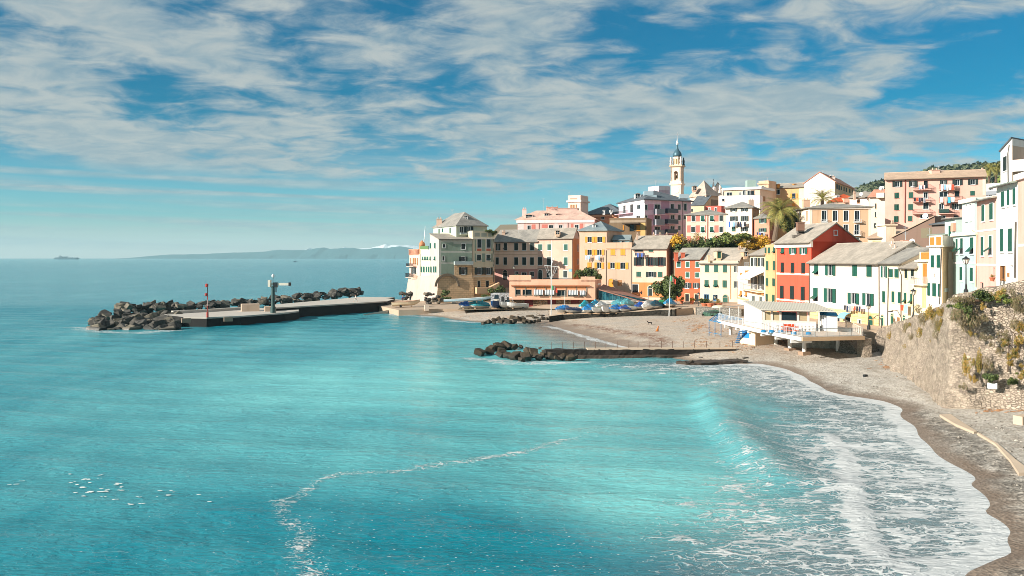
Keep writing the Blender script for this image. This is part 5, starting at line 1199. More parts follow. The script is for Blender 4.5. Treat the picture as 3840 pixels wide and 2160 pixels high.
def beach_z(x, y):
    d = sdist(x, y); n = fbm(x, y, .35, 4, 3)-.5
    z = np.where(d > 0, 1.25*(1-np.exp(-np.maximum(d, 0)/9.0))+.012*np.maximum(d, 0), np.maximum(.13*d, -3.0))
    return z+n*.16*sstep(d, .5, 4)
# beach material
bm_, t, b = newmat('beach_pebbles'); p = t.pos(); dd = t.attr('dist')
peb = t.vor(p, 6.0, 'F1', 'Color'); sc = t.n.new('ShaderNodeSeparateColor'); t.link(peb, sc.inputs[0])
peb2 = t.vor(p, 4.2, 'F1', 'Color'); sc2 = t.n.new('ShaderNodeSeparateColor'); t.link(peb2, sc2.inputs[0])
big = t.noise(p, .12, 5, .6, .6); mid = t.noise(t.scale(p, (.9, .35, 1), rad(20)), .55, 5, .65, .5)
dry = t.mix(t.step(big, .38, .62), srgb('#c6b39f'), srgb('#bdb1a3'))
dry = t.mix(t.math('MULTIPLY', t.step(mid, .55, .72), .55), dry, srgb('#9a6f4c'))
dry = t.mix(t.attr('pale'), dry, t.mix(t.step(mid, .4, .6), srgb('#c4beb4'), srgb('#a8a196')))
dry = t.mix(t.math('MULTIPLY', t.step(t.noise(p, .45, 6, .7, .8), .55, .68), .45), dry, srgb('#6a5f54'))
dry = t.mix(t.math('MULTIPLY', sc.outputs[0], .45), dry, srgb('#5f574e'))
dry = t.mix(t.math('MULTIPLY', t.step(sc2.outputs[1], .80, .95), .35), dry, srgb('#d8d0c4'))
dark = t.mix(sc.outputs[1], srgb('#34302c'), srgb('#8b8378'))
dry = t.mix(t.math('MULTIPLY', t.math('MULTIPLY', t.attr('band'), t.step(t.noise(p, .8, 5, .7, .6), .38, .55)), .85), dry, dark)
weed = t.math('MULTIPLY', t.attr('weed'), t.step(t.noise(p, 1.1, 5, .7, 1.0), .40, .58))
dry = t.mix(t.math('MULTIPLY', weed, .85), dry, srgb('#6b3f26'))
wet = t.step(t.math('ADD', t.attr('wd'), t.math('MULTIPLY', t.noise(p, .3, 4, .6), 3.0)), 3.6, 1.8)
col = t.mix(t.math('MULTIPLY', wet, .78), dry, srgb('#786555'))
t.link(col, b.inputs['Base Color']); t.link(t.math('SUBTRACT', .95, t.math('MULTIPLY', wet, .45)), b.inputs['Roughness'])
b.inputs['Specular IOR Level'].default_value = .3
t.link(t.bump(t.math('ADD', t.math('MULTIPLY', t.vor(p, 6.0), .8), t.noise(p, 1.2, 5, .6)), .7, .09), b.inputs['Normal'])
BAND = [G(a, b_, .6)[:2] for a, b_ in ((2960, 1400), (3080, 1432), (3170, 1465), (3330, 1490), (3480, 1560), (3600, 1640), (3690, 1700), (3790, 1790), (3838, 1880), (3820, 1990), (3838, 2080), (3780, 2140))]
WEED = [G(a, b_, .25)[:2] for a, b_ in ((2150, 1222), (2240, 1236), (2330, 1255), (2420, 1268), (2480, 1284), (2485, 1296), (2420, 1312))]
beach = grid_mesh('beach', np.arange(-46, 66, .5), np.arange(14, 216, .5), beach_z, bm_,
    {'dist': sdist, 'band': lambda x, y: sstep(-seg_dist(x, y, BAND), -2.6, -.6), 'wd': lambda x, y: sdist(x, y)*(1-.62*sstep(y, 112, 120)*sstep(x, 2, 8)), 'pale': lambda x, y: .8*sstep(-y, -118, -106)*sstep(x, 20, 28), 'weed': lambda x, y: sstep(-seg_dist(x, y, WEED), -2.6, -.3)}, keep=lambda x, y: sdist(x, y) > -14)
struct(beach)
# sea bed below everything, far wide sheet so the sea has a ground
# sea surface
SWELL = [G(a, b_)[:2] for a, b_ in ((2605, 1440), (2616, 1480), (2622, 1529), (2645, 1590), (2690, 1645), (2768, 1722), (2850, 1800), (2920, 1880))]
BREAK = [G(a, b_)[:2] for a, b_ in ((3020, 1602), (3080, 1622), (3132, 1655), (3172, 1690), (3190, 1730), (3200, 1797), (3215, 1860), (3225, 1910), (3250, 1985), (3283, 2049), (3311, 2133), (3318, 2200))]
def near_axis(lo, hi, st, far, n=26):
    a = np.arange(lo, hi+st/2, st); g = np.geomspace(st*2, far, n)
    return np.concatenate([(lo-g)[::-1], a, hi+g])
def signed_side(x, y, line):   # positive on the right (shoreward)
    best = np.full(x.shape, 1e9); sg = np.zeros(x.shape)
    for i in range(len(line)-1):
        ax, ay = line[i]; bx, by = line[i+1]; vx, vy = bx-ax, by-ay; L2 = vx*vx+vy*vy
        tt = np.clip(((x-ax)*vx+(y-ay)*vy)/L2, 0, 1); d = np.hypot(x-ax-tt*vx, y-ay-tt*vy); m = d < best
        best = np.where(m, d, best); sg = np.where(m, np.sign(vx*(y-ay)-vy*(x-ax)), sg)
    return best*sg
def taper(x, y, line, w=7.0):
    a, b_ = line[0], line[-1]; return sstep(np.hypot(x-a[0], y-a[1]), .5, w)*sstep(np.hypot(x-b_[0], y-b_[1]), .5, w)
def sea_z(x, y):
    near = sstep(-np.hypot(x, y), -400, -200)
    z = near*(.07*np.sin(.9*y+.25*x+3*vnoise(x, y, .06, 5))+.10*(fbm(x, y, .22, 3, 8)-.5))
    s = signed_side(x, y, SWELL); a = taper(x, y, SWELL, 9)
    z += a*.72*np.exp(-((s-1.2)/np.where(s > 1.2, 2.4, 1.3))**2)
    s2 = signed_side(x, y, BREAK); a2 = taper(x, y, BREAK, 5)
    z += a2*(.10+.4*(fbm(x, y, 1.3, 3, 4)-.5))*np.exp(-(s2/np.where(s2 > 0, .45, 1.5))**2)
    d = sdist(x, y); z *= sstep(-d, -1.0, 3.0)
    return z+.02
FOAML = [[(1041, 1883), (1126, 1852), (1188, 1813), (1266, 1778), (1421, 1770), (1576, 1751), (1786, 1728), (1926, 1697), (2042, 1674), (2182, 1635)], [(1072, 1883), (1064, 1930), (1134, 1984), (1134, 2038), (1103, 2081), (1165, 2124), (1188, 2160), (1290, 2230)]]
FOAML = [[G(*q_)[:2] for q_ in l] for l in FOAML]
ROCKF = [[G(*q_)[:2] for q_ in l] for l in ([(1765, 1345), (1830, 1352), (1920, 1362), (2000, 1362), (2100, 1362), (2180, 1358)], [(2046, 1225), (2110, 1234), (2140, 1246), (2180, 1258), (2240, 1278), (2316, 1294), (2370, 1310)], [(300, 1228), (350, 1240), (440, 1248), (560, 1246), (660, 1240)], [(2560, 1362), (2700, 1374), (2800, 1372)], [(1480, 1180), (1560, 1186), (1620, 1190)], [(1690, 1202), (1778, 1210)], [(1350, 1113), (1420, 1112), (1520, 1110)])]
def foam_f(x, y):
    d = -sdist(x, y); main = sstep(-y, -113, -106)*sstep(x, 2, 12)
    w_ = 8+9*vnoise(x, y, .05, 9)
    f = main*np.clip(.73-.40*np.clip(d, 0, 99)/w_-.25*sstep(d, w_*.8, w_*1.4), 0, 1)*sstep(-d, -w_*2.0, -w_*1.1)
    f = np.maximum(f, 1.5*main*sstep(-np.abs(d-.4), -1.2, -.3))
    cove = sstep(y, 108, 114)*sstep(x, -6, 0); 
    for l in (ROCKF[1],): f = np.maximum(f, .8*sstep(-seg_dist(x, y, l), -1.6, -.4))
    for l in ROCKF[:1]+ROCKF[2:]: f = np.maximum(f, .62*sstep(-seg_dist(x, y, l), -2.8, -.6))
    s2 = signed_side(x, y, BREAK); f = np.maximum(f, taper(x, y, BREAK, 5)*(1.7*sstep(s2, -1.5, -.1)*sstep(-s2, -.6, -.1)))
    s1 = signed_side(x, y, SWELL); f = np.maximum(f, .24*taper(x, y, SWELL, 9)*sstep(s1, 3.0, 8)*sstep(-s1, -26, -12)*main)  # weak foam here also stands in for white glint streaks
    for l in FOAML: f = np.maximum(f, .42*sstep(-seg_dist(x, y, l), -1.0, -.1))
    return f
def milk_f(x, y):
    m = .60*np.exp(-((x-2)/24)**2-((y-82)/40)**2)+.62*np.exp(-((x-9)/7)**2-((y-47)/11)**2)+.5*np.exp(-((x+22)/16)**2-((y-88)/22)**2)+.30*np.exp(-((x+10)/40)**2-((y-140)/45)**2)
    m -= .75*np.exp(-((x-1)/10)**2-((y-37)/7)**2)+.45*np.exp(-((x+13)/7)**2-((y-42)/9)**2)+.35*np.exp(-((x+11)/9)**2-((y-70)/7)**2)
    m += .5*(fbm(x-y*.35, y*.38, .045, 4, 21)-.5)
    m += .10*sstep(-y, -260, -150)
    return np.clip(m, 0, 1)
def shal_f(x, y):
    d = -sdist(x, y); cove = sstep(y, 112, 120)*sstep(x, -2, 6)
    return np.clip(cove*sstep(-d, -15, -2)*.85, 0, 1)
def grey_f(x, y):
    d = -sdist(x, y); main = sstep(-y, -116, -108)*sstep(x, 0, 8); return np.clip(main*sstep(-d, -15, -3)*.85, 0, 1)
wm, t, b = newmat('sea_water'); p = t.pos()
milk = t.attr('milk'); mk_ = t.math('ADD', milk, t.math('MULTIPLY', t.math('SUBTRACT', t.noise(t.scale(p, (1, .34, 1), rad(24)), .075, 6, .60, .9), .5), 1.0), clamp=True)
base = t.mix(mk_, (.0, .20, .26), (.18, .56, .56))
base = t.mix(t.attr('shal'), base, (.235, .165, .125)); base = t.mix(t.attr('grey'), base, (.105, .165, .19))
ft = t.attr('foam')
wv = t.scale(p, (.55, 1.25, 1), rad(-8))
wn = t.n.new('ShaderNodeTexNoise'); t.link(p, wn.inputs['Vector']); wn.inputs['Scale'].default_value = .9; wn.inputs['Detail'].default_value = 5
va = t.node('ShaderNodeVectorMath', operation='MULTIPLY_ADD'); t.link(wn.outputs['Color'], va.inputs[0]); va.inputs[1].default_value = (1.6, 1.6, 0); t.link(wv, va.inputs[2])
bl_ = t.noise(wv, .55, 5, .6, .8); fq = t.math('ADD', ft, t.math('MULTIPLY', t.math('SUBTRACT', bl_, .5), 1.5))
fq = t.math('MULTIPLY', t.math('MAXIMUM', fq, 0.0), t.step(ft, .02, .2)); f2 = t.math('POWER', fq, 1.7)
e1 = t.vor(va.outputs[0], 1.25, 'DISTANCE_TO_EDGE'); e2 = t.vor(va.outputs[0], 3.6, 'DISTANCE_TO_EDGE')
k1 = t.math('MULTIPLY', f2, .23); k2 = t.math('MULTIPLY', f2, .22)
m1 = t.step(t.math('SUBTRACT', k1, e1), -.02, .05); m2 = t.step(t.math('SUBTRACT', k2, e2), -.02, .06)
fm = t.math('MAXIMUM', m1, t.math('MULTIPLY', m2, .75))
thin = t.math('MULTIPLY', t.step(ft, .3, 1.0), .22)
fm = t.math('MAXIMUM', fm, thin)
colr = t.mix(fm, base, (.60, .61, .60))
t.link(colr, b.inputs['Base Color'])
t.link(t.math('ADD', .10, t.math('MULTIPLY', fm, .7)), b.inputs['Roughness']); b.inputs['IOR'].default_value = 1.33
b.inputs['Specular IOR Level'].default_value = .16; b.inputs['Specular Tint'].default_value = (.62, .90, 1, 1)
w1 = t.noise(t.scale(p, (.35, 1.0, 1), rad(10)), .55, 4, .6, .6); w2 = t.noise(t.scale(p, (.5, 1.2, 1), rad(-12)), 2.2, 5, .62, .8)
w3 = t.noise(t.scale(p, (.5, 1.0, 1), rad(14)), .13, 4, .55, .5)
hh_ = t.math('ADD', t.math('ADD', t.math('MULTIPLY', w1, .70), t.math('MULTIPLY', w2, .34)), t.math('ADD', t.math('MULTIPLY', w3, 1.1), t.math('MULTIPLY', fm, .10)))
t.link(t.bump(hh_, .9, .55), b.inputs['Normal'])
sx_ = near_axis(-70, 40, .55, 13500, 30); sy_ = near_axis(18, 225, .55, 13200, 34)
sea = grid_mesh('sea', sx_, sy_, sea_z, wm, {'foam': foam_f, 'milk': milk_f, 'shal': shal_f, 'grey': grey_f}); struct(sea)
# drifting foam flecks, plus glints laid on as white flecks (too many to count)
q = MB(); rs = random.Random(5)
vn_ = lambda v: float(vnoise(np.array([v]), np.array([3.3]), .35, 5)[0])
def fleck(x, y, r, el=2.0, ang=0.0):
    n = 7; pts = []
    for i in range(n):
        a = 2*math.pi*i/n; rr = r*rs.uniform(.6, 1.25); u, v = rr*el*math.cos(a), rr*math.sin(a)
        pts.append((x+u*math.cos(ang)-v*math.sin(ang), y+u*math.sin(ang)+v*math.cos(ang)))
    z = float(sea_z(np.array([x]), np.array([y]))[0])+.05
    b0 = len(q.v); q.v += [(a, c, z) for a, c in pts]; q.f.append(tuple(range(b0, b0+n)))
for l in FOAML:
    for i in range(len(l)-1):
        ax, ay = l[i]; bx, by = l[i+1]; L_ = math.hypot(bx-ax, by-ay)
        for k in range(int(L_*26)):
            s_ = rs.random(); w_ = rs.gauss(0, .5)*(.4+1.6*vn_(ax+(bx-ax)*s_)); fleck(ax+(bx-ax)*s_+w_*.5, ay+(by-ay)*s_+w_, rs.uniform(.006, .026), rs.uniform(1.2, 3), rs.gauss(.2, .3))
for x, y, a_, b__ in ((690, 635, 60, 22), (790, 580, 33, 12), (560, 605, 28, 10), (590, 547, 28, 8), (490, 566, 20, 8), (95, 592, 26, 14), (155, 557, 20, 5), (825, 632, 16, 7), (840, 603, 14, 8), (1105, 627, 20, 5), (1187, 630, 22, 8), (1157, 665, 18, 6), (1088, 673, 10, 5), (985, 727, 18, 6), (890, 732, 16, 4), (800, 700, 14, 5), (720, 678, 18, 6), (585, 676, 16, 6), (610, 653, 16, 4), (515, 654, 16, 5), (690, 535, 14, 6), (610, 568, 14, 4), (955, 685, 12, 5), (1370, 656, 10, 4), (1455, 714, 10, 4), (690, 517, 12, 4), (480, 512, 12, 4), (540, 583, 10, 4)):
    X, Y, _ = G(*px('B', x, y)); n = max(2, int(a_/7))
    for k in range(n): fleck(X+rs.uniform(-1, 1)*a_*.5435*Y/F, Y+rs.uniform(-1, 1)*b__*.5435*Y*Y/(F*H)*.8, rs.uniform(.02, .065)*(1+a_/60), 2.0, rs.uniform(-.1, .35))
for k in range(420):  # random white flecks painted as glints on the ripples
    X, Y, _ = G(rs.uniform(1150, 3000), rs.uniform(1840, 2160)); fleck(X, Y, rs.uniform(.006, .022), rs.uniform(1.5, 4), rs.gauss(0, .3))
for k in range(70):  # sparser flecks painted as glints, left part of the bay
    X, Y, _ = G(rs.uniform(50, 1500), rs.uniform(1720, 2160)); fleck(X, Y, rs.uniform(.006, .02), rs.uniform(1.5, 4), rs.gauss(0, .3))
fo = q.build('sea_foam_and_glints', plain('foam_glint_white', (.80, .79, .75), .9, var=.03)); tag(fo, 'white foam flecks and patches with painted glints on the bay', 'foam', kind='stuff')
# hillside ground under the village
def hill_z(x, y):
    s = np.maximum(y-205-38*sstep(-x, -40, -24), (x-58)*.85); s = np.maximum(s, 0)
    z = 1.6+np.clip(s, 0, 90)*.18+np.clip(s-90, 0, 600)*.05
    return z+.4*(fbm(x, y, .05, 3, 2)-.5)
gm = plain('earth_ground', srgb('#8a7a62'), .95, var=.3, scale=.3, bump=.5)
hg = grid_mesh('hillside_ground', np.concatenate([np.arange(-30, 140, 3.), np.geomspace(141, 900, 16)]), np.concatenate([np.arange(196, 380, 3.), np.geomspace(382, 1100, 20)]), hill_z, gm, keep=lambda x, y: x > -11); struct(hg)
hg2 = grid_mesh('hillside_ground', np.concatenate([np.arange(52, 140, 3.), np.geomspace(141, 900, 12)]), np.arange(50, 199.1, 3.), hill_z, gm); struct(hg2)
# promenade and quay ---------------------------------------------------
PAVE = plain('paving', srgb('#b09a84'), .9, var=.2, scale=.6, bump=.3)
PAVE2 = plain('light_concrete', srgb('#c0ab94'), .9, var=.2, scale=.5)
def slab(name, pts, thick, m, parent=None):
    q = MB(); P2 = [(p_[0], p_[1]) for p_ in pts]; zs = [p_[2] for p_ in pts]
    ar = sum(P2[i][0]*P2[(i+1) % len(P2)][1]-P2[(i+1) % len(P2)][0]*P2[i][1] for i in range(len(P2)))
    if ar < 0: P2.reverse(); zs.reverse()
    q.prism(P2, [z-thick for z in zs], zs); return q.build(name, m, parent)
fr = [G(1495, 1163, 1.2), G(1592, 1160, 1.3), G(1660, 1158, 1.35), G(1728, 1158, 1.35), G(1830, 1156, 1.4), G(1952, 1159, 1.4), G(2096, 1162, 1.45)]
bk = [(-7, 232, 1.7), (-17, 226, 1.6), (-34, 246, 1.5), (-42, 236, 1.6)]
prom = slab('promenade', fr+[(22, 178.6, 1.6), (32.3, 176, 2.75), (36.5, 178.6, 2.9), (44.6, 171.6, 2.9), (46.4, 160, 2.9), (60, 150, 3.3), (60, 212, 3.2), (22, 214, 2.6)]+bk, 2.4, PAVE); struct(prom)
# street climbing along the retaining wall
WA, WC, WD, WE = (47.6, 115.3), (36.95, 74.1), (40.96, 70.9), (56, 60)
st = slab('street', [(46.2, 160.3, 2.95), (44.5, 136, 3.0), (45.5, 121, 3.0), (48.4, 115, 3.3), (43.0, 93, 5.2), (39.5, 80, 7.6), (38.6, 74.6, 9.0), (42.5, 71.4, 10.2), (57, 61, 11.2), (64, 66, 11.2), (60, 88, 9.8), (60, 110, 5.8), (60, 150.3, 3.3)], 5.0, PAVE); struct(st)
q = MB()
qf = [G(2060, 1187, 1.3), G(2110, 1180, 1.55), G(2200, 1177, 1.7), G(2300, 1175, 1.85), G(2400, 1168, 2.25), G(2480, 1162, 2.6), G(2530, 1160, 2.8)]
qb = [(37, 186, 2.85), (20, 190, 1.9), (8, 194, 1.5)]
quay = slab('quay', qf+qb, 3.2, stone_mat('quay_stone', '#35332e', '#4a463e', '#201e1b', 1.1, .8)); tag(quay, 'dark stone quay wall in front of the row of covered boats', 'quay')
q = MB(); n = len(qf); P2 = [(x, y) for x, y, z in qf]; 
top = slab('quay_top', [(x, y+.05, z+.06) for x, y, z in qf]+[(x, y-.2, z+.06) for x, y, z in qb], .055, PAVE2, quay)
def wallbox(name, label, p0, p1, zb, zt, th, m, cat='wall'):
    f = Fac(p0[:2], p1[:2]); q = MB(); f.box(q, 0, f.L, zb, zt, -th, 0); return tag(q.build(name, m), label, cat)
a = G(2538, 1176, 1.6); b__ = G(2608, 1178, 1.6); wallbox('low_wall', 'pale concrete block wall between the quay and the square', a, b__, .5, 2.85, 3.5, PAVE2)
a = G(2608, 1181, 1.5); b__ = G(2780, 1190, 1.5); wallbox('low_wall', 'grey pebbled wall below the square, left of the bathing hut', a, b__, .3, 3.05, 2.0, stone_mat('grey_rubble', '#75716a', '#98938a', '#565049', 3.0, .5, False))
a = XY(1840, 207.5); b__ = XY(1912, 206.8); f = Fac(a, b__); q = MB(); f.box(q, 0, f.L, 1.0, ZZ(1101, 207), -5, 0); lw_ = q.build('shed_wall', stone_mat('grey_rubble2', '#8d9094', '#a9acae', '#5c5f62', 1.2, .5, False)); tag(lw_, 'low grey block wall with dark openings left of the restaurant', 'wall')
for r in ((1880, 1112, 1891, 1134), (1901, 1114, 1911, 1133)):
    u0, u1, za, zb2 = f.rect('P', r); q = MB(); f.box(q, u0, u1, za, zb2, -.2, .02); q.build('opening', DARK, lw_)
# steps in front of the red house
for i in range(4):
    q = MB(); x0, y0 = XY(2545, 196-i*2.0); x1, _ = XY(2640, 196-i*2.0); q.box(((x0+x1)/2+1, y0, 2.85+.0*i), (x1-x0, 1.6, .62-i*.14)); tag(q.build('step', PAVE2), ('topmost', 'second', 'third', 'lowest')[i]+' of the four broad steps before the orange red house', 'step', 'steps before the red house')
# ------------------------------------------------------------------ pier
zU, zL = 2.4, 1.75
up = [G(1029, 1154, zU), G(1240, 1142, zU), G(1452, 1129, zU), (-30, 226, 1.9), (-33, 232, 1.9), G(1480, 1115, zU), G(1349, 1113, zU), G(1270, 1121, zU), G(1027, 1142, zU)]
lo = [G(605, 1179.5, zL), G(689, 1189, zL), G(776, 1190, zL), G(900, 1185, zL), G(1066, 1173, zL), G(1120, 1166, zL), G(1120, 1148, zL), G(914, 1158, zL), G(760, 1168, zL)]
pier = thing('pier', 'concrete breakwater pier with a dark seaward face running out from the headland', 'pier', (-45, 190, -2))
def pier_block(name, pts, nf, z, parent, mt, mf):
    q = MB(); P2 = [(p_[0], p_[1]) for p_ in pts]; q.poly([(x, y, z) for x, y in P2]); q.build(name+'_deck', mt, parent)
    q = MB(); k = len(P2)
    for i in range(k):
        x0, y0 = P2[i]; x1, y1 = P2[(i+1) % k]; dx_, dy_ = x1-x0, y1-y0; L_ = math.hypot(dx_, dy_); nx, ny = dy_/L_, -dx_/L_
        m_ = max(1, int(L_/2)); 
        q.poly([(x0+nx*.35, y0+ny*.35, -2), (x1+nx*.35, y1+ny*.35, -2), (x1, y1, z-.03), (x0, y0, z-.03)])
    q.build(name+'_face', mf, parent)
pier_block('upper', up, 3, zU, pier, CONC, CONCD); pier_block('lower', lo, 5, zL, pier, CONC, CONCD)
def coping(pts, z, name):
    q = MB()
    for i in range(len(pts)-1): 
        f = Fac(pts[i][:2], pts[i+1][:2]); f.box(q, 0, f.L, z-.25, z+.03, -.5, .12)
    q.build(name, CONC, pier)
coping(up[:3], zU, 'coping'); coping(lo[1:6], zL, 'coping')
q = MB()
bl = [G(650, 1176, zL), G(780, 1170, zL), G(914, 1161, zL)]
for i in range(2): f = Fac(bl[i][:2], bl[i+1][:2]); f.box(q, 0, f.L, zL, zL+.55, -1.0, 0)
q.build('back_wall', CONC, pier)
q = MB(); c = G(930, 1168, zL); q.box((c[0], c[1]+1.5, zL+.75), (3.6, 3.0, 1.5), rad(20)); q.build('shelter_block', P_('#d8c4a8', .9), pier)
q = MB(); c = G(1008, 1168, zL); q.box((c[0], c[1]+1, zL+.5), (2.2, 2.4, 1.0), rad(20)); q.build('step_block', P_('#cdb89c', .9), pier)
for x, y in ((700, 1194), (858, 1190)):
    q = MB(); c = G(x, y, zL); q.box((c[0], c[1]-.3, zL-.35), (1.6, .5, .8), rad(30)); q.build('mooring_block', P_('#a8967e', .8), pier)
q = MB(); c = G(917, 1189, 1.3); q.box((c[0], c[1]-.6, 1.1), (.9, .06, .7), rad(25)); q.build('notice_board', plain('sign_pale', srgb('#b8c4c8'), .6), pier)
for x in range(9):
    q = MB(); c = G(1090+x*38+rng.uniform(-9, 9), 1160-x*2.2, 1.4); q.box((c[0], c[1]-.35, 1.5+rng.uniform(-.4, .5)), (rng.uniform(.3, .7), .3, rng.uniform(.3, .8)), rad(35)); q.build('fender', P_('#a89c8c', .8), pier)
# slipway by the pier root
q = MB(); a, b__, c, d = G(1362, 1181, .0), G(1500, 1157, 1.0), G(1490, 1152, 1.2), G(1425, 1156, .9)
q.hexa([(a[0], a[1], -1), (b__[0], b__[1], -1), (b__[0]+2, b__[1]+5, -1), (a[0]+2, a[1]+7, -1), (a[0], a[1], .12), (b__[0], b__[1], 1.15), (b__[0]+2, b__[1]+5, 1.2), (a[0]+2, a[1]+7, .2)])
tag(q.build('slipway', CONC), 'small curved concrete slipway at the root of the pier', 'slipway')
# ------------------------------------------------------------------ rocks
def rock_mesh(seed):
    r_ = random.Random(seed); bm = bmesh.new()
    for i in range(12):
        v = Vector(((i & 1)*2-1, (i >> 1 & 1)*2-1, (i >> 2 & 1)*2-1)) if i < 8 else Vector((r_.uniform(-1.3, 1.3), r_.uniform(-1.3, 1.3), r_.uniform(-1.2, 1.3)))
        bm.verts.new((v.x*.74*r_.uniform(.6, 1.15), v.y*.62*r_.uniform(.6, 1.15), v.z*.52*r_.uniform(.6, 1.15)))
    res = bmesh.ops.convex_hull(bm, input=bm.verts[:])
    dead = [e for e in res['geom_interior']+res['geom_unused'] if isinstance(e, bmesh.types.BMVert)]
    bmesh.ops.delete(bm, geom=list(set(dead)), context='VERTS')
    bmesh.ops.bevel(bm, geom=bm.edges[:], offset=.045, segments=1, affect='EDGES')
    me = bpy.data.meshes.new('rock'); bm.to_mesh(me); bm.free(); return me
ROCKM = stone_mat('rock_dark', '#6e675c', '#8d8474', '#4a453d', .7, .5)
def rock_material(name, ha, hb, hc):
    m, t, b = newmat(name); p = t.pos(); n = t.noise(p, .9, 6, .65, .5); n2 = t.noise(p, 4, 4, .7)
    sx = t.n.new('ShaderNodeSeparateXYZ'); t.link(p, sx.inputs[0])
    c = t.mix(t.step(n, .35, .65), srgb(ha), srgb(hb)); c = t.mix(t.math('MULTIPLY', t.step(n2, .55, .7), .5), c, srgb(hc))
    wet = t.step(t.math('ADD', sx.outputs[2], t.math('MULTIPLY', n, .6)), 1.0, .35)
    t.link(t.mix(t.math('MULTIPLY', wet, .8), c, (.018, .017, .014)), b.inputs['Base Color']); t.link(t.math('SUBTRACT', .9, t.math('MULTIPLY', wet, .5)), b.inputs['Roughness'])
    t.link(t.bump(t.math('ADD', n, t.math('MULTIPLY', n2, .4)), .8, .12), b.inputs['Normal']); return m
RK1 = rock_material('rock_grey', '#34312d', '#55514a', '#201e1b'); RK2 = rock_material('rock_brown', '#33291e', '#4a3e2c', '#1f1d14')
RMS = [rock_mesh(s) for s in range(9)]; RMB = []
RK3 = rock_material('rock_pale', '#5d564a', '#7d7464', '#3a362e')
for m_ in RMS: m_.materials.append(RK1); c_ = m_.copy(); c_.materials.clear(); c_.materials.append(RK2); RMB.append(c_)
for m_ in list(RMS[:3]): c_ = m_.copy(); c_.materials.clear(); c_.materials.append(RK3); RMS.append(c_)
def rock(x, y, z, sx, sy, sz, label, group, meshes=RMS, rz=None):
    o = bpy.data.objects.new('rock', rng.choice(meshes)); COL.objects.link(o); o.location = (x, y, z)
    o.rotation_euler = (rng.uniform(-.5, .5), rng.uniform(-.5, .5), rng.uniform(0, 6.28) if rz is None else rz); o.scale = (sx, sy, sz); tag(o, label, 'rock', group)
g1 = 'rocks at the pier head'; l1 = 'big dark boulder in the heap at the seaward end of the pier'
for k in range(84):
    s_ = rng.random(); fr_ = rng.random()
    p_ = 338+s_*330; yb = 1240-2*abs(s_-.4); q_ = 1238-(58-20*(s_ < .12))*fr_; z_ = 2.2*fr_**.9*(1 if s_ > .1 else .6)
    X, Y, _ = G(p_, max(1180, q_), z_*.6); r_ = rng.uniform(.9, 1.75); rock(X, Y, z_*.75-.2, r_*1.25, r_, r_*.9, ('big ' if r_ > 1.35 else 'smaller ')+('dark boulder low at the waterline' if fr_ < .4 else 'dark boulder high in the heap')+(' at the seaward tip of the pier' if s_ < .35 else ' in the middle of the pier head' if s_ < .7 else ' next to the pier deck'), g1)
g2 = 'rocks along the back of the pier'; l2 = 'grey boulder in the long bank of rocks behind the pier'
bl = [G(440, 1170, .8), G(620, 1164, .8), G(760, 1158, .8), G(900, 1150, .8), G(1000, 1138, .8), G(1120, 1130, .8), G(1240, 1116, 1.0), G(1310, 1106, 1.4), G(1346, 1110, 1.0)]
for k in range(215):
    s_ = rng.random()*(len(bl)-1.001); i = int(s_); t_ = s_-i; X = bl[i][0]*(1-t_)+bl[i+1][0]*t_; Y = bl[i][1]*(1-t_)+bl[i+1][1]*t_
    w_ = rng.uniform(-1.2, 2.6); r_ = rng.uniform(.75, 1.45)*(1.1 if i > 5 else 1); rock(X-w_*.6, Y+w_*1.6, rng.uniform(.4, 1.9)+(1.2 if i >= 6 else .55)-abs(w_-1)*.25, r_*1.2, r_, r_*.75, ('large ' if r_ > 1.15 else 'small ')+('grey boulder on the seaward side' if w_ > 1 else 'grey boulder on the deck side')+' of the bank, '+('behind the pier head', 'left of the beacon pole', 'behind the beacon pole', 'behind the shelter block', 'behind the crane', 'right of the crane', 'behind the upper deck', 'at the landward end')[i], g2)
g3 = 'rocks at the jetty head'; l3 = 'wet brown boulder at the head of the low jetty'
for x, y, r_ in ((170, 305, 55), (245, 300, 45), (260, 270, 45), (330, 262, 50), (390, 255, 55), (340, 290, 50), (350, 320, 50), (400, 330, 42), (455, 335, 55), (480, 330, 45), (540, 340, 60), (510, 362, 36), (600, 318, 55), (640, 335, 50), (690, 325, 40), (750, 332, 55), (835, 342, 34), (900, 345, 45), (940, 345, 38), (310, 245, 40), (440, 262, 40), (560, 300, 45), (500, 258, 26), (655, 270, 16), (700, 300, 35), (860, 330, 30), (640, 350, 30), (790, 350, 30)):
    p_, q_ = px('W5', x, y+r_*.35); X, Y, _ = G(p_, q_, .15); k = r_*.46584*Y/F; rock(X, Y, .2+k*.3, k*1.15, k*1.05, k*.95, l3+(', at the seaward tip' if x < 300 else ', in the tall heap' if x < 430 else ', in the middle' if x < 620 else ', against the dark wall')+(', large' if r_ > 49 else ', small' if r_ < 35 else ''), g3, RMB)
g4 = 'rocks of the short groyne'; l4 = 'dark boulder of the short groyne'
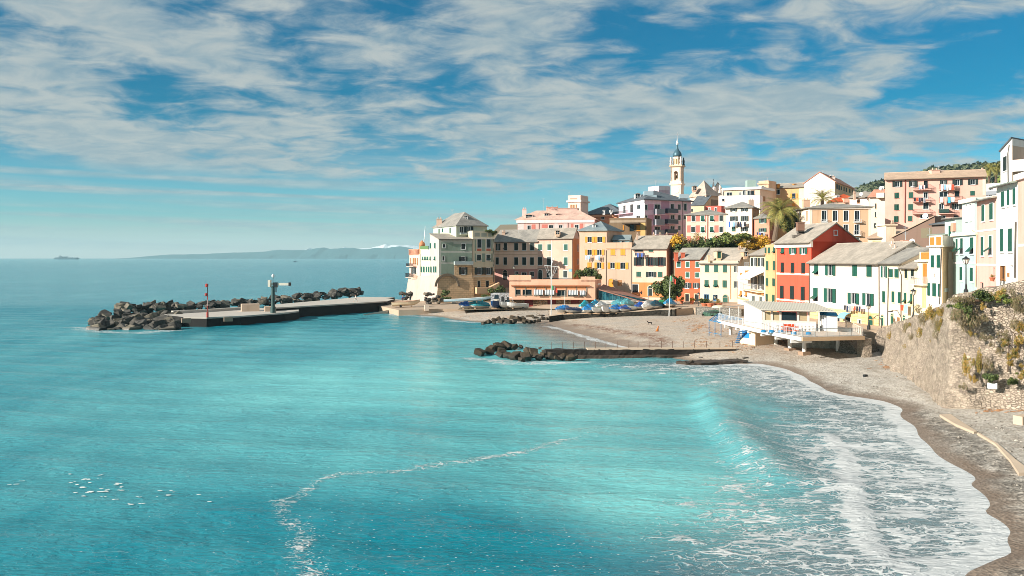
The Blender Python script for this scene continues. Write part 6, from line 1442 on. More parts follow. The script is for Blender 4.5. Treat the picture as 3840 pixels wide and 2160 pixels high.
for x, y, r_ in ((1350, 615, 45), (1420, 600, 60), (1500, 565, 60), (1560, 560, 60), (1600, 590, 55), (1660, 570, 60), (1720, 590, 60), (1790, 545, 75), (1800, 590, 60), (1870, 560, 75), (1920, 560, 70), (1960, 590, 50), (2050, 530, 70), (2020, 585, 60), (2120, 545, 60), (2200, 520, 70), (2170, 580, 50), (2240, 555, 55), (2290, 560, 45), (1500, 605, 50), (2100, 590, 45)):
    p_, q_ = px('W3', x, y+r_*.35); X, Y, _ = G(p_, q_, .2); k = r_*.24845*Y/F*.95; rock(X, Y, .25+k*.35, k*1.2, k*1.1, k, l4+(', at its low seaward end' if x < 1640 else ', in the middle' if x < 1980 else ', nearest the quay')+(', tall' if r_ > 62 else ', small' if r_ < 52 else ''), g4, RMB)
g5 = 'rocks below the bastion'
for k in range(34):
    p_ = rng.choice([rng.uniform(1490, 1545), rng.uniform(1600, 1650)]); X, Y, _ = G(p_, 1122 if p_ < 1560 else 1142, 1.5); r_ = rng.uniform(.4, 1.0); h_ = rng.uniform(0, 2.6 if p_ > 1560 else 1.8)
    rock(X+rng.uniform(-.5, .5), Y+rng.uniform(0, 2), 1.5+h_, r_, r_, r_*.8, 'pale stone in the rubble below the bastion wall' if p_ > 1560 else 'dark stone on the shore beyond the slipway', g5 if p_ > 1560 else 'rocks beyond the slipway')
# ------------------------------------------------------------------ low jetty
jt = thing('jetty', 'low dark jetty with a pale top and a row of thin rusty posts', 'jetty', (*XY(2400, 113), -1))
f = Fac(G(2046, 1343)[:2], G(2760, 1338)[:2]); q = MB(); rough_block(q, f, f.L, -1.5, 1.05, -1.6, 0, .16); q.build('core', plain('jetty_dark', (.016, .012, .009), .9, var=.6, scale=.6, bump=.8), jt)
q = MB(); f.box(q, 5.5, f.L, 1.0, 1.16, -1.65, .0); q.build('coping', PAVE2, jt)
q = MB(); rough_block(q, f, f.L-5.5, -1.5, .34, -.2, 1.1, .20, .35, 7.0); q.build('lower_step', plain('jetty_step', (.055, .038, .026), .8, var=.5, scale=.6, bump=.6), jt)
RUST = plain('rust', (.10, .05, .03), .8, var=.4)
for x in (753, 842, 928, 1017, 1109, 1192, 1288, 1378, 1452, 1548, 1641, 1732, 1822, 1910, 2006, 2115, 2216):
    u, _ = f.hit(px('W5', x, 0)[0], 1310); q = MB(); p_ = f.pt(u, 1.1, -.7); q.tube([p_, p_+Vector((.02, 0, .95))], .035, 6); q.build('post', RUST, jt)
q = MB(); f = Fac(G(2570, 1372)[:2], G(2800, 1362)[:2]); rough_block(q, f, f.L, -1, .34, -2.2, .1, .26, .3, 3.0)
tag(q.build('slab', plain('jetty_step', (.1, .065, .042))), 'tilted broken stone slab at the landward end of the jetty', 'slab')
for x, y, r_ in ((1820, 392, 30), (1870, 388, 34), (2300, 362, 44), (2310, 380, 36), (1950, 350, 26), (2380, 345, 30), (2440, 345, 34), (2480, 350, 30), (2420, 352, 22)):
    p_, q_ = px('W5', x, y); X, Y, _ = G(p_, q_, .2); k = r_*.46584*Y/F*.7; rock(X, Y, .2+k*.2, k*1.2, k, k*.7, 'brown stone beside the broken slab of the jetty', 'stones beside the jetty slab', RMB)
# ------------------------------------------------------------------ retaining wall on the right
def wall_profile():
    pts = [(WA, .4, 3.6), ((44.9, 104.9), .5, 5.0), ((42.1, 97.7), .6, 5.85), ((39.6, 84.4), .7, 7.8), ((38.2, 79.0), .8, 8.9), (WC, .8, 9.9), ((38.8, 73.0), .8, 10.5), (WD, .8, 11.3), (WE, .8, 12.2)]
    out = []
    for (p0, b0, t0), (p1, b1, t1) in zip(pts[:-1], pts[1:]):
        L_ = math.hypot(p1[0]-p0[0], p1[1]-p0[1]); n = max(1, int(L_/.3))
        for i in range(n): k = i/n; out.append((p0[0]+(p1[0]-p0[0])*k, p0[1]+(p1[1]-p0[1])*k, b0+(b1-b0)*k, t0+(t1-t0)*k))
    out.append((*WE, .8, 12.2)); return out
pr = wall_profile(); NV = 30; v = []; fc = []
for i, (x, y, zb, zt) in enumerate(pr):
    a_, b_ = pr[max(0, i-4)], pr[min(len(pr)-1, i+4)]; dx_, dy_ = b_[0]-a_[0], b_[1]-a_[1]; L_ = math.hypot(dx_, dy_); nx, ny = dy_/L_, -dx_/L_
    if nx > 0 and ny > 0: nx, ny = -nx, -ny
    zt += .25*(noise.noise(Vector((x*.8, y*.8, 0))))
    for j in range(NV+1):
        k = j/NV; z = zb-.8+(zt-zb+.8)*k; bt = .9*(1-k)
        d = .42*noise.noise(Vector((x*.35, y*.35, z*.35)))+.22*noise.noise(Vector((x*1.1, y*1.1, z*1.4)))+.10*noise.noise(Vector((x*3, y*3, z*3)))
        d += bt; v.append((x+nx*d, y+ny*d, z))
    v.append((x-nx*.9, y-ny*.9, zt+.03)); v.append((x-nx*.9, y-ny*.9, zb-.8))
M_ = NV+3
for i in range(len(pr)-1):
    for j in range(M_-1): fc.append((i*M_+j, (i+1)*M_+j, (i+1)*M_+j+1, i*M_+j+1))
q = MB(); q.v = v; q.f = fc
RW = q.build('retaining_wall', stone_mat('old_wall', '#b8a896', '#94867a', '#6c5c4e', 3.2, 1.0), smooth=True); tag(RW, 'tall weathered stone retaining wall overgrown with shrubs above the beach', 'retaining wall')
# ------------------------------------------------------------------ plants
LF_D = leaf_mat('leaf_dark', '#2c3a1c', '#4a5a28', '#6a7434'); LF_M = leaf_mat('leaf_mid', '#41542a', '#64742f', '#8a8a3c')
LF_Y = leaf_mat('leaf_yellow', '#c08a1c', '#e0b02c', '#8a7a2c'); LF_B = leaf_mat('scrub_brown', '#70624a', '#8d7a58', '#5c6238'); LF_O = leaf_mat('scrub_ochre', '#8a7434', '#a8843c', '#5f6a2c')
BARK = plain('bark', srgb('#6a5848'), .9, var=.3, bump=.6)
def clump_mesh(seed, n=900, leaf=.16, lobes=9, flat=.8, twig=False):
    r_ = random.Random(seed); q = MB(); L = [(Vector((r_.gauss(0, .45), r_.gauss(0, .45), r_.gauss(.05, .33)*flat)), r_.uniform(.28, .55)) for _ in range(lobes)]
    for i in range(n):
        c, R_ = r_.choice(L); d = Vector((r_.gauss(0, 1), r_.gauss(0, 1), r_.gauss(0, 1))).normalized(); p = c+d*R_*r_.uniform(.55, 1.05); p.z *= flat
        nrm = (d+Vector((r_.gauss(0, .6), r_.gauss(0, .6), r_.gauss(0, .6)))).normalized(); a = nrm.cross(Vector((0, 0, 1)));
        if a.length < .01: continue
        a.normalize(); b = nrm.cross(a); s = leaf*r_.uniform(.5, 1.2); a, b = (a*s*(.25 if twig else 1), b*s*(1.7 if twig else .8))
        q.poly([p-a, p-b*.8, p+a, p+b])
    return q
def mesh_of(q, name, m):
    me = bpy.data.meshes.new(name); me.from_pydata(q.v, [], q.f); me.materials.append(m); me.update(); return me
CL_D = [mesh_of(clump_mesh(s, 1500, .12, 12), 'foliage', LF_D) for s in range(3)]
CL_M = [mesh_of(clump_mesh(s+10, 1300, .10, 11), 'foliage', LF_M) for s in range(3)]
CL_Y = [mesh_of(clump_mesh(s+20, 1300, .09, 10), 'foliage', LF_Y) for s in range(2)]
CL_B = [mesh_of(clump_mesh(s+30, 1300, .085, 8, .9, True), 'foliage', LF_B) for s in range(4)]
CL_O = [mesh_of(clump_mesh(s+40, 1200, .08, 9, .95), 'foliage', LF_O) for s in range(4)]
def inst(me, name, loc, sc, parent=None, rz=None):
    o = bpy.data.objects.new(name, me); COL.objects.link(o); o.location = loc; o.scale = sc if hasattr(sc, '__len__') else (sc, sc, sc); o.rotation_euler = (0, 0, rng.uniform(0, 6.3) if rz is None else rz)
    if parent is not None: o.parent = parent
    return o
def shrub(zm, x, y, w_, h_, Y, meshes, label, group=None, name='shrub', cat='shrub', depth=1.0):
    p_, q_ = px(zm, x, y); s = ZM[zm][2]; c = PT(p_, q_, Y); sx = w_*s*Y/F/1.7; sz = h_*s*Y/F/1.5
    return tag(inst(rng.choice(meshes), name, c, (sx, sx*depth, sz)), label, cat, group)
def tree(label, base, h_, cr, meshes, trunk=.3, nl=3, cz=.62, group=None):
    r = thing('tree', label, 'tree', base, group); q = MB(); b = Vector(base); top = b+Vector((rng.uniform(-.3, .3), rng.uniform(-.3, .3), h_*cz))
    q.tube([b-Vector((0, 0, .3)), b.lerp(top, .5)+Vector((.15, 0, 0)), top], [trunk, trunk*.75, trunk*.4], 8)
    for i in range(6):
        a = rng.uniform(0, 6.28); s_ = b.lerp(top, rng.uniform(.45, .9)); q.tube([s_, s_+Vector((math.cos(a)*cr[0]*.5, math.sin(a)*cr[0]*.5, cr[1]*.3))], [trunk*.35, trunk*.1], 5)
    q.build('trunk', BARK, r)
    q2 = MB(); 
    for i in range(nl):
        me = rng.choice(meshes); off_ = Vector((rng.gauss(0, .24)*cr[0], rng.gauss(0, .24)*cr[0], h_*cz+rng.gauss(0, .28)*cr[1])) if i else Vector((0, 0, h_*cz))
        k = .8 if i else .9
        b0 = len(q2.v); q2.v += [(b.x+off_.x+v_.co.x*cr[0]*k, b.y+off_.y+v_.co.y*cr[0]*k, b.z+off_.z+v_.co.z*cr[1]*k) for v_ in me.vertices]; q2.f += [tuple(b0+i_ for i_ in p_.vertices) for p_ in me.polygons]
    q2.build('crown', meshes[0].materials[0], r); return r
def palm(label, base, h_, fl, n, seed, m=None, lean=.3):
    r_ = random.Random(seed); r = thing('palm_tree', label, 'palm tree', base); b = Vector(base); top = b+Vector((lean, 0, h_)); q = MB()
    q.tube([b-Vector((0, 0, .5)), b.lerp(top, .4), top], [fl*.11, fl*.09, fl*.11], 9); q.build('trunk', BARK, r); q = MB()
    for i in range(n):
        a = r_.uniform(0, 6.283); e = r_.uniform(-.35, 1.35); d = Vector((math.cos(a), math.sin(a), 0)); L_ = fl*r_.uniform(.8, 1.1); P = []; p = Vector(top); ang = e
        for k in range(8): P.append(Vector(p)); p = p+(d*math.cos(ang)+Vector((0, 0, 1))*math.sin(ang))*L_/7; ang -= .16+.05*k*.6
        sd = d.cross(Vector((0, 0, 1)))
        for k in range(7):
            for s_ in (-1, 1):
                for j in range(3):
                    t_ = j/3; o_ = P[k].lerp(P[k+1], t_); o2 = P[k].lerp(P[k+1], t_+.17); w_ = L_*.17*(math.sin(math.pi*min(1, (k+t_+.8)/8)))
                    tip = o_+sd*s_*w_+(P[k+1]-P[k])*.9-Vector((0, 0, w_*.45)); q.poly([o_, o2, tip])
    q.build('crown', m or leaf_mat('palm_leaf', '#5f6a34', '#a09c50', '#c8b060'), r); return r
palm('tall palm with a bushy golden green crown above the cream houses', PT(*px('Y1', 1245, 1075), 212), ZZ(px('Y1', 0, 690)[1], 212)-ZZ(px('Y1', 0, 1075)[1], 212), 6.0, 64, 3, lean=1.3)
palm('smaller palm in front of the white gabled house', PT(*px('Y2', 440, 1000), 232), ZZ(px('Y2', 0, 820)[1], 232)-ZZ(px('Y2', 0, 1000)[1], 232), 4.6, 55, 5, lean=.2)
for i, (x, y) in enumerate(((1262, 610), (1355, 590))): palm(('dark palm on the wooded slope right of the apartment block', 'golden palm nearest the white top house')[i], PT(*px('Y3', x, y+60), 300), 4.5, 4.2, 50, 9+i, lean=.3)
tree('rounded dark oak tree between the flag and the red house', (*XY(2513, 191), 2.4), 7.4, (2.1, 2.9), CL_D, .32, 16, .60)
for i, (x, y, w_, h_) in enumerate(((1070, 1110, 130, 170), (1150, 1080, 150, 150), (1225, 1095, 150, 170), (1290, 1150, 130, 140))):
    shrub('Z2', x, y+10, w_, h_, 214, [CL_M, CL_D, CL_D, CL_M][i], ('light green bush left of the terrace garden', 'tall dark bush in the middle of the terrace garden', 'dark bush right of centre in the terrace garden', 'low bush above the planter wall of the restaurant')[i], 'garden bushes beside the restaurant roof', 'bush', 'bush')
shrub('Z2', 215, 1150, 110, 90, 208, CL_D, 'dark bush at the left end of the restaurant roof', None, 'bush', 'bush')
gar = [(2545, 905, 60, 50, 'Y'), (2580, 915, 60, 55, 'B'), (2612, 912, 50, 55, 'O'), (2650, 920, 50, 50, 'D'), (2690, 905, 70, 65, 'M'), (2735, 915, 60, 60, 'D'), (2775, 890, 45, 36, 'M'), (2800, 890, 44, 36, 'M'), (2765, 925, 60, 40, 'M'), (2795, 905, 60, 48, 'O'), (2825, 912, 60, 46, 'Y'), (2860, 906, 60, 44, 'Y'), (2800, 930, 60, 36, 'Y'), (2850, 930, 60, 36, 'Y'), (2710, 930, 50, 34, 'D'), (2560, 930, 60, 40, 'D'), (2630, 935, 60, 36, 'B')]
MS = {'Y': CL_Y, 'B': CL_B, 'O': CL_O, 'D': CL_D, 'M': CL_M}; NM = {'Y': 'yellow flowering', 'B': 'brownish', 'O': 'ochre green', 'D': 'dark green', 'M': 'fresh green'}
for i, (p_, q_, w_, h_, k) in enumerate(gar):
    shrub('P', p_, q_, w_*1.15, h_*1.2, 214+(i % 3)*2, MS[k], NM[k]+' bush in the hillside hedge, '+('below the lilac palazzo' if p_ < 2600 else 'below the coral panelled house' if p_ < 2722 else 'below the cream laundry house' if p_ < 2822 else 'below the salmon house'), 'bushes of the hillside hedge', 'bush', 'bush')
q = MB(); a, b__ = XY(2535, 211), XY(2900, 206); q.prism([a, b__, (b__[0], b__[1]+14), (a[0], a[1]+14)], 4, 14.7); tag(q.build('garden_terrace', gm), 'earth terrace carrying the hedge behind the lower houses', 'terrace')
for i, (x, y, s_) in enumerate(((1440, 800, 170), (1390, 880, 150), (1500, 700, 110), (1440, 920, 120))): shrub('Y1', x, y, s_*1.1, s_*1.3, 216+i, CL_D if i != 2 else CL_M, 'dark tree mass right of the tall palm, '+('upper', 'left', 'top', 'lower')[i]+' part', 'trees right of the tall palm', 'bush', 'bush')
shrub('Z1', 1280, 385, 100, 60, 228, CL_D, 'bush in the roof terrace of the cream tower', None, 'bush', 'bush'); shrub('Z1', 1350, 410, 50, 90, 229, CL_D, 'small bush at the corner of the tower terrace', None, 'bush', 'bush')
shrub('Z1', 690, 1225, 90, 110, 222.5, CL_D, 'dark shrub growing on the stone bastion wall', None); shrub('Z1', 715, 1300, 110, 60, 221.5, CL_D, 'low dark shrub at the foot of the stone bastion', None)
shrub('Z1', 1245, 1290, 120, 110, 224, CL_D, 'dark shrub under the outdoor staircase', None); shrub('Z1', 1385, 1190, 180, 160, 229, CL_D, 'dark bush in the shade left of the restaurant', None, 'bush', 'bush')
# shrubs on the retaining wall: (x, y, w, h, depth, kind)
def wall_Y(p_):
    for (a, b_) in (((47.6, 115.3), WC), (WC, WD), (WD, WE)):
        f = Fac(a, b_); kx = (p_-CX)/F; k = (f.o.x*f.n.x+f.o.y*f.n.y)/(kx*f.n.x+f.n.y); u = (Vector((k*kx, k, 0))-f.o).dot(f.u)
        if -0.5 <= u <= f.L+.5: return k
    return 72
sw = [(490, 530, 150, 130, 'B'), (535, 500, 60, 80, 'O'), (660, 480, 160, 170, 'B'), (740, 400, 80, 150, 'O'), (800, 380, 60, 90, 'O'), (815, 520, 100, 160, 'B'), (830, 540, 50, 120, 'O'), (540, 640, 110, 80, 'B'), (630, 620, 80, 110, 'O'), (525, 740, 70, 60, 'O'), (400, 610, 70, 90, 'B'), (320, 610, 90, 100, 'O'), (350, 570, 40, 60, 'O'), (400, 810, 90, 130, 'O'), (740, 700, 60, 80, 'O'), (1090, 430, 210, 190, 'B'), (1020, 380, 110, 120, 'B'), (1130, 250, 230, 130, 'B'), (1060, 310, 90, 80, 'M'), (1110, 350, 60, 70, 'D'), (1160, 440, 60, 140, 'D'), (1320, 200, 100, 110, 'D'), (1300, 320, 40, 60, 'O'), (1280, 450, 60, 80, 'B'), (1215, 500, 50, 60, 'B'), (1165, 610, 40, 50, 'O'), (1330, 660, 90, 80, 'B'), (1475, 180, 90, 100, 'O'), (1500, 215, 90, 70, 'M'), (1560, 260, 90, 60, 'M'), (1650, 290, 150, 160, 'B'), (1700, 360, 90, 90, 'B'), (1655, 520, 110, 110, 'B'), (1710, 540, 70, 90, 'O'), (1540, 660, 110, 90, 'B'), (1530, 720, 60, 70, 'O'), (1690, 690, 70, 110, 'O'), (1105, 980, 60, 180, 'O'), (1225, 920, 60, 180, 'O'), (1300, 970, 90, 130, 'B'), (1385, 1090, 90, 90, 'D'), (1480, 790, 60, 80, 'B'), (1590, 860, 50, 60, 'O'), (1595, 940, 60, 50, 'O'), (1650, 830, 60, 90, 'O'), (1615, 1130, 60, 70, 'D'), (1700, 1090, 50, 50, 'O'), (1720, 960, 40, 40, 'O'), (1160, 1090, 30, 60, 'O'), (1215, 1110, 35, 60, 'O'), (1070, 1195, 50, 70, 'B'), (935, 310, 45, 35, 'D'), (900, 605, 25, 30, 'B'), (1380, 740, 50, 40, 'B'), (1660, 1045, 30, 25, 'M'), (1730, 1050, 50, 60, 'O')]
for i, (x, y, w_, h_, k) in enumerate(sw):
    p_, q_ = px('X4', x, y); Y = wall_Y(p_)-(1.0 if y < 330 else 1.55); k2 = ('broad ' if w_ > 100 else 'narrow ' if h_ > w_*1.4 else 'small ' if w_ < 55 else '')+{'B': 'brown twiggy', 'O': 'ochre green', 'M': 'fresh green', 'D': 'dark green'}[k]
    where = 'low left end' if x < 600 else 'middle stretch' if x < 1000 else 'by the floodlight' if x < 1420 and y < 700 else 'by the white board' if y > 850 else 'right edge'
    where2 = ', at the top' if y < 330 else ', halfway up' if y < 750 else ', near the foot'
    shrub('X4', x, y, w_*1.5, h_*1.4, Y, MS[k], k2+' shrub on the retaining wall, '+where+where2, 'shrubs on the retaining wall', depth=.8)
q = MB()
for k in range(14):
    x, y = rng.uniform(1480, 1739), rng.uniform(250, 720); p_, q_ = px('X4', x, y); Y = wall_Y(p_)-.9; c = PT(p_, q_, Y); P = [c]
    for j in range(6): P.append(P[-1]+Vector((rng.uniform(-.3, .3), rng.uniform(-.12, .05), rng.uniform(-.45, .05))))
    q.tube(P, [.035-.005*j for j in range(7)], 5)
tag(q.build('creeper', BARK), 'bare creeper branches hanging over the right end of the retaining wall', 'creeper')
for i, x in enumerate((290, 400, 1560)):
    q = MB(); y0, y1 = ((640, 870), (690, 800), (700, 1030))[i]; a = px('X4', x+15, y0); b__ = px('X4', x, y1); Ya = wall_Y(a[0])-.8; q.tube([PT(*b__, Ya), PT((a[0]+b__[0])/2+2, (a[1]+b__[1])/2, Ya), PT(*a, Ya)], [.07, .05, .03], 6)
    tag(q.build('dead_stem', BARK), ('bare stem leaning on the wall by the stairs', 'short bare stem below the brown wall shrub', 'long bare stem at the right end of the wall')[i], 'stem')
# ------------------------------------------------------------------ far hill
def hill2(x, y):
    r_ = 93*np.maximum(np.exp(-((x-520)/250)**2-((y-960)/150)**2), np.exp(-((x-640)/170)**2-((y-960)/160)**2))+30*np.exp(-((x-202)/18)**2-((y-345)/40)**2)
    return r_+12+6*(fbm(x, y, .02, 4, 6)-.5)
# ------------------------------------------------------------------ deck and bathing hut
zD = 3.6
DA, DB, DC = (31.0, 133.6), (34.1, 104.2), (42.1, 106.0)
DD = (45.0, 119.5)
deck = thing('bathing_deck', 'white concrete bathing platform on round pillars over the beach', 'platform', (37, 112, .5))
WC_ = plain('white_concrete', (.70, .68, .64), .7, var=.10, scale=1.2)
poly = [DA, (31.8, 121), (32.6, 113), DB, DC, DD, (41, 134)]
q = MB(); q.prism(poly, zD-.32, zD); q.build('floor', P_('#d9cbb4', .9), deck)
q = MB()
def edge_box(q, a, b_, z0, z1, d0, d1): f = Fac(a, b_); f.box(q, 0, f.L, z0, z1, d0, d1)
for a, b_ in ((poly[0], poly[1]), (poly[1], poly[2]), (poly[2], poly[3])): edge_box(q, a, b_, zD-.42, zD+.04, 0, .14)
q.build('fascia', WC_, deck)
q = MB(); edge_box(q, DB, DC, zD-.42, zD+.03, 0, .12); q.build('front_fascia', P_('#c8ad84', .85), deck)
for i, (x, y, big) in enumerate(((515, 770, 0), (850, 888, 0), (1140, 890, 1), (1335, 950, 2), (1530, 1000, 2), (1775, 940, 0), (1995, 990, 0), (1390, 850, 0), (2225, 960, 0))):
    p_, q_ = px('X3', x, y); X, Y, _ = G(p_, q_, .75); q = MB(); q.tube([(X, Y, .2), (X, Y, zD-.3)], .26, 14); c = q.build('column', WC_, deck)
    if big: q = MB(); q.box((X, Y, .75), (1.1 if big == 2 else 1.7, 1.1, .9 if big == 2 else .6), .3); q.build('pad', P_('#b59c80', .8), c)
for i in range(6):
    t_ = i/5; a = Vector((31.3+(33.6-31.3)*t_, 130+(106.5-130)*t_, zD-.62)); q = MB(); q.box((a.x+1.2, a.y+.3, a.z), (2.6, .35, .5), .12); q.build('beam', WC_, deck)
f = Fac((31.5, 122.6), (32.9, 119.9)); q = MB(); f.box(q, 0, f.L, .2, zD-.45, -3.4, 0); q.build('pump_room', P_('#f0dcb4', .95), deck); q = MB(); f.box(q, .5, 1.9, 2.0, 3.0, 0, .04); q.build('blue_shutter', plain('blue_bright', srgb('#1f7fc4'), .5), deck)
q = MB(); f2 = Fac((36.6, 118), (45.5, 114)); f2.box(q, 0, f2.L, .2, zD-.5, -.6, 0); q.build('under_wall', stone_mat('white_rubble', '#c8c0b4', '#a99f92', '#8a7f72', 2.0, .5), deck)
def railing(name, label, pts, h_, m, step=.32, parent=None, thick=.03, top=True, posts=1.6):
    q = MB()
    for (a, b_) in zip(pts[:-1], pts[1:]):
        a, b_ = Vector(a), Vector(b_); L_ = (b_-a).length; n = max(1, int(L_/step)); up_ = Vector((0, 0, 1))
        q.tube([a+up_*h_, b_+up_*h_], thick*1.3, 6)
        q.tube([a+up_*h_*.12, b_+up_*h_*.12], thick*.8, 5)
        for i in range(n+1): p_ = a.lerp(b_, i/n); q.tube([p_+up_*h_*.1, p_+up_*h_], thick*.45, 4, False)
        for i in range(int(L_/posts)+1): p_ = a.lerp(b_, i*posts/L_); q.tube([p_, p_+up_*h_], thick, 6)
    o = q.build(name, m, parent)
    return o if parent else tag(o, label, 'railing')
e = lambda p_, d=.15: (p_[0]+d, p_[1]+d, zD+.03)
railing('railing', None, [e(poly[0]), e(poly[1]), e(poly[2]), e(DB)], .95, METALW, parent=deck)
railing('railing', None, [(DB[0]+.1, DB[1]+.1, zD), (DC[0]-.1, DC[1]+.1, zD)], 1.0, plain('rail_grey', srgb('#8d989a'), .4, .3), .14, deck)
railing('railing', None, [(DC[0]-.1, DC[1]+.1, zD), (DD[0]-.1, DD[1], zD)], 1.0, P_('#d8cdb8'), .3, deck)
railing('railing', None, [(31.2, 133, zD), (36.5, 137, zD+.2)], 1.9, WHITE, 4.0, deck, .05, True, 2.2)
# hut
hut = thing('bathing_hut', 'low white bathing hut with a ribbed metal roof and wide windows on the deck', 'hut', (37.5, 119, zD))
hA, hB = XY(2858, 116.5), XY(3060, 113.5); hf = Fac(hA, hB); L0 = XY(2790, 126); offv = Vector((L0[0]-hA[0], L0[1]-hA[1], 0))
zt_ = ZZ(1163, 116)
hD = (hA[0]+offv.x, hA[1]+offv.y); hC = (hB[0]+offv.x*.8, hB[1]+offv.y*.8); lf = Fac(hD, hA)
q = MB(); q.hexa([(*hD, zD), (*hA, zD), (hA[0]+.2, hA[1]+.1, zD), (hD[0]+.2, hD[1]+.1, zD), (*hD, zt_+.55), (*hA, zt_-.05), (hA[0]+.2, hA[1]+.1, zt_-.05), (hD[0]+.2, hD[1]+.1, zt_+.55)]); q.build('side_wall', WC_, hut)
q = MB(); r1 = hf.rect('X3', (955, 400, 1585, 525)); hf.box(q, 0, hf.L, zD, r1[2], -.2, 0); hf.box(q, 0, hf.L, r1[3], zt_, -.2, 0)
for x in (955, 1068, 1185, 1430, 1572): u = hf.hit(px('X3', x, 460)[0], px('X3', 0, 460)[1])[0]; hf.box(q, u, u+.28, r1[2], r1[3], -.2, 0)
q.build('front_wall', P_('#d8d0c0', .9), hut)
for x0, x1 in ((975, 1062), (1092, 1180), (1215, 1425), (1458, 1565)):
    u0, u1, za, zb2 = hf.rect('X3', (x0, 405, x1, 522)); q = MB(); hf.box(q, u0, u1, za, zb2, -.16, -.12); m_ = GL if x0 == 1215 else plain('blind_tan', srgb('#9c8c6c'), .4); q.build('window', m_, hut)
q = MB(); fo_ = Fac(XY(2850, 115.6), XY(3128, 111.5)); off2 = Vector((offv.x*.95, offv.y*.95, 0)); a0, a1 = fo_.pt(0, zt_+.02), fo_.pt(fo_.L, zt_+.02); b0, b1 = a0+off2+Vector((0, 0, .7)), a1+off2*.85+Vector((0, 0, .6))
q.hexa([a0, a1, b1, b0]+[v_+Vector((0, 0, .12)) for v_ in (a0, a1, b1, b0)])
for i in range(26): t_ = i/25; p0, p1 = a0.lerp(a1, t_), b0.lerp(b1, t_); up_ = Vector((0, 0, .14)); q.tube([p0+up_, p1+up_], .05, 4)
q.build('roof', plain('ribbed_metal', srgb('#b5b0a4'), .5, .2), hut)
q = MB(); q.tube([fo_.pt(fo_.L*.80, zD, -.3), fo_.pt(fo_.L*.80, zt_, -.3)], .09, 8); q.build('post', WHITE, hut)
q = MB(); hf.box(q, hf.L+.01, hf.L+1.6, zD, zt_-.3, -1.8, -1.6); q.build('partition', WHITE, hut)
# white picket fence in front of the hut windows
u0, u1, za, zb2 = hf.rect('X3', (1080, 530, 1690, 620)); q = MB()
for i in range(34): u = u0+(u1-u0)*i/33; hf.box(q, u, u+.09, zD, zD+.95, .35, .38)
hf.box(q, u0, u1, zD+.3, zD+.36, .32, .35); hf.box(q, u0, u1, zD+.7, zD+.76, .32, .35); tag(q.build('picket_fence', WHITE), 'white picket fence along the front of the bathing hut', 'fence')
for i in range(4):
    q = MB(); c = Vector((*XY((3072, 3081, 3090, 3100)[i], 114.6-.55*i), zD)); r = thing('beach_cabin', ('leftmost, half hidden beach cabin with a blue door', 'second beach cabin with a dark door', 'third beach cabin with a blue door', 'front beach cabin with a broad white side and blue roof')[i], 'beach cabin', c, 'row of white beach cabins')
    w_ = .9 if i < 3 else 1.25; a, b_ = (c.x, c.y), (c.x+w_, c.y-.3*w_ if i < 3 else c.y-.35); f = Fac(a, b_); f.box(q, 0, f.L, zD, zD+2.0, -1.6, 0); q.build('wall', plain('cabin_white', (.68, .66, .62), .7), r)
    q = MB(); q.hexa([f.pt(-.08, zD+2.0, .1), f.pt(f.L+.08, zD+2.0, .1), f.pt(f.L+.08, zD+2.0, -1.7), f.pt(-.08, zD+2.0, -1.7), f.pt(.1, zD+2.4, -.5), f.pt(f.L-.1, zD+2.4, -.5), f.pt(f.L-.1, zD+2.4, -1.1), f.pt(.1, zD+2.4, -1.1)]); q.build('roof', BLUEP, r)
    lf_ = Fac((a[0]+f.n.x*-1.6, a[1]+f.n.y*-1.6), a); q = MB(); lf_.box(q, .3, 1.2, zD+.05, zD+1.85, 0, .03); q.build('door', plain('door_blue', srgb('#1d4f8c'), .5) if i != 1 else METALD, r)
# stacked deck chairs, buckets, parasol poles
for i in range(6):
    c = Vector((*XY(2945+(i % 3)*16, 112.8), zD+.02+(i//3)*.42)); q = MB(); q.box((c.x, c.y, c.z+.16), (.55, 1.3, .10), .2); q.box((c.x+.1, c.y+.5, c.z+.3), (.5, .10, .32), .2)
    for dx_ in (-.22, .22):
        for dy_ in (-.5, .5): q.box((c.x+dx_, c.y+dy_, c.z+.06), (.05, .05, .12), .2)
    tag(q.build('sun_lounger', plain('lounger_orange', srgb('#d8562a'), .6)), 'orange folded sun lounger in the pile before the hut, '+('bottom' if i < 3 else 'top')+' row', 'sun lounger', 'pile of orange loungers')
for i, x in enumerate((1000, 1045, 1150, 1240, 1395)):
    X, Y = XY(px('X3', x, 0)[0], 112.2); q = MB(); q.tube([(X, Y, zD), (X, Y, zD+1.15)], .05, 6); q.lathe((X, Y, zD), [(.25, 0), (.22, .12), (.06, .16)], 10); tag(q.build('parasol_stand', METALW), 'white parasol pole standing on the deck before the hut', 'parasol stand', 'parasol poles on the deck')
for i, x in enumerate((970, 1080, 1210, 1390, 1590)):
    X, Y = XY(px('X3', x, 0)[0], 111.4 if i < 3 else 108.5); q = MB(); q.lathe((X, Y, zD), [(.34, 0), (.36, .22), (.2, .3), (.05, .34)], 10); tag(q.build('parasol_holder', BLUEP), 'blue round parasol base on the deck', 'parasol base', 'blue parasol bases on the deck')
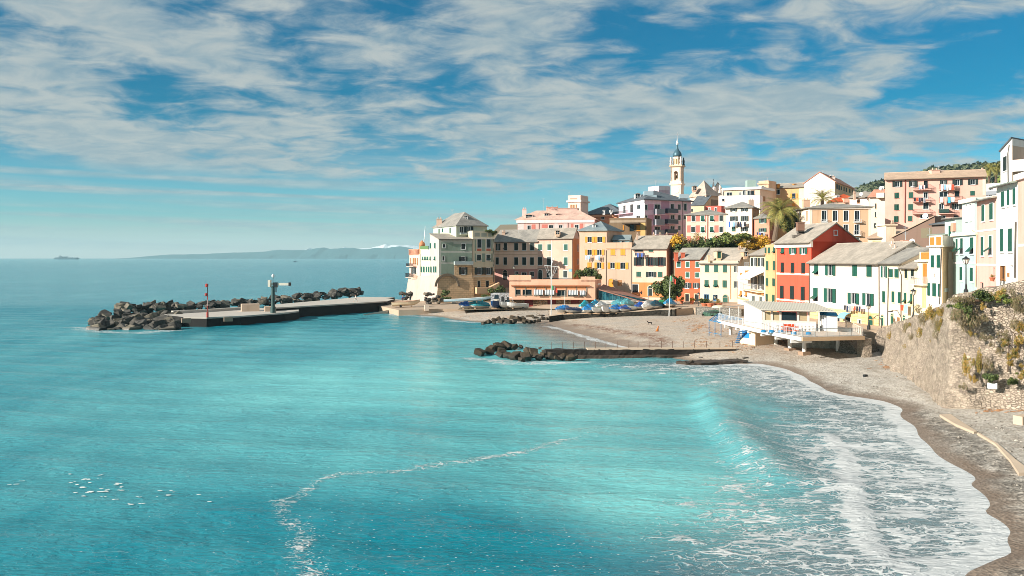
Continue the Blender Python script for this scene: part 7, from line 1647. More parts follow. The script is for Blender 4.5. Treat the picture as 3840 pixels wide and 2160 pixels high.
# blue frame, sloping gangway
fr = thing('blue_frame', 'blue steel pergola frame standing on the beach left of the deck', 'frame', (27, 133, .6)); q = MB()
c_ = [(*XY(2659, 134), 3.5), (*XY(2704, 131.5), 3.35), (*XY(2695, 140), 4.2), (*XY(2786, 134), 3.7)]
for a, b_ in ((0, 1), (0, 2), (2, 3), (1, 3)): q.tube([c_[a], c_[b_]], .06, 6)
for i in range(9): t_ = i/8; q.tube([Vector(c_[0]).lerp(Vector(c_[1]), t_), Vector(c_[2]).lerp(Vector(c_[3]), t_)], .035, 5); q.tube([Vector(c_[0]).lerp(Vector(c_[2]), t_), Vector(c_[1]).lerp(Vector(c_[3]), t_)], .035, 5)
q.build('grid_top', BLUEP, fr)
for a in (c_[0], Vector(c_[0]).lerp(Vector(c_[1]), .5), c_[1]): q = MB(); q.tube([a, (a[0], a[1], .6)], .05, 6); q.build('leg', BLUEP, fr)
q = MB(); q.tube([(c_[0][0], c_[0][1], 1.7), (c_[1][0], c_[1][1], 1.6)], .04, 6); q.build('brace', BLUEP, fr)
q = MB(); f = Fac(XY(2752, 124), XY(2773, 121))
for i in range(9): f.box(q, f.L*i/9, f.L*(i+1)/9, .6+.28*i, .75+.28*i, -1.2, 0)
tag(q.build('steps', plain('blue_steel', srgb('#3f6f9c'), .5)), 'short blue steel stair from the beach up to the deck', 'stairs')
# stone stair beside the deck
q = MB(); f = Fac((42.8, 108.5), (46.5, 110.5))
for i in range(10): f.box(q, .3*i*.35, f.L, .6+.30*i, .9+.30*i, -4.2, -.4*i)
tag(q.build('stone_stair', stone_mat('grey_rubble', '#75716a', '#98938a', '#565049', 3.0)), 'dark stone stair between the deck and the retaining wall', 'stairs')
q = MB(); q.box((42.6, 107.2, 1.6), (1.0, 1.6, 3.4), .1); tag(q.build('stone_pier', stone_mat('old_wall', '#bfa98e', '#a58d72', '#6e5b48')), 'rough stone pier at the right corner of the bathing deck', 'pier')
# ------------------------------------------------------------------ boats
def hull_sections(L, B, D, n=13, stern=.72, rake=.10):
    S_ = []
    for i in range(n):
        t = i/(n-1); w_ = (stern+(1-stern)*math.sin(min(1, t/.45)*math.pi/2)) if t < .45 else math.cos(((t-.45)/.55)**1.7*math.pi/2)**.8
        hb = max(.012, B/2*w_); kz = D*.75*max(0, (t-.72)/.28)**2.2; sz = D*(1+.16*(1-t)*.4+.34*max(0, t-.35)**1.6*1.6); xx = L*(t-.5)+rake*L*max(0, t-.8)*1.5
        S_.append((xx, hb, kz, sz))
    return S_
def hull_mb(L, B, D, inner=True, **k):
    q = MB(); S_ = hull_sections(L, B, D, **k); rows = []
    for x, hb, kz, sz in S_:
        row = []
        for s_ in (-1, 1):
            pts = [(0, kz), (.55, kz+(sz-kz)*.10), (.88, kz+(sz-kz)*.42), (1.0, sz)]
            row.append([(x, s_*hb*a, z) for a, z in pts])
        rows.append(row)
    for i in range(len(rows)-1):
        for s_ in (0, 1):
            for j in range(3): q.poly([rows[i][s_][j], rows[i+1][s_][j], rows[i+1][s_][j+1], rows[i][s_][j+1]])
    r = rows[0]; q.poly([r[0][3], r[0][2], r[0][1], r[0][0], r[1][1], r[1][2], r[1][3]])
    if inner:
        for i in range(len(rows)-1):
            (x0, h0, k0, z0), (x1, h1, k1, z1) = S_[i], S_[i+1]
            for s_ in (-1, 1):
                q.poly([(x0, s_*h0*.9, z0-.01), (x1, s_*h1*.9, z1-.01), (x1, s_*h1*.72, k1+(z1-k1)*.45), (x0, s_*h0*.72, k0+(z0-k0)*.45)])
                q.poly([(x0, s_*h0, z0), (x1, s_*h1, z1), (x1, s_*h1*.9, z1-.01), (x0, s_*h0*.9, z0-.01)])
            q.poly([(x0, -h0*.72, k0+(z0-k0)*.45), (x1, -h1*.72, k1+(z1-k1)*.45), (x1, h1*.72, k1+(z1-k1)*.45), (x0, h0*.72, k0+(z0-k0)*.45)])
    return q, S_
def xf(q, loc, rz, tilt=0.0, roll=0.0):
    M_ = Matrix.Translation(loc) @ Matrix.Rotation(rz, 4, 'Z') @ Matrix.Rotation(tilt, 4, 'Y') @ Matrix.Rotation(roll, 4, 'X')
    q.v = [tuple(M_ @ Vector(v)) for v in q.v]; return q
HW = plain('hull_white', (.66, .65, .62), .35, var=.08)
def tarp_mat(hexc):
    k = 'tarp_'+hexc
    if k in _M: return _M[k]
    m, t, b = newmat(k); p = t.pos(); c = srgb(hexc); n = t.noise(p, 2.2, 5, .6, .6)
    t.link(t.mix(n, tuple(x*.6 for x in c), tuple(min(1, x*1.25) for x in c)), b.inputs['Base Color']); b.inputs['Roughness'].default_value = .45; t.link(t.bump(n, .6, .12), b.inputs['Normal']); _M[k] = m; return m
def boat(p_, q_, L, B, label, z=1.6, rz=rad(235), hull=HW, tarp=None, ridge=.5, trim=None, kind='open', D=.62, tilt=-.05, group='boats drawn up on the quay', dy=0.0, name='rowing_boat'):
    L, B, D = L*1.14, B*1.16, D*1.2; X, Y, _ = G(p_, q_, z); loc = Vector((X, Y+dy, z+.22)); r = thing(name, label, 'boat', (X, Y+dy, z), group)
    q, S_ = hull_mb(L, B, D); xf(q, loc, rz, tilt); q.build('hull', hull, r, True)
    q = MB()
    for s_ in (-1, 1): q.tube([(x, s_*hb, sz) for x, hb, kz, sz in S_], .035, 5)
    xf(q, loc, rz, tilt); q.build('gunwale', trim or WOOD, r)
    if not tarp:
        q = MB()
        for t_ in (.3, .55, .75): x, hb, kz, sz = S_[int(t_*12)]; q.box((x, 0, sz-.12), (.22, hb*1.8, .04))
        xf(q, loc, rz, tilt); q.build('thwart', WOOD, r)
    else:
        q = MB(); rows = []; r_ = random.Random(int(p_*7))
        for i, (x, hb, kz, sz) in enumerate(S_):
            e = ridge*math.sin(math.pi*min(1, max(.12, i/12*.86+.1)))*r_.uniform(.75, 1.2); row = []
            for a in (-1.10, -1.07, -.62, 0, .62, 1.07, 1.10):
                z_ = sz+e*(1-abs(a)) if abs(a) <= 1 else (sz-.02 if abs(a) < 1.08 else sz-.32)
                row.append((x+r_.uniform(-.05, .05), a*(hb+.03)+r_.uniform(-.03, .03), z_+r_.uniform(-.06, .06)))
            rows.append(row)
        for i in range(12):
            for j in range(6): q.poly([rows[i][j], rows[i+1][j], rows[i+1][j+1], rows[i][j+1]])
        q.poly(rows[0][::-1]); q.poly(rows[-1]); xf(q, loc, rz, tilt); q.build('tarpaulin', tarp_mat(tarp), r)
    q = MB()
    for x in (-L*.22, L*.22): q.box((x, 0, -.12), (.16, B*.8, .2))
    xf(q, loc, rz); q.build('chock', WOOD, r)
    if kind == 'cabin':
        q = MB(); 
        for x, y in ((-.2, -.7), (-.2, .7), (.9, -.6), (.9, .6)): q.tube([(x, y, D), (x-.1, y*.85, D+1.75)], .045, 6)
        q.tube([(-.3, -.6, D+1.75), (-.3, .6, D+1.75)], .045, 6); q.tube([(.8, -.52, D+1.75), (.8, .52, D+1.75)], .045, 6); q.box((.25, 0, D+1.82), (1.5, 1.5, .1)); xf(q, loc, rz, tilt); q.build('cabin_frame', WHITE, r)
        q = MB(); q.hexa([(.95, -.55, D+.7), (.95, .55, D+.7), (1.0, .55, D+.7), (1.0, -.55, D+.7), (.82, -.5, D+1.6), (.82, .5, D+1.6), (.87, .5, D+1.6), (.87, -.5, D+1.6)]); xf(q, loc, rz, tilt); q.build('windscreen', GL, r)
        q = MB(); q.hexa([(.4, -.75, D*.9), (2.2, -.55, D*1.1), (2.2, .55, D*1.1), (.4, .75, D*.9), (.5, -.55, D+.65), (1.6, -.35, D+.45), (1.6, .35, D+.45), (.5, .55, D+.65)]); xf(q, loc, rz, tilt); q.build('foredeck', plain('deck_cream', srgb('#d8ccb4'), .6), r)
    if kind == 'arch':
        q = MB(); q.tube([(-.9, -.75, D), (-.6, -.65, D+1.3), (-.6, .65, D+1.3), (-.9, .75, D)], .045, 6); xf(q, loc, rz, tilt); q.build('arch', WHITE, r)
        q = MB(); q.hexa([(.6, -.7, D*1.05), (.65, -.7, D*1.05), (.65, .7, D*1.05), (.6, .7, D*1.05), (.2, -.6, D+.75), (.25, -.6, D+.75), (.25, .6, D+.75), (.2, .6, D+.75)]); xf(q, loc, rz, tilt); q.build('windscreen', GL, r)
    if kind in ('cabin', 'arch', 'wheels'):
        for x, y in ((-1.2, -.75), (-1.2, .75)):
            q = MB(); q.tube([(x, y-.08, -.1), (x, y+.08, -.1)], .3, 12); xf(q, loc, rz); q.build('trailer_wheel', METALD, r)
    return r
BL1, BL2, AQ, TEAL, NAVY = '#2f86c9', '#1c55ac', '#6fc0c8', '#2aa6b4', '#17345c'
RZ = rad(238)
for a in ((2116, 1177, 4.6, 1.8, 'blue tarpaulined boat at the left end of the quay row', BL1, .75, 1.55), (2150, 1178, 4.2, 1.6, 'white hulled boat under a dark blue tarpaulin, second on the quay', NAVY, .35, 1.6),
          (2211, 1178, 4.4, 1.9, 'boat under a crumpled bright blue tarpaulin left of the white bows', '#2a8fd2', .95, 1.65), (2312, 1176, 4.2, 1.7, 'boat under a blue tarpaulin right of the two white bows', BL1, .8, 1.8),
          (2347, 1174, 4.2, 1.7, 'white boat wrapped in a royal blue tarpaulin in the middle of the row', BL2, .6, 1.9), (2407, 1166, 4.2, 1.7, 'boat under a royal blue cover left of the tall white covered boat', BL2, .8, 2.15),
          (2462, 1163, 4.4, 1.8, 'white boat under a dark teal cover beside the tall white one', '#23566a', 1.1, 2.4)):
    boat(a[0], a[1], a[2], a[3], a[4], a[7], RZ+rng.uniform(-.15, .15), tarp=a[5], ridge=a[6], dy=1.2)
boat(2247, 1178, 4.6, 1.75, 'white bowed open boat with a green rim, third from the blue heap', 1.7, RZ, trim=plain('rim_green', srgb('#2f8a6c'), .5), D=.75, dy=1.2)
boat(2281, 1177, 4.6, 1.75, 'plain white open boat right of the green rimmed one', 1.75, RZ+.1, D=.75, dy=1.2, trim=HW)
boat(2377, 1170, 4.4, 1.7, 'white open boat with an aqua inside between two blue covers', 2.0, RZ, D=.65, dy=1.2, trim=plain('rim_aqua', srgb('#7cc4cc'), .5))
boat(2436, 1166, 4.6, 1.9, 'white boat under a tall white canvas cover', 2.3, RZ, tarp='#dcd8d0', ridge=1.2, dy=1.2)
for a in ((2199, 1168, TEAL, 'teal tarpaulined boat in the back row behind the crumpled blue one', 1.2), (2238, 1163, '#2aa0c4', 'turquoise covered boat in the back row with a pointed cover', 1.1), (2263, 1167, '#d8d6d0', 'white canvas covered boat in the back row', .9), (2328, 1160, AQ, 'pale aqua covered boat in the back row, left of its twin', 1.0), (2358, 1158, AQ, 'pale aqua rounded boat cover in the back row, right of its twin', 1.0), (2492, 1158, '#2f9a5c', 'boat under a bright green tarpaulin beside the oak tree', .6), (2524, 1158, '#2b86b4', 'boat under a blue cover at the right end of the row, behind the flagpole', .9)):
    boat(a[0], a[1], 4.2, 1.8, a[3], 1.75+max(0, (a[0]-2200)/330), RZ+rng.uniform(-.2, .2), tarp=a[2], ridge=a[4], dy=4.0)
boat(2318, 1152, 8.0, 1.5, 'long slim white boat lying along the back of the quay', 2.2, rad(8), D=.6, dy=4.5, tarp='#e0ded8', ridge=.3)
gb = 'boats on the left beach'
boat(1866, 1160, 5.4, 2.2, 'dark blue motorboat with a white cabin frame on a trailer', 1.5, rad(250), hull=plain('hull_navy', srgb('#163a66'), .3), kind='cabin', D=1.1, group=gb, dy=1.5, name='motorboat', trim=WHITE)
boat(1905, 1160, 5.0, 1.9, 'white motorboat with a windscreen frame beside the navy one', 1.5, rad(228), kind='arch', D=.9, group=gb, dy=1.5, name='motorboat', trim=HW)
boat(1938, 1160, 4.6, 1.8, 'white boat with a tan shaded side and a high bow on a trailer', 1.5, rad(205), kind='wheels', D=.85, group=gb, dy=1.0, trim=HW)
boat(1750, 1141, 6.6, 1.6, 'white rowing skiff lying below the pale blue one by the bastion', 1.5, rad(2), D=.75, group=gb, trim=HW, dy=3)
boat(1748, 1136, 9.0, 1.5, 'long pale blue racing skiff racked above the white skiff', 3.0, rad(-1), hull=plain('hull_paleblue', srgb('#a9c4d0'), .4), D=.5, group=gb, trim=HW, dy=3)
boat(1748, 1158, 3.0, 1.6, 'small boat bundled in a bright blue tarpaulin on the left beach', 1.45, rad(200), tarp='#1f62b8', ridge=.7, group=gb)
boat(1796, 1158, 4.0, 1.9, 'boat under a shiny teal tarpaulin on the left beach', 1.45, rad(200), tarp='#22909c', ridge=1.0, group=gb)
boat(1521, 1150, 5.6, 1.9, 'red and white wooden fishing boat on a trailer by the pier root', 1.5, rad(10), hull=plain('hull_cream', srgb('#dcc8a8'), .5), trim=plain('rim_red', srgb('#8c2f22'), .6), kind='wheels', D=.8, group=gb)
for i, (p_, q_, c_, l_, w_) in enumerate(((1966, 1150, HW, 'small white dinghy upside down on the rack, leftmost', 1.3), (1984, 1150, HW, 'second small white dinghy on the rack', 1.3), (2017, 1152, HW, 'white rounded dinghy tilted before the stone sheds', 1.6), (2045, 1151, plain('hull_grey', srgb('#b4bcc0'), .4), 'pale grey dinghy on the rack left of the orange ones', 1.6), (2066, 1150, plain('hull_orange', srgb('#e2622a'), .4), 'orange canoe on the rack, left one', 1.5), (2086, 1150, HW, 'white canoe between the two orange ones', 1.4), (2102, 1150, plain('hull_orange', srgb('#e2622a'), .4), 'orange canoe on the rack, right one', 1.5))):
    X, Y, _ = G(p_, q_, 1.5); q, S_ = hull_mb(2.3, 1.0, .55); xf(q, Vector((X, Y+1.5, 2.5)), rad(200 if i < 2 else 215), 0, math.pi if i not in (2,) else .4); r = thing('dinghy', l_, 'boat', (X, Y+1.5, 1.5), 'dinghies racked before the sheds'); q.build('hull', c_, r, True)
    q = MB(); q.box((X, Y+1.5, 1.75), (1.6, .1, .5)); q.box((X, Y+1.5, 2.0), (1.8, 1.0, .07)); q.build('rack', WOOD, r)
for i, (x, y, c_, l_, w_) in enumerate(((2130, 872, '#d8dedc', 'long white kayak under the bathing deck', 4.4), (1655, 805, '#d8452a', 'red kayak stored under the bathing deck', 3.0), (1900, 835, '#3aa86a', 'green kayak in the shade under the deck', 2.6), (1980, 850, '#3f8fc0', 'blue kayak beside the white one under the deck', 3.2))):
    p_, q_ = px('X3', x, y); X, Y, _ = G(p_, q_, 1.2); q, S_ = hull_mb(w_, .65, .35, stern=.1); xf(q, Vector((X, Y, 1.1)), rad(8 if i else -6)); tag(q.build('kayak', plain('kayak_'+c_, srgb(c_), .35), None, True), l_, 'kayak', 'kayaks under the deck')
q = MB(); X, Y, _ = G(2690, 1196, 1.0); hq, _s = hull_mb(5.0, 2.2, .8); xf(hq, Vector((X, Y+1, 1.6)), rad(195)); r = thing('covered_boat', 'boat with a sagging green cover and a white canvas behind the blue frame', 'boat', (X, Y+1, 1)); hq.build('hull', plain('hull_dark', srgb('#3c4a48'), .6), r, True)
me_ = clump_mesh(77, 10); q = MB(); n = 14
for i in range(n):
    for j in range(8):
        pts = []
        for a, b_ in ((i, j), (i+1, j), (i+1, j+1), (i, j+1)):
            u, v_ = a/n*2-1, b_/8*2-1; z_ = 2.2+1.0*(1-u*u)*.5-.9*v_*v_+.12*math.sin(a*2.1+b_*1.7); pts.append((X+u*2.7, Y+1+v_*1.3+u*.5, z_))
        q.poly(pts)
q.build('tarpaulin', tarp_mat('#4a6a58'), r)
q = MB(); q.lathe((X+1.0, Y+3, 2.4), [(1.5, 0), (1.6, .5), (1.2, 1.0), (.3, 1.2)], 10); tag(q.build('canvas_bundle', tarp_mat('#d8cbb0')), 'cream canvas bundle behind the green covered boat', 'bundle')
# ------------------------------------------------------------------ crane, lights, flags, lamps
X, Y, _ = G(1020, 1174, zL); Y += .8; cr = thing('davit_crane', 'dark green pillar crane with a white horizontal arm on the pier', 'crane', (X, Y, zL)); CG = plain('crane_green', srgb('#2f4a48'), .5)
zt = ZZ(1072, Y); q = MB(); q.lathe((X, Y, zL), [(.55, 0), (.55, 1.1), (.4, 1.3), (.34, zt-zL-.3), (.46, zt-zL-.2), (.46, zt-zL)], 14); q.build('pillar', CG, cr)
q = MB(); q.box((X+1.3, Y, zt+.35), (4.6, .45, .5)); q.box((X-.7, Y, zt+.5), (.5, .9, 1.4)); q.build('arm', plain('crane_white', srgb('#cfc8b8'), .5), cr)
q = MB(); q.box((X+3.4, Y, zt+.35), (.4, .6, .7)); q.box((X+.5, Y, zt+.2), (.9, .7, 1.0)); q.tube([(X+.6, Y, zt), (X+.6, Y, zt-1.3)], .12, 6); q.build('winch', METALD, cr)
q = MB(); q.tube([(X, Y, zt+.6), (X, Y, ZZ(1036, Y))], .05, 6); q.build('lamp_rod', METALD, cr); q = MB(); q.lathe((X, Y, ZZ(1036, Y)-.3), [(.08, 0), (.28, .2), (.32, .42), (.2, .68), (.04, .75)], 10); q.build('lamp_globe', WHITE, cr)
X, Y, _ = G(774, 1191, zL); Y += .6; rp = thing('beacon_pole', 'thin red and white beacon pole on the lower pier deck', 'beacon', (X, Y, zL)); z1 = ZZ(1077, Y)
RP, WP = plain('red_paint', srgb('#a8382c'), .5), plain('pale_pink_paint', srgb('#c8a49a'), .5); q = MB(); q.tube([(X, Y, zL), (X, Y, zL+1.0)], .2, 10); q.build('base', RP, rp)
for i in range(4): q = MB(); q.tube([(X, Y, zL+1+(z1-zL-1)*i/4), (X, Y, zL+1+(z1-zL-1)*(i+1)/4)], .10-.008*i, 8); q.build('segment', (RP, WP)[i % 2] if i < 3 else METALD, rp)
q = MB(); q.lathe((X-.15, Y, z1), [(.1, 0), (.3, .1), (.3, .55), (.05, .7)], 10); q.lathe((X-.25, Y, z1-1.7), [(.1, 0), (.28, .1), (.28, .5), (.1, .6)], 10); q.build('lantern', RP, rp)
def flag(r, X, Y, z, L_, h_):
    for i, c_ in enumerate(('#1f7a4a', '#e6e4dc', '#d2402c')):
        q = MB(); n = 4
        for k in range(n):
            u0, u1 = (i+k/n)/3, (i+(k+1)/n)/3; f_ = lambda u: (X+L_*u*.85, Y-.25*math.sin(u*7), z-.55*L_*u*u)
            a, b_ = f_(u0), f_(u1); q.poly([a, b_, (b_[0], b_[1]-.1, b_[2]-h_), (a[0], a[1]-.1, a[2]-h_)])
        q.build('flag_stripe', plain('flag_'+c_, srgb(c_), .8), r)
X, Y, _ = G(2067, 1197, .6); r = thing('flag_mast', 'tall white ship style mast with a yard, a gaff and a small tricolour flag', 'flag mast', (X, Y, .6)); zt = ZZ(900, Y); zy = ZZ(998, Y)
q = MB(); q.tube([(X, Y, .4), (X+.05, Y, zy), (X+.15, Y, zt)], [.11, .09, .05], 8); q.build('pole', WHITE, r)
q = MB(); w_ = 26*Y/F; q.tube([(X-w_, Y, zy+.15), (X+w_, Y, zy-.15)], .06, 6); q.tube([(X, Y-.1, zy+.2), (X+.55, Y-.1, zy+1.6)], .06, 6); q.build('yard', WHITE, r)
q = MB()
for s_ in (-1, -.6, .6, 1): q.tube([(X+s_*w_*.95, Y, zy), (X+s_*.12, Y, ZZ(1045, Y))], .02, 4)
q.build('stay', WHITE, r); flag(r, X+.1, Y, ZZ(1070, Y), 1.3, .9)
X, Y, _ = G(2509, 1175, 2.0); r = thing('flag_pole', 'plain white flagpole with a drooping tricolour flag before the oak tree', 'flagpole', (X, Y, 1.2)); q = MB(); q.tube([(X, Y, 1.2), (X+.25, Y, ZZ(1033, Y))], [.10, .06], 8); q.build('pole', WHITE, r); flag(r, X+.25, Y, ZZ(1036, Y), 1.2, .95)
q = MB(); X, Y, _ = G(2432, 1140, 2.6); q.tube([(X, Y, 2.6), (X, Y, ZZ(1075, Y))], .05, 6); q.tube([(X-.4, Y, ZZ(1080, Y)), (X+.4, Y, ZZ(1080, Y))], .04, 5); tag(q.build('signal_pole', plain('pole_blue', srgb('#5c7f94'), .5)), 'thin blue pole with a short crossbar before the orange ground floor', 'pole')
q = MB(); X, Y, _ = G(2118, 1164, 1.6); q.tube([(X, Y, 1.6), (X, Y, ZZ(1090, Y))], .045, 6); tag(q.build('mast', WHITE), 'slim white boat mast right of the flag on the restaurant', 'mast')
def lamp(p_, qb, qt, Y, label, group='street lamps', z=None):
    z0 = ZZ(qb, Y); z1 = ZZ(qt, Y); X = (p_-CX)/F*Y; h_ = z1-z0; r = thing('street_lamp', label, 'street lamp', (X, Y, z0), group); hl = min(1.25, h_*.24)
    q = MB(); q.lathe((X, Y, z0-.3), [(.22, 0), (.22, .5), (.12, .65), (.10, 1.0), (.06, 1.2), (.05, h_-hl+.3)], 10); q.build('post', METALD, r)
    q = MB(); w_ = hl*.34; zl = z1-hl
    q.lathe((X, Y, zl), [(.05, 0), (w_*.55, .06), (w_*.6, .1)], 6)
    for k in range(4):
        a = math.pi/4+k*math.pi/2; q.tube([(X+w_*.6*math.cos(a), Y+w_*.6*math.sin(a), zl+.08), (X+w_*1.15*math.cos(a), Y+w_*1.15*math.sin(a), zl+hl*.6)], .022, 4)
    q.lathe((X, Y, zl+hl*.6), [(w_*1.35, 0), (w_*1.3, .05), (w_*.5, hl*.22), (w_*.3, hl*.24), (w_*.25, hl*.3), (.03, hl*.4)], 10); q.build('lantern_frame', METALD, r)
    q = MB(); q.lathe((X, Y, zl+.09), [(w_*.52, 0), (w_*1.02, hl*.5), (w_*.9, hl*.53)], 8); q.build('lantern_glass', plain('lamp_glass', srgb('#d8d4c4'), .2), r)
lamp(3622.5, 1096, 959, 90, 'tall black street lamp before the pale aqua house'); lamp(3425, 1193, 1081, 106, 'black street lamp before the pale yellow house')
lamp(3258, 1228, 1139, 120, 'street lamp with a white lantern before the long white house'); lamp(2681, 1168, 1106, 178, 'small street lamp before the pale yellow house on the square'); lamp(2619, 1156, 1095, 186, 'thin street lamp between the orange red and yellow houses')
lamp(1928, 1050, 997, 216, 'street lamp before the long beige house in shadow'); lamp(2085, 1020, 988, 230, 'wall lantern on the pinkish beige house')
lamp(2874, 1140, 1127, 163, 'tiny wall lantern on the narrow yellow house')
for i, (xb, yb, xt, yt, xe, ye) in enumerate(((1253, 1430, 1250, 1240, 1150, 1200), (1522, 1370, 1520, 1200, 1375, 1112))):
    a, b_, c_ = px('X1', xb, yb), px('X1', xt, yt), px('X1', xe, ye); Y = 112 if i == 0 else 102; A_, B_, C_ = PT(*a, Y), PT(*b_, Y), PT(*c_, Y+1.5); q = MB(); q.tube([A_, B_, B_.lerp(C_, .35)+Vector((0, 0, .55)), B_.lerp(C_, .7)+Vector((0, 0, .35)), C_], [.07, .06, .05, .045, .04], 6); q.box((C_.x, C_.y, C_.z-.05), (.5, .2, .1)); tag(q.build('curved_lamp', PIPE), ('curved arm lamp at the low end of the retaining wall', 'taller curved arm lamp before the cream arched house')[i], 'street lamp')
# wall furniture
q = MB(); c = PT(*px('X2', 1135, 905), wall_Y(px('X2', 1135, 905)[0])-.9); q.box((c.x, c.y, c.z), (.45, .3, .5), .3)
fb = thing('floodlight', 'grey floodlight box on a rusty shelf high on the retaining wall', 'floodlight', c); q.build('housing', plain('box_grey', srgb('#b8b8b4'), .5), fb); q = MB(); q.box((c.x+.45, c.y+.1, c.z-.4), (1.3, .5, .06), .1); q.build('shelf', RUST, fb); q = MB(); q.box((c.x-.05, c.y-.17, c.z), (.36, .04, .42), .3); q.build('lens', plain('lens', srgb('#d8e4e8'), .2), fb)
c = PT(*px('X4', 1395, 1180), wall_Y(px('X4', 1395, 0)[0])-1.2); q = MB(); q.box(c, (.70, .06, .46), rad(-38)); tag(q.build('notice_board', WHITE), 'blank white board fixed low on the retaining wall', 'board')
def planter(p_, q_, z, label, me, pw=.5, ph=.7, s=1.0, group=None, dy=0):
    X, Y, _ = G(p_, q_, z); Y += dy; r = thing('potted_plant', label, 'potted plant', (X, Y, z), group); q = MB(); q.lathe((X, Y, z), [(pw*.6, 0), (pw, ph*.8), (pw*1.12, ph*.82), (pw*1.12, ph), (pw*.9, ph)], 12); q.build('pot', P_('#c87850', .9), r)
    inst(rng.choice(me), 'foliage', (0, 0, ph+s*.35), (s*.7, s*.7, s*.75), r)
for a in ((2556, 1140, 2.8, 'tall terracotta pot with a yellow green bush left of the first red house door', CL_Y, .4, .7, 1.0), (2594, 1144, 2.8, 'terracotta pot with a yellow green bush between the two red house doors', CL_Y, .45, .8, 1.0), (2643, 1151, 2.75, 'round pot with a dark bush before the yellow house, leftmost of three', CL_D, .75, .8, 1.3), (2664, 1153, 2.75, 'middle pot of the three before the yellow house', CL_B, .75, .9, .9), (2692, 1150, 2.75, 'pot with a low bright green plant beside the green arched door', CL_O, .85, .7, 1.0)): planter(*a)
q_ = PT(*px('X2', 1308, 705), 93); r = thing('potted_plant', 'terracotta pot with a small plant on the wall by the pink house', 'potted plant', q_); q = MB(); q.lathe(q_, [(.16, 0), (.26, .3), (.3, .31), (.3, .4), (.24, .4)], 12); q.build('pot', P_('#c87850', .9), r); inst(CL_O[0], 'foliage', (0, 0, .52), (.24, .24, .22), r)
# laundry: each garment a thing
GAR = {'white': '#e4e4e0', 'blue': '#2f5fb0', 'navy': '#20304c', 'red': '#d8482c', 'pink': '#e8a090', 'grey': '#8d949c', 'light blue': '#8fb8d8', 'black': '#22242a', 'turquoise': '#3aa4c0'}
def laundry(fac, zm, p0, p1, cols, where, drop=.75, d=.9):
    u0, za = fac.hit(*px(zm, *p0)); u1, zb = fac.hit(*px(zm, *p1)); q = MB(); q.tube([fac.pt(u0, za, d), fac.pt((u0+u1)/2, (za+zb)/2-.08, d), fac.pt(u1, zb, d)], .015, 4); q.tube([fac.pt(u0, za, .0), fac.pt(u0, za, d)], .02, 4); q.tube([fac.pt(u1, zb, .0), fac.pt(u1, zb, d)], .02, 4)
    tag(q.build('clothesline', METALW), 'clothesline '+where, 'clothesline'); n = len(cols)
    for i, c_ in enumerate(cols):
        a, b_ = u0+(u1-u0)*(i+.08)/n, u0+(u1-u0)*(i+.92)/n; z_ = za+(zb-za)*(i+.5)/n-.03; q = MB(); dr = drop*rng.uniform(.75, 1.25); m = 4
        for k in range(m):
            x0, x1 = a+(b_-a)*k/m, a+(b_-a)*(k+1)/m; w0, w1 = .05*math.sin(k*2.1+i), .05*math.sin((k+1)*2.1+i)
            q.poly([fac.pt(x0, z_, d), fac.pt(x1, z_, d), fac.pt(x1*.94+(a+b_)/2*.06, z_-dr, d+w1), fac.pt(x0*.94+(a+b_)/2*.06, z_-dr, d+w0)])
        o = q.build('garment', plain('cloth_'+c_, srgb(GAR[c_]), .9), None); tag(o, c_+' garment hanging on the clothesline '+where, 'garment', 'laundry '+where)
laundry(Fac(XY(2173, 223), XY(2275, 220)), 'Z2', (1155, 862), (1225, 862), ['white', 'light blue', 'white', 'light blue'], 'under the left yellow shuttered window', 1.0)
laundry(Fac(XY(2173, 223), XY(2275, 220)), 'Z2', (1292, 862), (1355, 862), ['white', 'white', 'light blue'], 'under the right yellow shuttered window', 1.0)
laundry(Fac(XY(2369, 217), XY(2500, 213)), 'Z4', (890, 535), (1025, 540), ['navy', 'blue', 'navy', 'blue', 'navy'], 'high on the cream and orange house', .85)
laundry(Fac(XY(2722, 216*KS), XY(2821, 212*KS)), 'Y1', (640, 835), (880, 845), ['blue', 'white', 'light blue', 'grey', 'black', 'navy', 'white', 'black'], 'across the cream hip roofed house', 1.2)
laundry(Fac(XY(2829, 210*KS), XY(2886, 207*KS)), 'Y1', (1030, 980), (1150, 990), ['navy', 'blue', 'black', 'grey'], 'on the salmon house', .7)
laundry(Fac(XY(3037, 146), XY(3300, 126)), 'X1', (815, 1030), (1050, 1045), ['black', 'navy', 'grey', 'pink', 'red', 'black', 'navy'], 'over the ground floor of the long white house', .75)
laundry(Fac(XY(3382, 120), XY(3441, 116)), 'X2', (112, 1022), (222, 1018), ['red', 'light blue'], 'on the pale yellow house', 1.0, .6)
pf = Fac(XY(3319, 197*KS), XY(3697, 189*KS))
laundry(pf, 'Y3', (605, 700), (785, 700), ['white', 'light blue', 'white', 'white', 'red'], 'on the top balcony of the apartment block', 1.2, 1.45)
laundry(pf, 'Y3', (590, 868), (795, 868), ['white', 'pink', 'turquoise', 'white'], 'on the middle balcony of the apartment block', 1.5, 1.45)
laundry(pf, 'Y3', (310, 712), (395, 712), ['light blue', 'white', 'navy', 'white'], 'on the left top balcony of the apartment block', .9, 1.45)
laundry(pf, 'Y3', (240, 878), (400, 878), ['black', 'red', 'navy', 'black', 'grey'], 'on the left middle balcony of the apartment block', 1.0, 1.45)
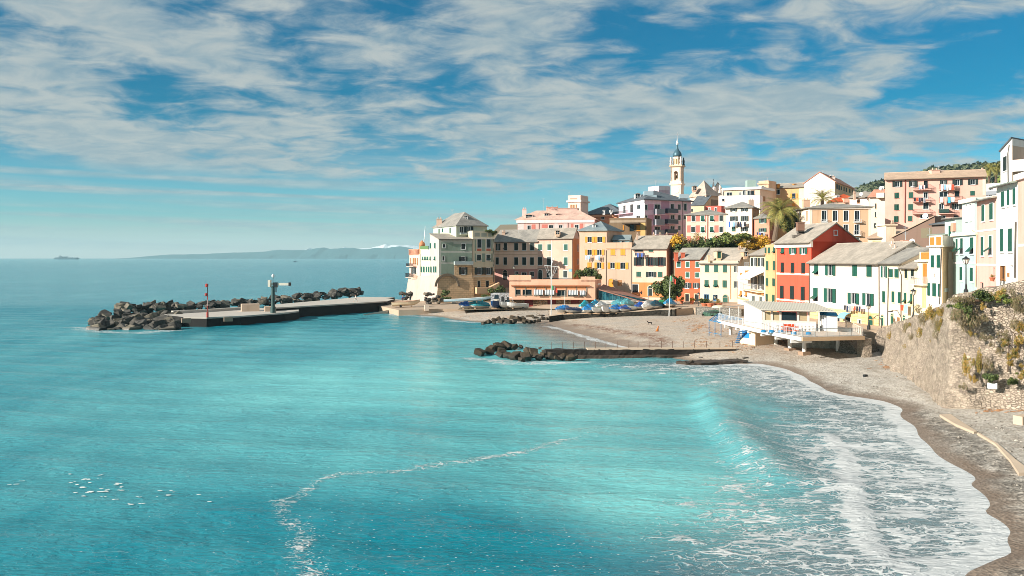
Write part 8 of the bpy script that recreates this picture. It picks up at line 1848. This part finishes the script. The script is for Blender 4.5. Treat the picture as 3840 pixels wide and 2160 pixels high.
# ------------------------------------------------------------------ people and dogs
def skin_fig(name, verts, edges, root, m, parent, sub=1):
    me = bpy.data.meshes.new(name); me.from_pydata([v[:3] for v in verts], edges, []); o = bpy.data.objects.new(name, me); COL.objects.link(o); o.parent = parent
    sk = o.modifiers.new('skin', 'SKIN'); 
    for i, v in enumerate(verts): me.skin_vertices[0].data[i].radius = (v[3], v[3]*(v[4] if len(v) > 4 else 1))
    for i in range(len(verts)): me.skin_vertices[0].data[i].use_root = (i == root)
    sb = o.modifiers.new('sub', 'SUBSURF'); sb.levels = sb.render_levels = sub
    me.materials.append(m); return o
SKINM = plain('skin', srgb('#c08a68'), .6)
def person(label, loc, rz, top, legs, hair, stride=.25, arm=.2):
    r = thing('person', label, 'person', loc); r.rotation_euler = (0, 0, rz); s_ = stride
    V = [(0, 0, .93, .13, .8), (0, 0, 1.12, .125, .75), (0, 0, 1.36, .15, .7), (0, 0, 1.48, .06), (0, .02, 1.62, .095), (0, .01, 1.72, .07),
         (-.10, 0, .88, .085), (-.10, s_*.5, .48, .06), (-.10, s_*.9, .09, .045), (-.10, s_*.9+.16, .04, .035), (.10, 0, .88, .085), (.10, -s_*.35, .48, .06), (.10, -s_*.9, .1, .045), (.10, -s_*.9+.15, .04, .035),
         (-.19, 0, 1.38, .06), (-.24, -arm*.4, 1.12, .045), (-.24, arm*.2, .88, .033), (-.24, arm*.3, .80, .03), (.19, 0, 1.38, .06), (.24, arm*.4, 1.12, .045), (.24, arm*1.1, .90, .033), (.24, arm*1.3, .83, .03)]
    E = [(0, 1), (1, 2), (2, 3), (3, 4), (4, 5), (0, 6), (6, 7), (7, 8), (8, 9), (0, 10), (10, 11), (11, 12), (12, 13), (2, 14), (14, 15), (15, 16), (16, 17), (2, 18), (18, 19), (19, 20), (20, 21)]
    skin_fig('body', V, E, 0, SKINM, r)
    Vt = [(0, 0, .90, .15, .8), (0, 0, 1.12, .14, .78), (0, 0, 1.37, .165, .72), (0, 0, 1.45, .08), (-.19, 0, 1.38, .075), (-.24, -arm*.4, 1.12, .06), (-.24, arm*.2, .89, .045), (.19, 0, 1.38, .075), (.24, arm*.4, 1.12, .06), (.24, arm*1.1, .91, .045)]
    skin_fig('jacket', Vt, [(0, 1), (1, 2), (2, 3), (2, 4), (4, 5), (5, 6), (2, 7), (7, 8), (8, 9)], 0, top, r)
    Vl = [(0, 0, .93, .14, .85), (-.10, 0, .86, .1), (-.10, s_*.5, .48, .075), (-.10, s_*.9, .12, .06), (.10, 0, .86, .1), (.10, -s_*.35, .48, .075), (.10, -s_*.9, .12, .06)]
    skin_fig('trousers', Vl, [(0, 1), (1, 2), (2, 3), (0, 4), (4, 5), (5, 6)], 0, legs, r)
    skin_fig('hair', [(0, -.02, 1.64, .1), (0, -.01, 1.74, .078)], [(0, 1)], 0, hair, r); return r
CW, CB, CD = plain('cloth_pale', srgb('#cfd4d0'), .9), plain('cloth_blue', srgb('#2f7fb4'), .9), plain('cloth_dark', srgb('#2c2c30'), .9)
person('person in a pale jacket walking along the pier', G(1334, 1132, zU), rad(80), CW, plain('cloth_stone', srgb('#b4b4ac'), .9), plain('hair_dark', srgb('#3a2c22'), .8), .45, .3)
person('person in a blue jacket standing behind the red and white boat', G(1510, 1132, 1.6), rad(20), CB, plain('cloth_darkred', srgb('#5a2a2c'), .9), plain('hair_dark', srgb('#3a2c22'), .8), .08, .1)
c = G(2403, 1103, 4.4); r = thing('person', 'person in dark clothes sitting on the edge above the brown canopy', 'person', (c[0], 208, ZZ(1104, 208)))
V = [(0, 0, .12, .14), (0, .05, .35, .13), (0, .02, .58, .15), (0, 0, .70, .06), (0, -.05, .83, .095), (0, -.04, .92, .07), (-.1, -.2, .14, .09), (-.1, -.42, .30, .07), (-.1, -.5, -.05, .05), (.1, -.2, .14, .09), (.1, -.42, .28, .07), (.1, -.5, -.05, .05), (-.19, 0, .58, .06), (-.22, -.15, .36, .05), (-.12, -.38, .36, .035), (.19, 0, .58, .06), (.22, -.15, .36, .05), (.12, -.38, .36, .035)]
skin_fig('body', V, [(0, 1), (1, 2), (2, 3), (3, 4), (4, 5), (0, 6), (6, 7), (7, 8), (0, 9), (9, 10), (10, 11), (2, 12), (12, 13), (13, 14), (2, 15), (15, 16), (16, 17)], 0, CD, r)
skin_fig('hair', [(0, -.03, .85, .1), (0, -.02, .94, .08)], [(0, 1)], 0, plain('hair_dark', srgb('#3a2c22'), .8), r)
def dog(label, loc, rz, m, sit, s=1.0):
    r = thing('dog', label, 'dog', loc); r.rotation_euler = (0, 0, rz); r.scale = (s, s, s)
    if sit: V = [(0, -.18, .14, .13), (0, -.04, .34, .13), (0, .10, .52, .11), (0, .16, .68, .07), (0, .20, .80, .085), (0, .34, .76, .05), (-.10, -.05, .10, .08), (-.11, .08, .04, .035), (.10, -.05, .10, .08), (.11, .08, .04, .035), (-.07, .16, .40, .05), (-.07, .18, .20, .035), (-.07, .22, .02, .035), (.07, .16, .40, .05), (.07, .18, .20, .035), (.07, .22, .02, .035), (0, -.34, .06, .03), (0, -.55, .05, .02), (-.06, .16, .90, .025), (.06, .16, .90, .025)]; E = [(0, 1), (1, 2), (2, 3), (3, 4), (4, 5), (0, 6), (6, 7), (0, 8), (8, 9), (2, 10), (10, 11), (11, 12), (2, 13), (13, 14), (14, 15), (0, 16), (16, 17), (4, 18), (4, 19)]
    else: V = [(0, -.35, .50, .11), (0, 0, .50, .12), (0, .30, .54, .14), (0, .46, .66, .08), (0, .56, .76, .09), (0, .72, .72, .05), (-.1, -.36, .38, .08), (-.1, -.42, .2, .04), (-.1, -.38, .02, .035), (.1, -.30, .38, .08), (.1, -.34, .2, .04), (.1, -.30, .02, .035), (-.09, .30, .40, .06), (-.09, .32, .2, .035), (-.09, .34, .02, .035), (.09, .26, .40, .06), (.09, .24, .2, .035), (.09, .26, .02, .035), (0, -.52, .58, .03), (0, -.7, .66, .02), (-.06, .52, .86, .025), (.06, .52, .86, .025)]; E = [(0, 1), (1, 2), (2, 3), (3, 4), (4, 5), (0, 6), (6, 7), (7, 8), (0, 9), (9, 10), (10, 11), (2, 12), (12, 13), (13, 14), (2, 15), (15, 16), (16, 17), (0, 18), (18, 19), (4, 20), (4, 21)]
    skin_fig('body', V, E, 0, m, r)
z_b = lambda p_, q_: (lambda g: (g[0], g[1], float(beach_z(np.array([g[0]]), np.array([g[1]]))[0])))(G(p_, q_, 1.2))
dog('sitting ginger dog with a dark face on the beach', z_b(2465, 1238), rad(-60), plain('fur_ginger', srgb('#c0702c'), .9), True, 1.0)
dog('black dog standing side on upon the beach below the quay', z_b(2437, 1217), rad(95), plain('fur_black', srgb('#1c1612'), .9), False, .75)
# ------------------------------------------------------------------ beach litter
q = MB(); rr = random.Random(4)
for zm, cx, cy, sx, sy, n in (('X3', 60, 630, 90, 30, 90), ('X3', 300, 690, 120, 25, 70), ('X3', 90, 820, 120, 40, 90), ('X3', 620, 860, 160, 40, 110), ('X3', 1000, 850, 160, 30, 90), ('X3', 1250, 820, 120, 20, 60), ('X4', 330, 920, 90, 30, 80), ('X4', 480, 990, 80, 25, 90), ('X4', 640, 1045, 60, 15, 40), ('X4', 300, 965, 80, 12, 40), ('X4', 1450, 1400, 130, 18, 60), ('X4', 1680, 1400, 60, 20, 50), ('W4', 2450, 700, 90, 40, 70), ('W4', 2300, 600, 120, 30, 50), ('P', 1500, 1170, 60, 5, 60), ('P', 1700, 1176, 90, 8, 60), ('P', 2000, 1180, 90, 8, 40)):
    for k in range(n):
        p_, q_ = px(zm, cx+rr.gauss(0, sx*.85), cy+rr.gauss(0, sy*.8))
        if q_ < 1140: continue
        X, Y, _ = G(p_, q_, 1.1); z_ = float(beach_z(np.array([X]), np.array([Y]))[0])
        if z_ < .3: continue
        a = rr.uniform(0, 6.28); l_ = rr.uniform(.1, .55); q.box((X, Y, z_+.03), (l_, rr.uniform(.02, .05), .04), a)
lit = q.build('driftwood_litter', plain('driftwood', srgb('#9c7452'), .9, var=.4)); tag(lit, 'scattered orange brown reeds and sticks washed up on the beach', 'driftwood', kind='stuff')
for i, pts in enumerate(([(3545, 1522, .9), (3600, 1556, .75), (3660, 1588, .3)], [(3668, 1592, .15), (3740, 1634, .2), (3800, 1685, .4), (3850, 1728, .9)])):
    q = MB(); P = []
    for p_, q_, w_ in pts: X, Y, z_ = z_b(p_, q_); P.append((X, Y, z_, w_))
    for (a, b_) in zip(P[:-1], P[1:]):
        q.hexa([(a[0]-a[3]*.5, a[1], a[2]-.3), (b_[0]-b_[3]*.5, b_[1], b_[2]-.3), (b_[0]+b_[3]*.5, b_[1]+.1, b_[2]-.3), (a[0]+a[3]*.5, a[1]+.1, a[2]-.3), (a[0]-a[3]*.5, a[1], a[2]+.14), (b_[0]-b_[3]*.5, b_[1], b_[2]+.14), (b_[0]+b_[3]*.5, b_[1]+.1, b_[2]+.16), (a[0]+a[3]*.5, a[1]+.1, a[2]+.16)])
    tag(q.build('concrete_kerb', PAVE2), ('pale half buried kerb on the pebbles below the retaining wall', 'thin pale kerb widening towards the right edge of the beach')[i], 'kerb')
for i, (p_, q_, s_) in enumerate(((3836, 1568, 1.1), (3245, 1392, .4), (3463, 1425, .3), (2662, 1174, .6))):
    X, Y, z_ = z_b(p_, q_); q = MB(); q.box((X, Y, z_+s_*.25), (s_, s_*.7, s_*.6), .4); tag(q.build('block', PAVE2 if i in (0, 3) else METALD), ('pale concrete block at the right edge of the beach', 'dark lump on the pebbles before the stairs', 'small dark lump below the wall', 'pale debris block by the low grey wall')[i], 'block')
q = MB(); X, Y, z_ = G(1600, 1160, 1.3); q.box((X, Y, 1.65), (1.0, .9, 1.3), .2); tag(q.build('bollard_block', P_('#d8c8b0')), 'square pale block on the promenade edge near the red boat', 'block')
# big pebbles scattered (too many to count)
q = MB()
for k in range(2600):
    p_, q_ = rr.uniform(2900, 3840), rr.uniform(1390, 2160); X, Y, _ = G(p_, q_, .8)
    sd_ = float(sdist(np.array([X]), np.array([Y]))[0])
    if sd_ < 2.0: continue
    z_ = float(beach_z(np.array([X]), np.array([Y]))[0]); s_ = rr.uniform(.03, .11)*(1 if rr.random() > .04 else 2.2); b0 = len(q.v); a = rr.uniform(0, 6.28)
    for (u, v_, w_) in ((1, 0, .1), (.3, .8, .1), (-.8, .5, .1), (-.7, -.6, .1), (.4, -.8, .1), (0, 0, .7)): q.v.append((X+s_*(u*math.cos(a)-v_*math.sin(a)), Y+s_*(u*math.sin(a)+v_*math.cos(a)), z_+s_*w_))
    q.f += [(b0+i, b0+(i+1) % 5, b0+5) for i in range(5)]
tag(q.build('beach_stones', stone_mat('beach_stone', '#8d857a', '#c4bbae', '#4d463e', 2.0, .3, False)), 'loose grey stones scattered over the pebble beach', 'stones', kind='stuff')
# ------------------------------------------------------------------ far things: ship, motorboat, mountains, wooded hill
SHC = plain('ship_grey', srgb('#3d5a68'), .7); X, Y = XY(252, 6500); sh = thing('ship', 'large ferry on the horizon at the far left', 'ship', (X, Y, 0)); k = 6500/F
def sb(q, x0, x1, z0, z1, w_=16): q.hexa([(X+x0*k, Y-w_/2, z0), (X+x1*k, Y-w_/2, z0), (X+x1*k, Y+w_/2, z0), (X+x0*k, Y+w_/2, z0), (X+x0*k, Y-w_/2, z1), (X+x1*k, Y-w_/2, z1), (X+x1*k, Y+w_/2, z1), (X+x0*k, Y+w_/2, z1)])
q = MB(); sb(q, -46, 34, -2, 12, 22); q.hexa([(X+34*k, Y-11, -2), (X+40*k, Y-1, -2), (X+40*k, Y+1, -2), (X+34*k, Y+11, -2), (X+34*k, Y-11, 12), (X+47*k, Y-1, 10), (X+47*k, Y+1, 10), (X+34*k, Y+11, 12)]); q.build('hull', SHC, sh)
q = MB(); sb(q, -30, -22, 12, 24); sb(q, -18, 2, 12, 22); sb(q, -44, 20, 12, 15); sb(q, 26, 38, 12, 15, 12); q.build('superstructure', plain('ship_pale', srgb('#7d929a'), .7), sh); q = MB(); sb(q, -28, -24, 24, 28, 8); q.build('funnel', SHC, sh)
X, Y = XY(1107, 2600); q = MB(); q.hexa([(X-6, Y-2, 0), (X+5, Y-2, 0), (X+5, Y+2, 0), (X-6, Y+2, 0), (X-7, Y-2, 1.4), (X+7, Y-1, 1.6), (X+7, Y+1, 1.6), (X-7, Y+2, 1.4)]); q.box((X-.5, Y, 2.2), (4.5, 2.4, 1.4)); tag(q.build('motor_launch', SHC), 'tiny dark motor launch on the horizon before the mountains', 'boat')
def ridge_mesh(name, label, prof, Y, depth, m):
    xs = [p_[0] for p_ in prof]; n = 260; v = []; fc = []; NJ = 12
    for i in range(n):
        p_ = xs[0]+(xs[-1]-xs[0])*i/(n-1); q_ = np.interp(p_, xs, [a[1] for a in prof]); hz = max(0, (HY-q_)/F*Y)+2
        for j in range(NJ):
            t_ = j/(NJ-1); s_ = math.sin(math.pi*t_)**.9; yy = Y+(t_-.5)*depth; nz = noise.fractal(Vector((p_*.02, t_*4, Y*.001)), 1.0, 2.0, 5)
            v.append(((p_-CX)/F*Y, yy+nz*depth*.06, max(-3, hz*s_*(1+.22*nz*(1-s_*.55)+(.04*noise.noise(Vector((p_*.15, 0, 0))) if j == NJ//2 else 0)))-2))
    for i in range(n-1):
        for j in range(NJ-1): fc.append((i*NJ+j, (i+1)*NJ+j, (i+1)*NJ+j+1, i*NJ+j+1))
    q = MB(); q.v = v; q.f = fc; o = q.build(name, m, None); o['kind'] = 'structure'; o['label'] = label; return o
def mountain_mat(name, snow):
    m, t, b = newmat(name); p = t.pos(); sx = t.n.new('ShaderNodeSeparateXYZ'); t.link(p, sx.inputs[0]); n = t.noise(p, .006, 6, .65)
    c = t.mix(n, (.02, .09, .11), (.03, .10, .11)); s_ = t.step(t.math('ADD', sx.outputs[2], t.math('MULTIPLY', t.math('SUBTRACT', n, .5), snow*.35)), snow*.95, snow*1.05)  # bluish base colour carries part of the distance haze
    t.link(t.mix(s_, c, (.86, .86, .88)), b.inputs['Base Color']); b.inputs['Roughness'].default_value = .95; return m
ridge_mesh('mountains', 'low hazy mountain ridge along the horizon', [(430, 968), (520, 963), (580, 956), (640, 951), (740, 950), (860, 944), (980, 942), (1080, 936), (1160, 934), (1190, 926), (1215, 923), (1235, 931), (1290, 926), (1330, 927), (1355, 932), (1400, 928), (1450, 926), (1500, 922), (1560, 930), (1700, 945)], 12300, 1400, mountain_mat('mountain', 9000))
ridge_mesh('mountains', 'snow capped peaks behind the hazy ridge', [(960, 950), (990, 940), (1010, 938), (1050, 931), (1060, 934), (1100, 935), (1150, 931), (1162, 927), (1175, 934), (1280, 929), (1290, 925), (1300, 930), (1390, 928), (1430, 919), (1448, 913), (1462, 917), (1480, 914), (1495, 911), (1510, 915), (1540, 919), (1560, 922), (1640, 940), (1720, 955)], 13600, 1200, mountain_mat('mountain_snow', 135))
for o_ in list(COL.objects):
    if o_.name.startswith('mountains') and o_.get('label', '').startswith('snow'): pass
xs = np.arange(250, 900, 9.0); ys = np.arange(760, 1180, 10.0)
hl_ = grid_mesh('far_hill', xs, ys, hill2, gm); struct(hl_)
xs2 = np.arange(130, 262, 4.0); ys2 = np.arange(268, 470, 5.0); hl2 = grid_mesh('near_hill', xs2, ys2, hill2, gm); struct(hl2)
def forest(name, label, n, xr, yr, size, m, seed, minz):
    r_ = np.random.RandomState(seed); q = MB(); base = [clump_mesh(90+i, 90, .42, 7) for i in range(4)]; k = 0
    X_ = r_.uniform(*xr, n*4); Y_ = r_.uniform(*yr, n*4); Z_ = hill2(X_, Y_)
    for x, y, z in zip(X_, Y_, Z_):
        if z < minz: continue
        k += 1
        if k > n: break
        c = base[r_.randint(4)]; s_ = size*r_.uniform(.6, 1.3); b0 = len(q.v); q.v += [(x+a*s_, y+b_*s_, z+s_*.5+d_*s_) for a, b_, d_ in c.v]; q.f += [tuple(b0+i for i in f_) for f_ in c.f]
    o = q.build(name, m, None); tag(o, label, 'wood', kind='stuff'); return o
forest('wood', 'dark wood of small trees covering the far hill', 900, (300, 640), (800, 1040), 7.5, leaf_mat('far_leaf', '#3a4a34', '#5a6444', '#6d6a4c'), 3, 22)
forest('wood', 'greener trees on the nearer slope by the white top house', 170, (140, 225), (290, 400), 4.6, LF_M, 4, 18)
# ------------------------------------------------------------------ haze: one closed box of thin air round everything
q = MB(); q.box((0, -200, 148), (29000, 29000, 304)); hz = q.build('haze', None)
m = bpy.data.materials.new('haze_air'); m.use_nodes = True; m.node_tree.nodes.clear(); t = NT(m.node_tree); pv = t.n.new('ShaderNodeVolumePrincipled'); pv.inputs['Color'].default_value = (.52, .85, .95, 1); pv.inputs['Density'].default_value = 6.5e-5; pv.inputs['Anisotropy'].default_value = .0
oo_ = t.n.new('ShaderNodeOutputMaterial'); t.link(pv.outputs[0], oo_.inputs['Volume']); hz.data.materials.append(m); tag(hz, None, None, None, 'stuff')
bpy.context.view_layer.update()
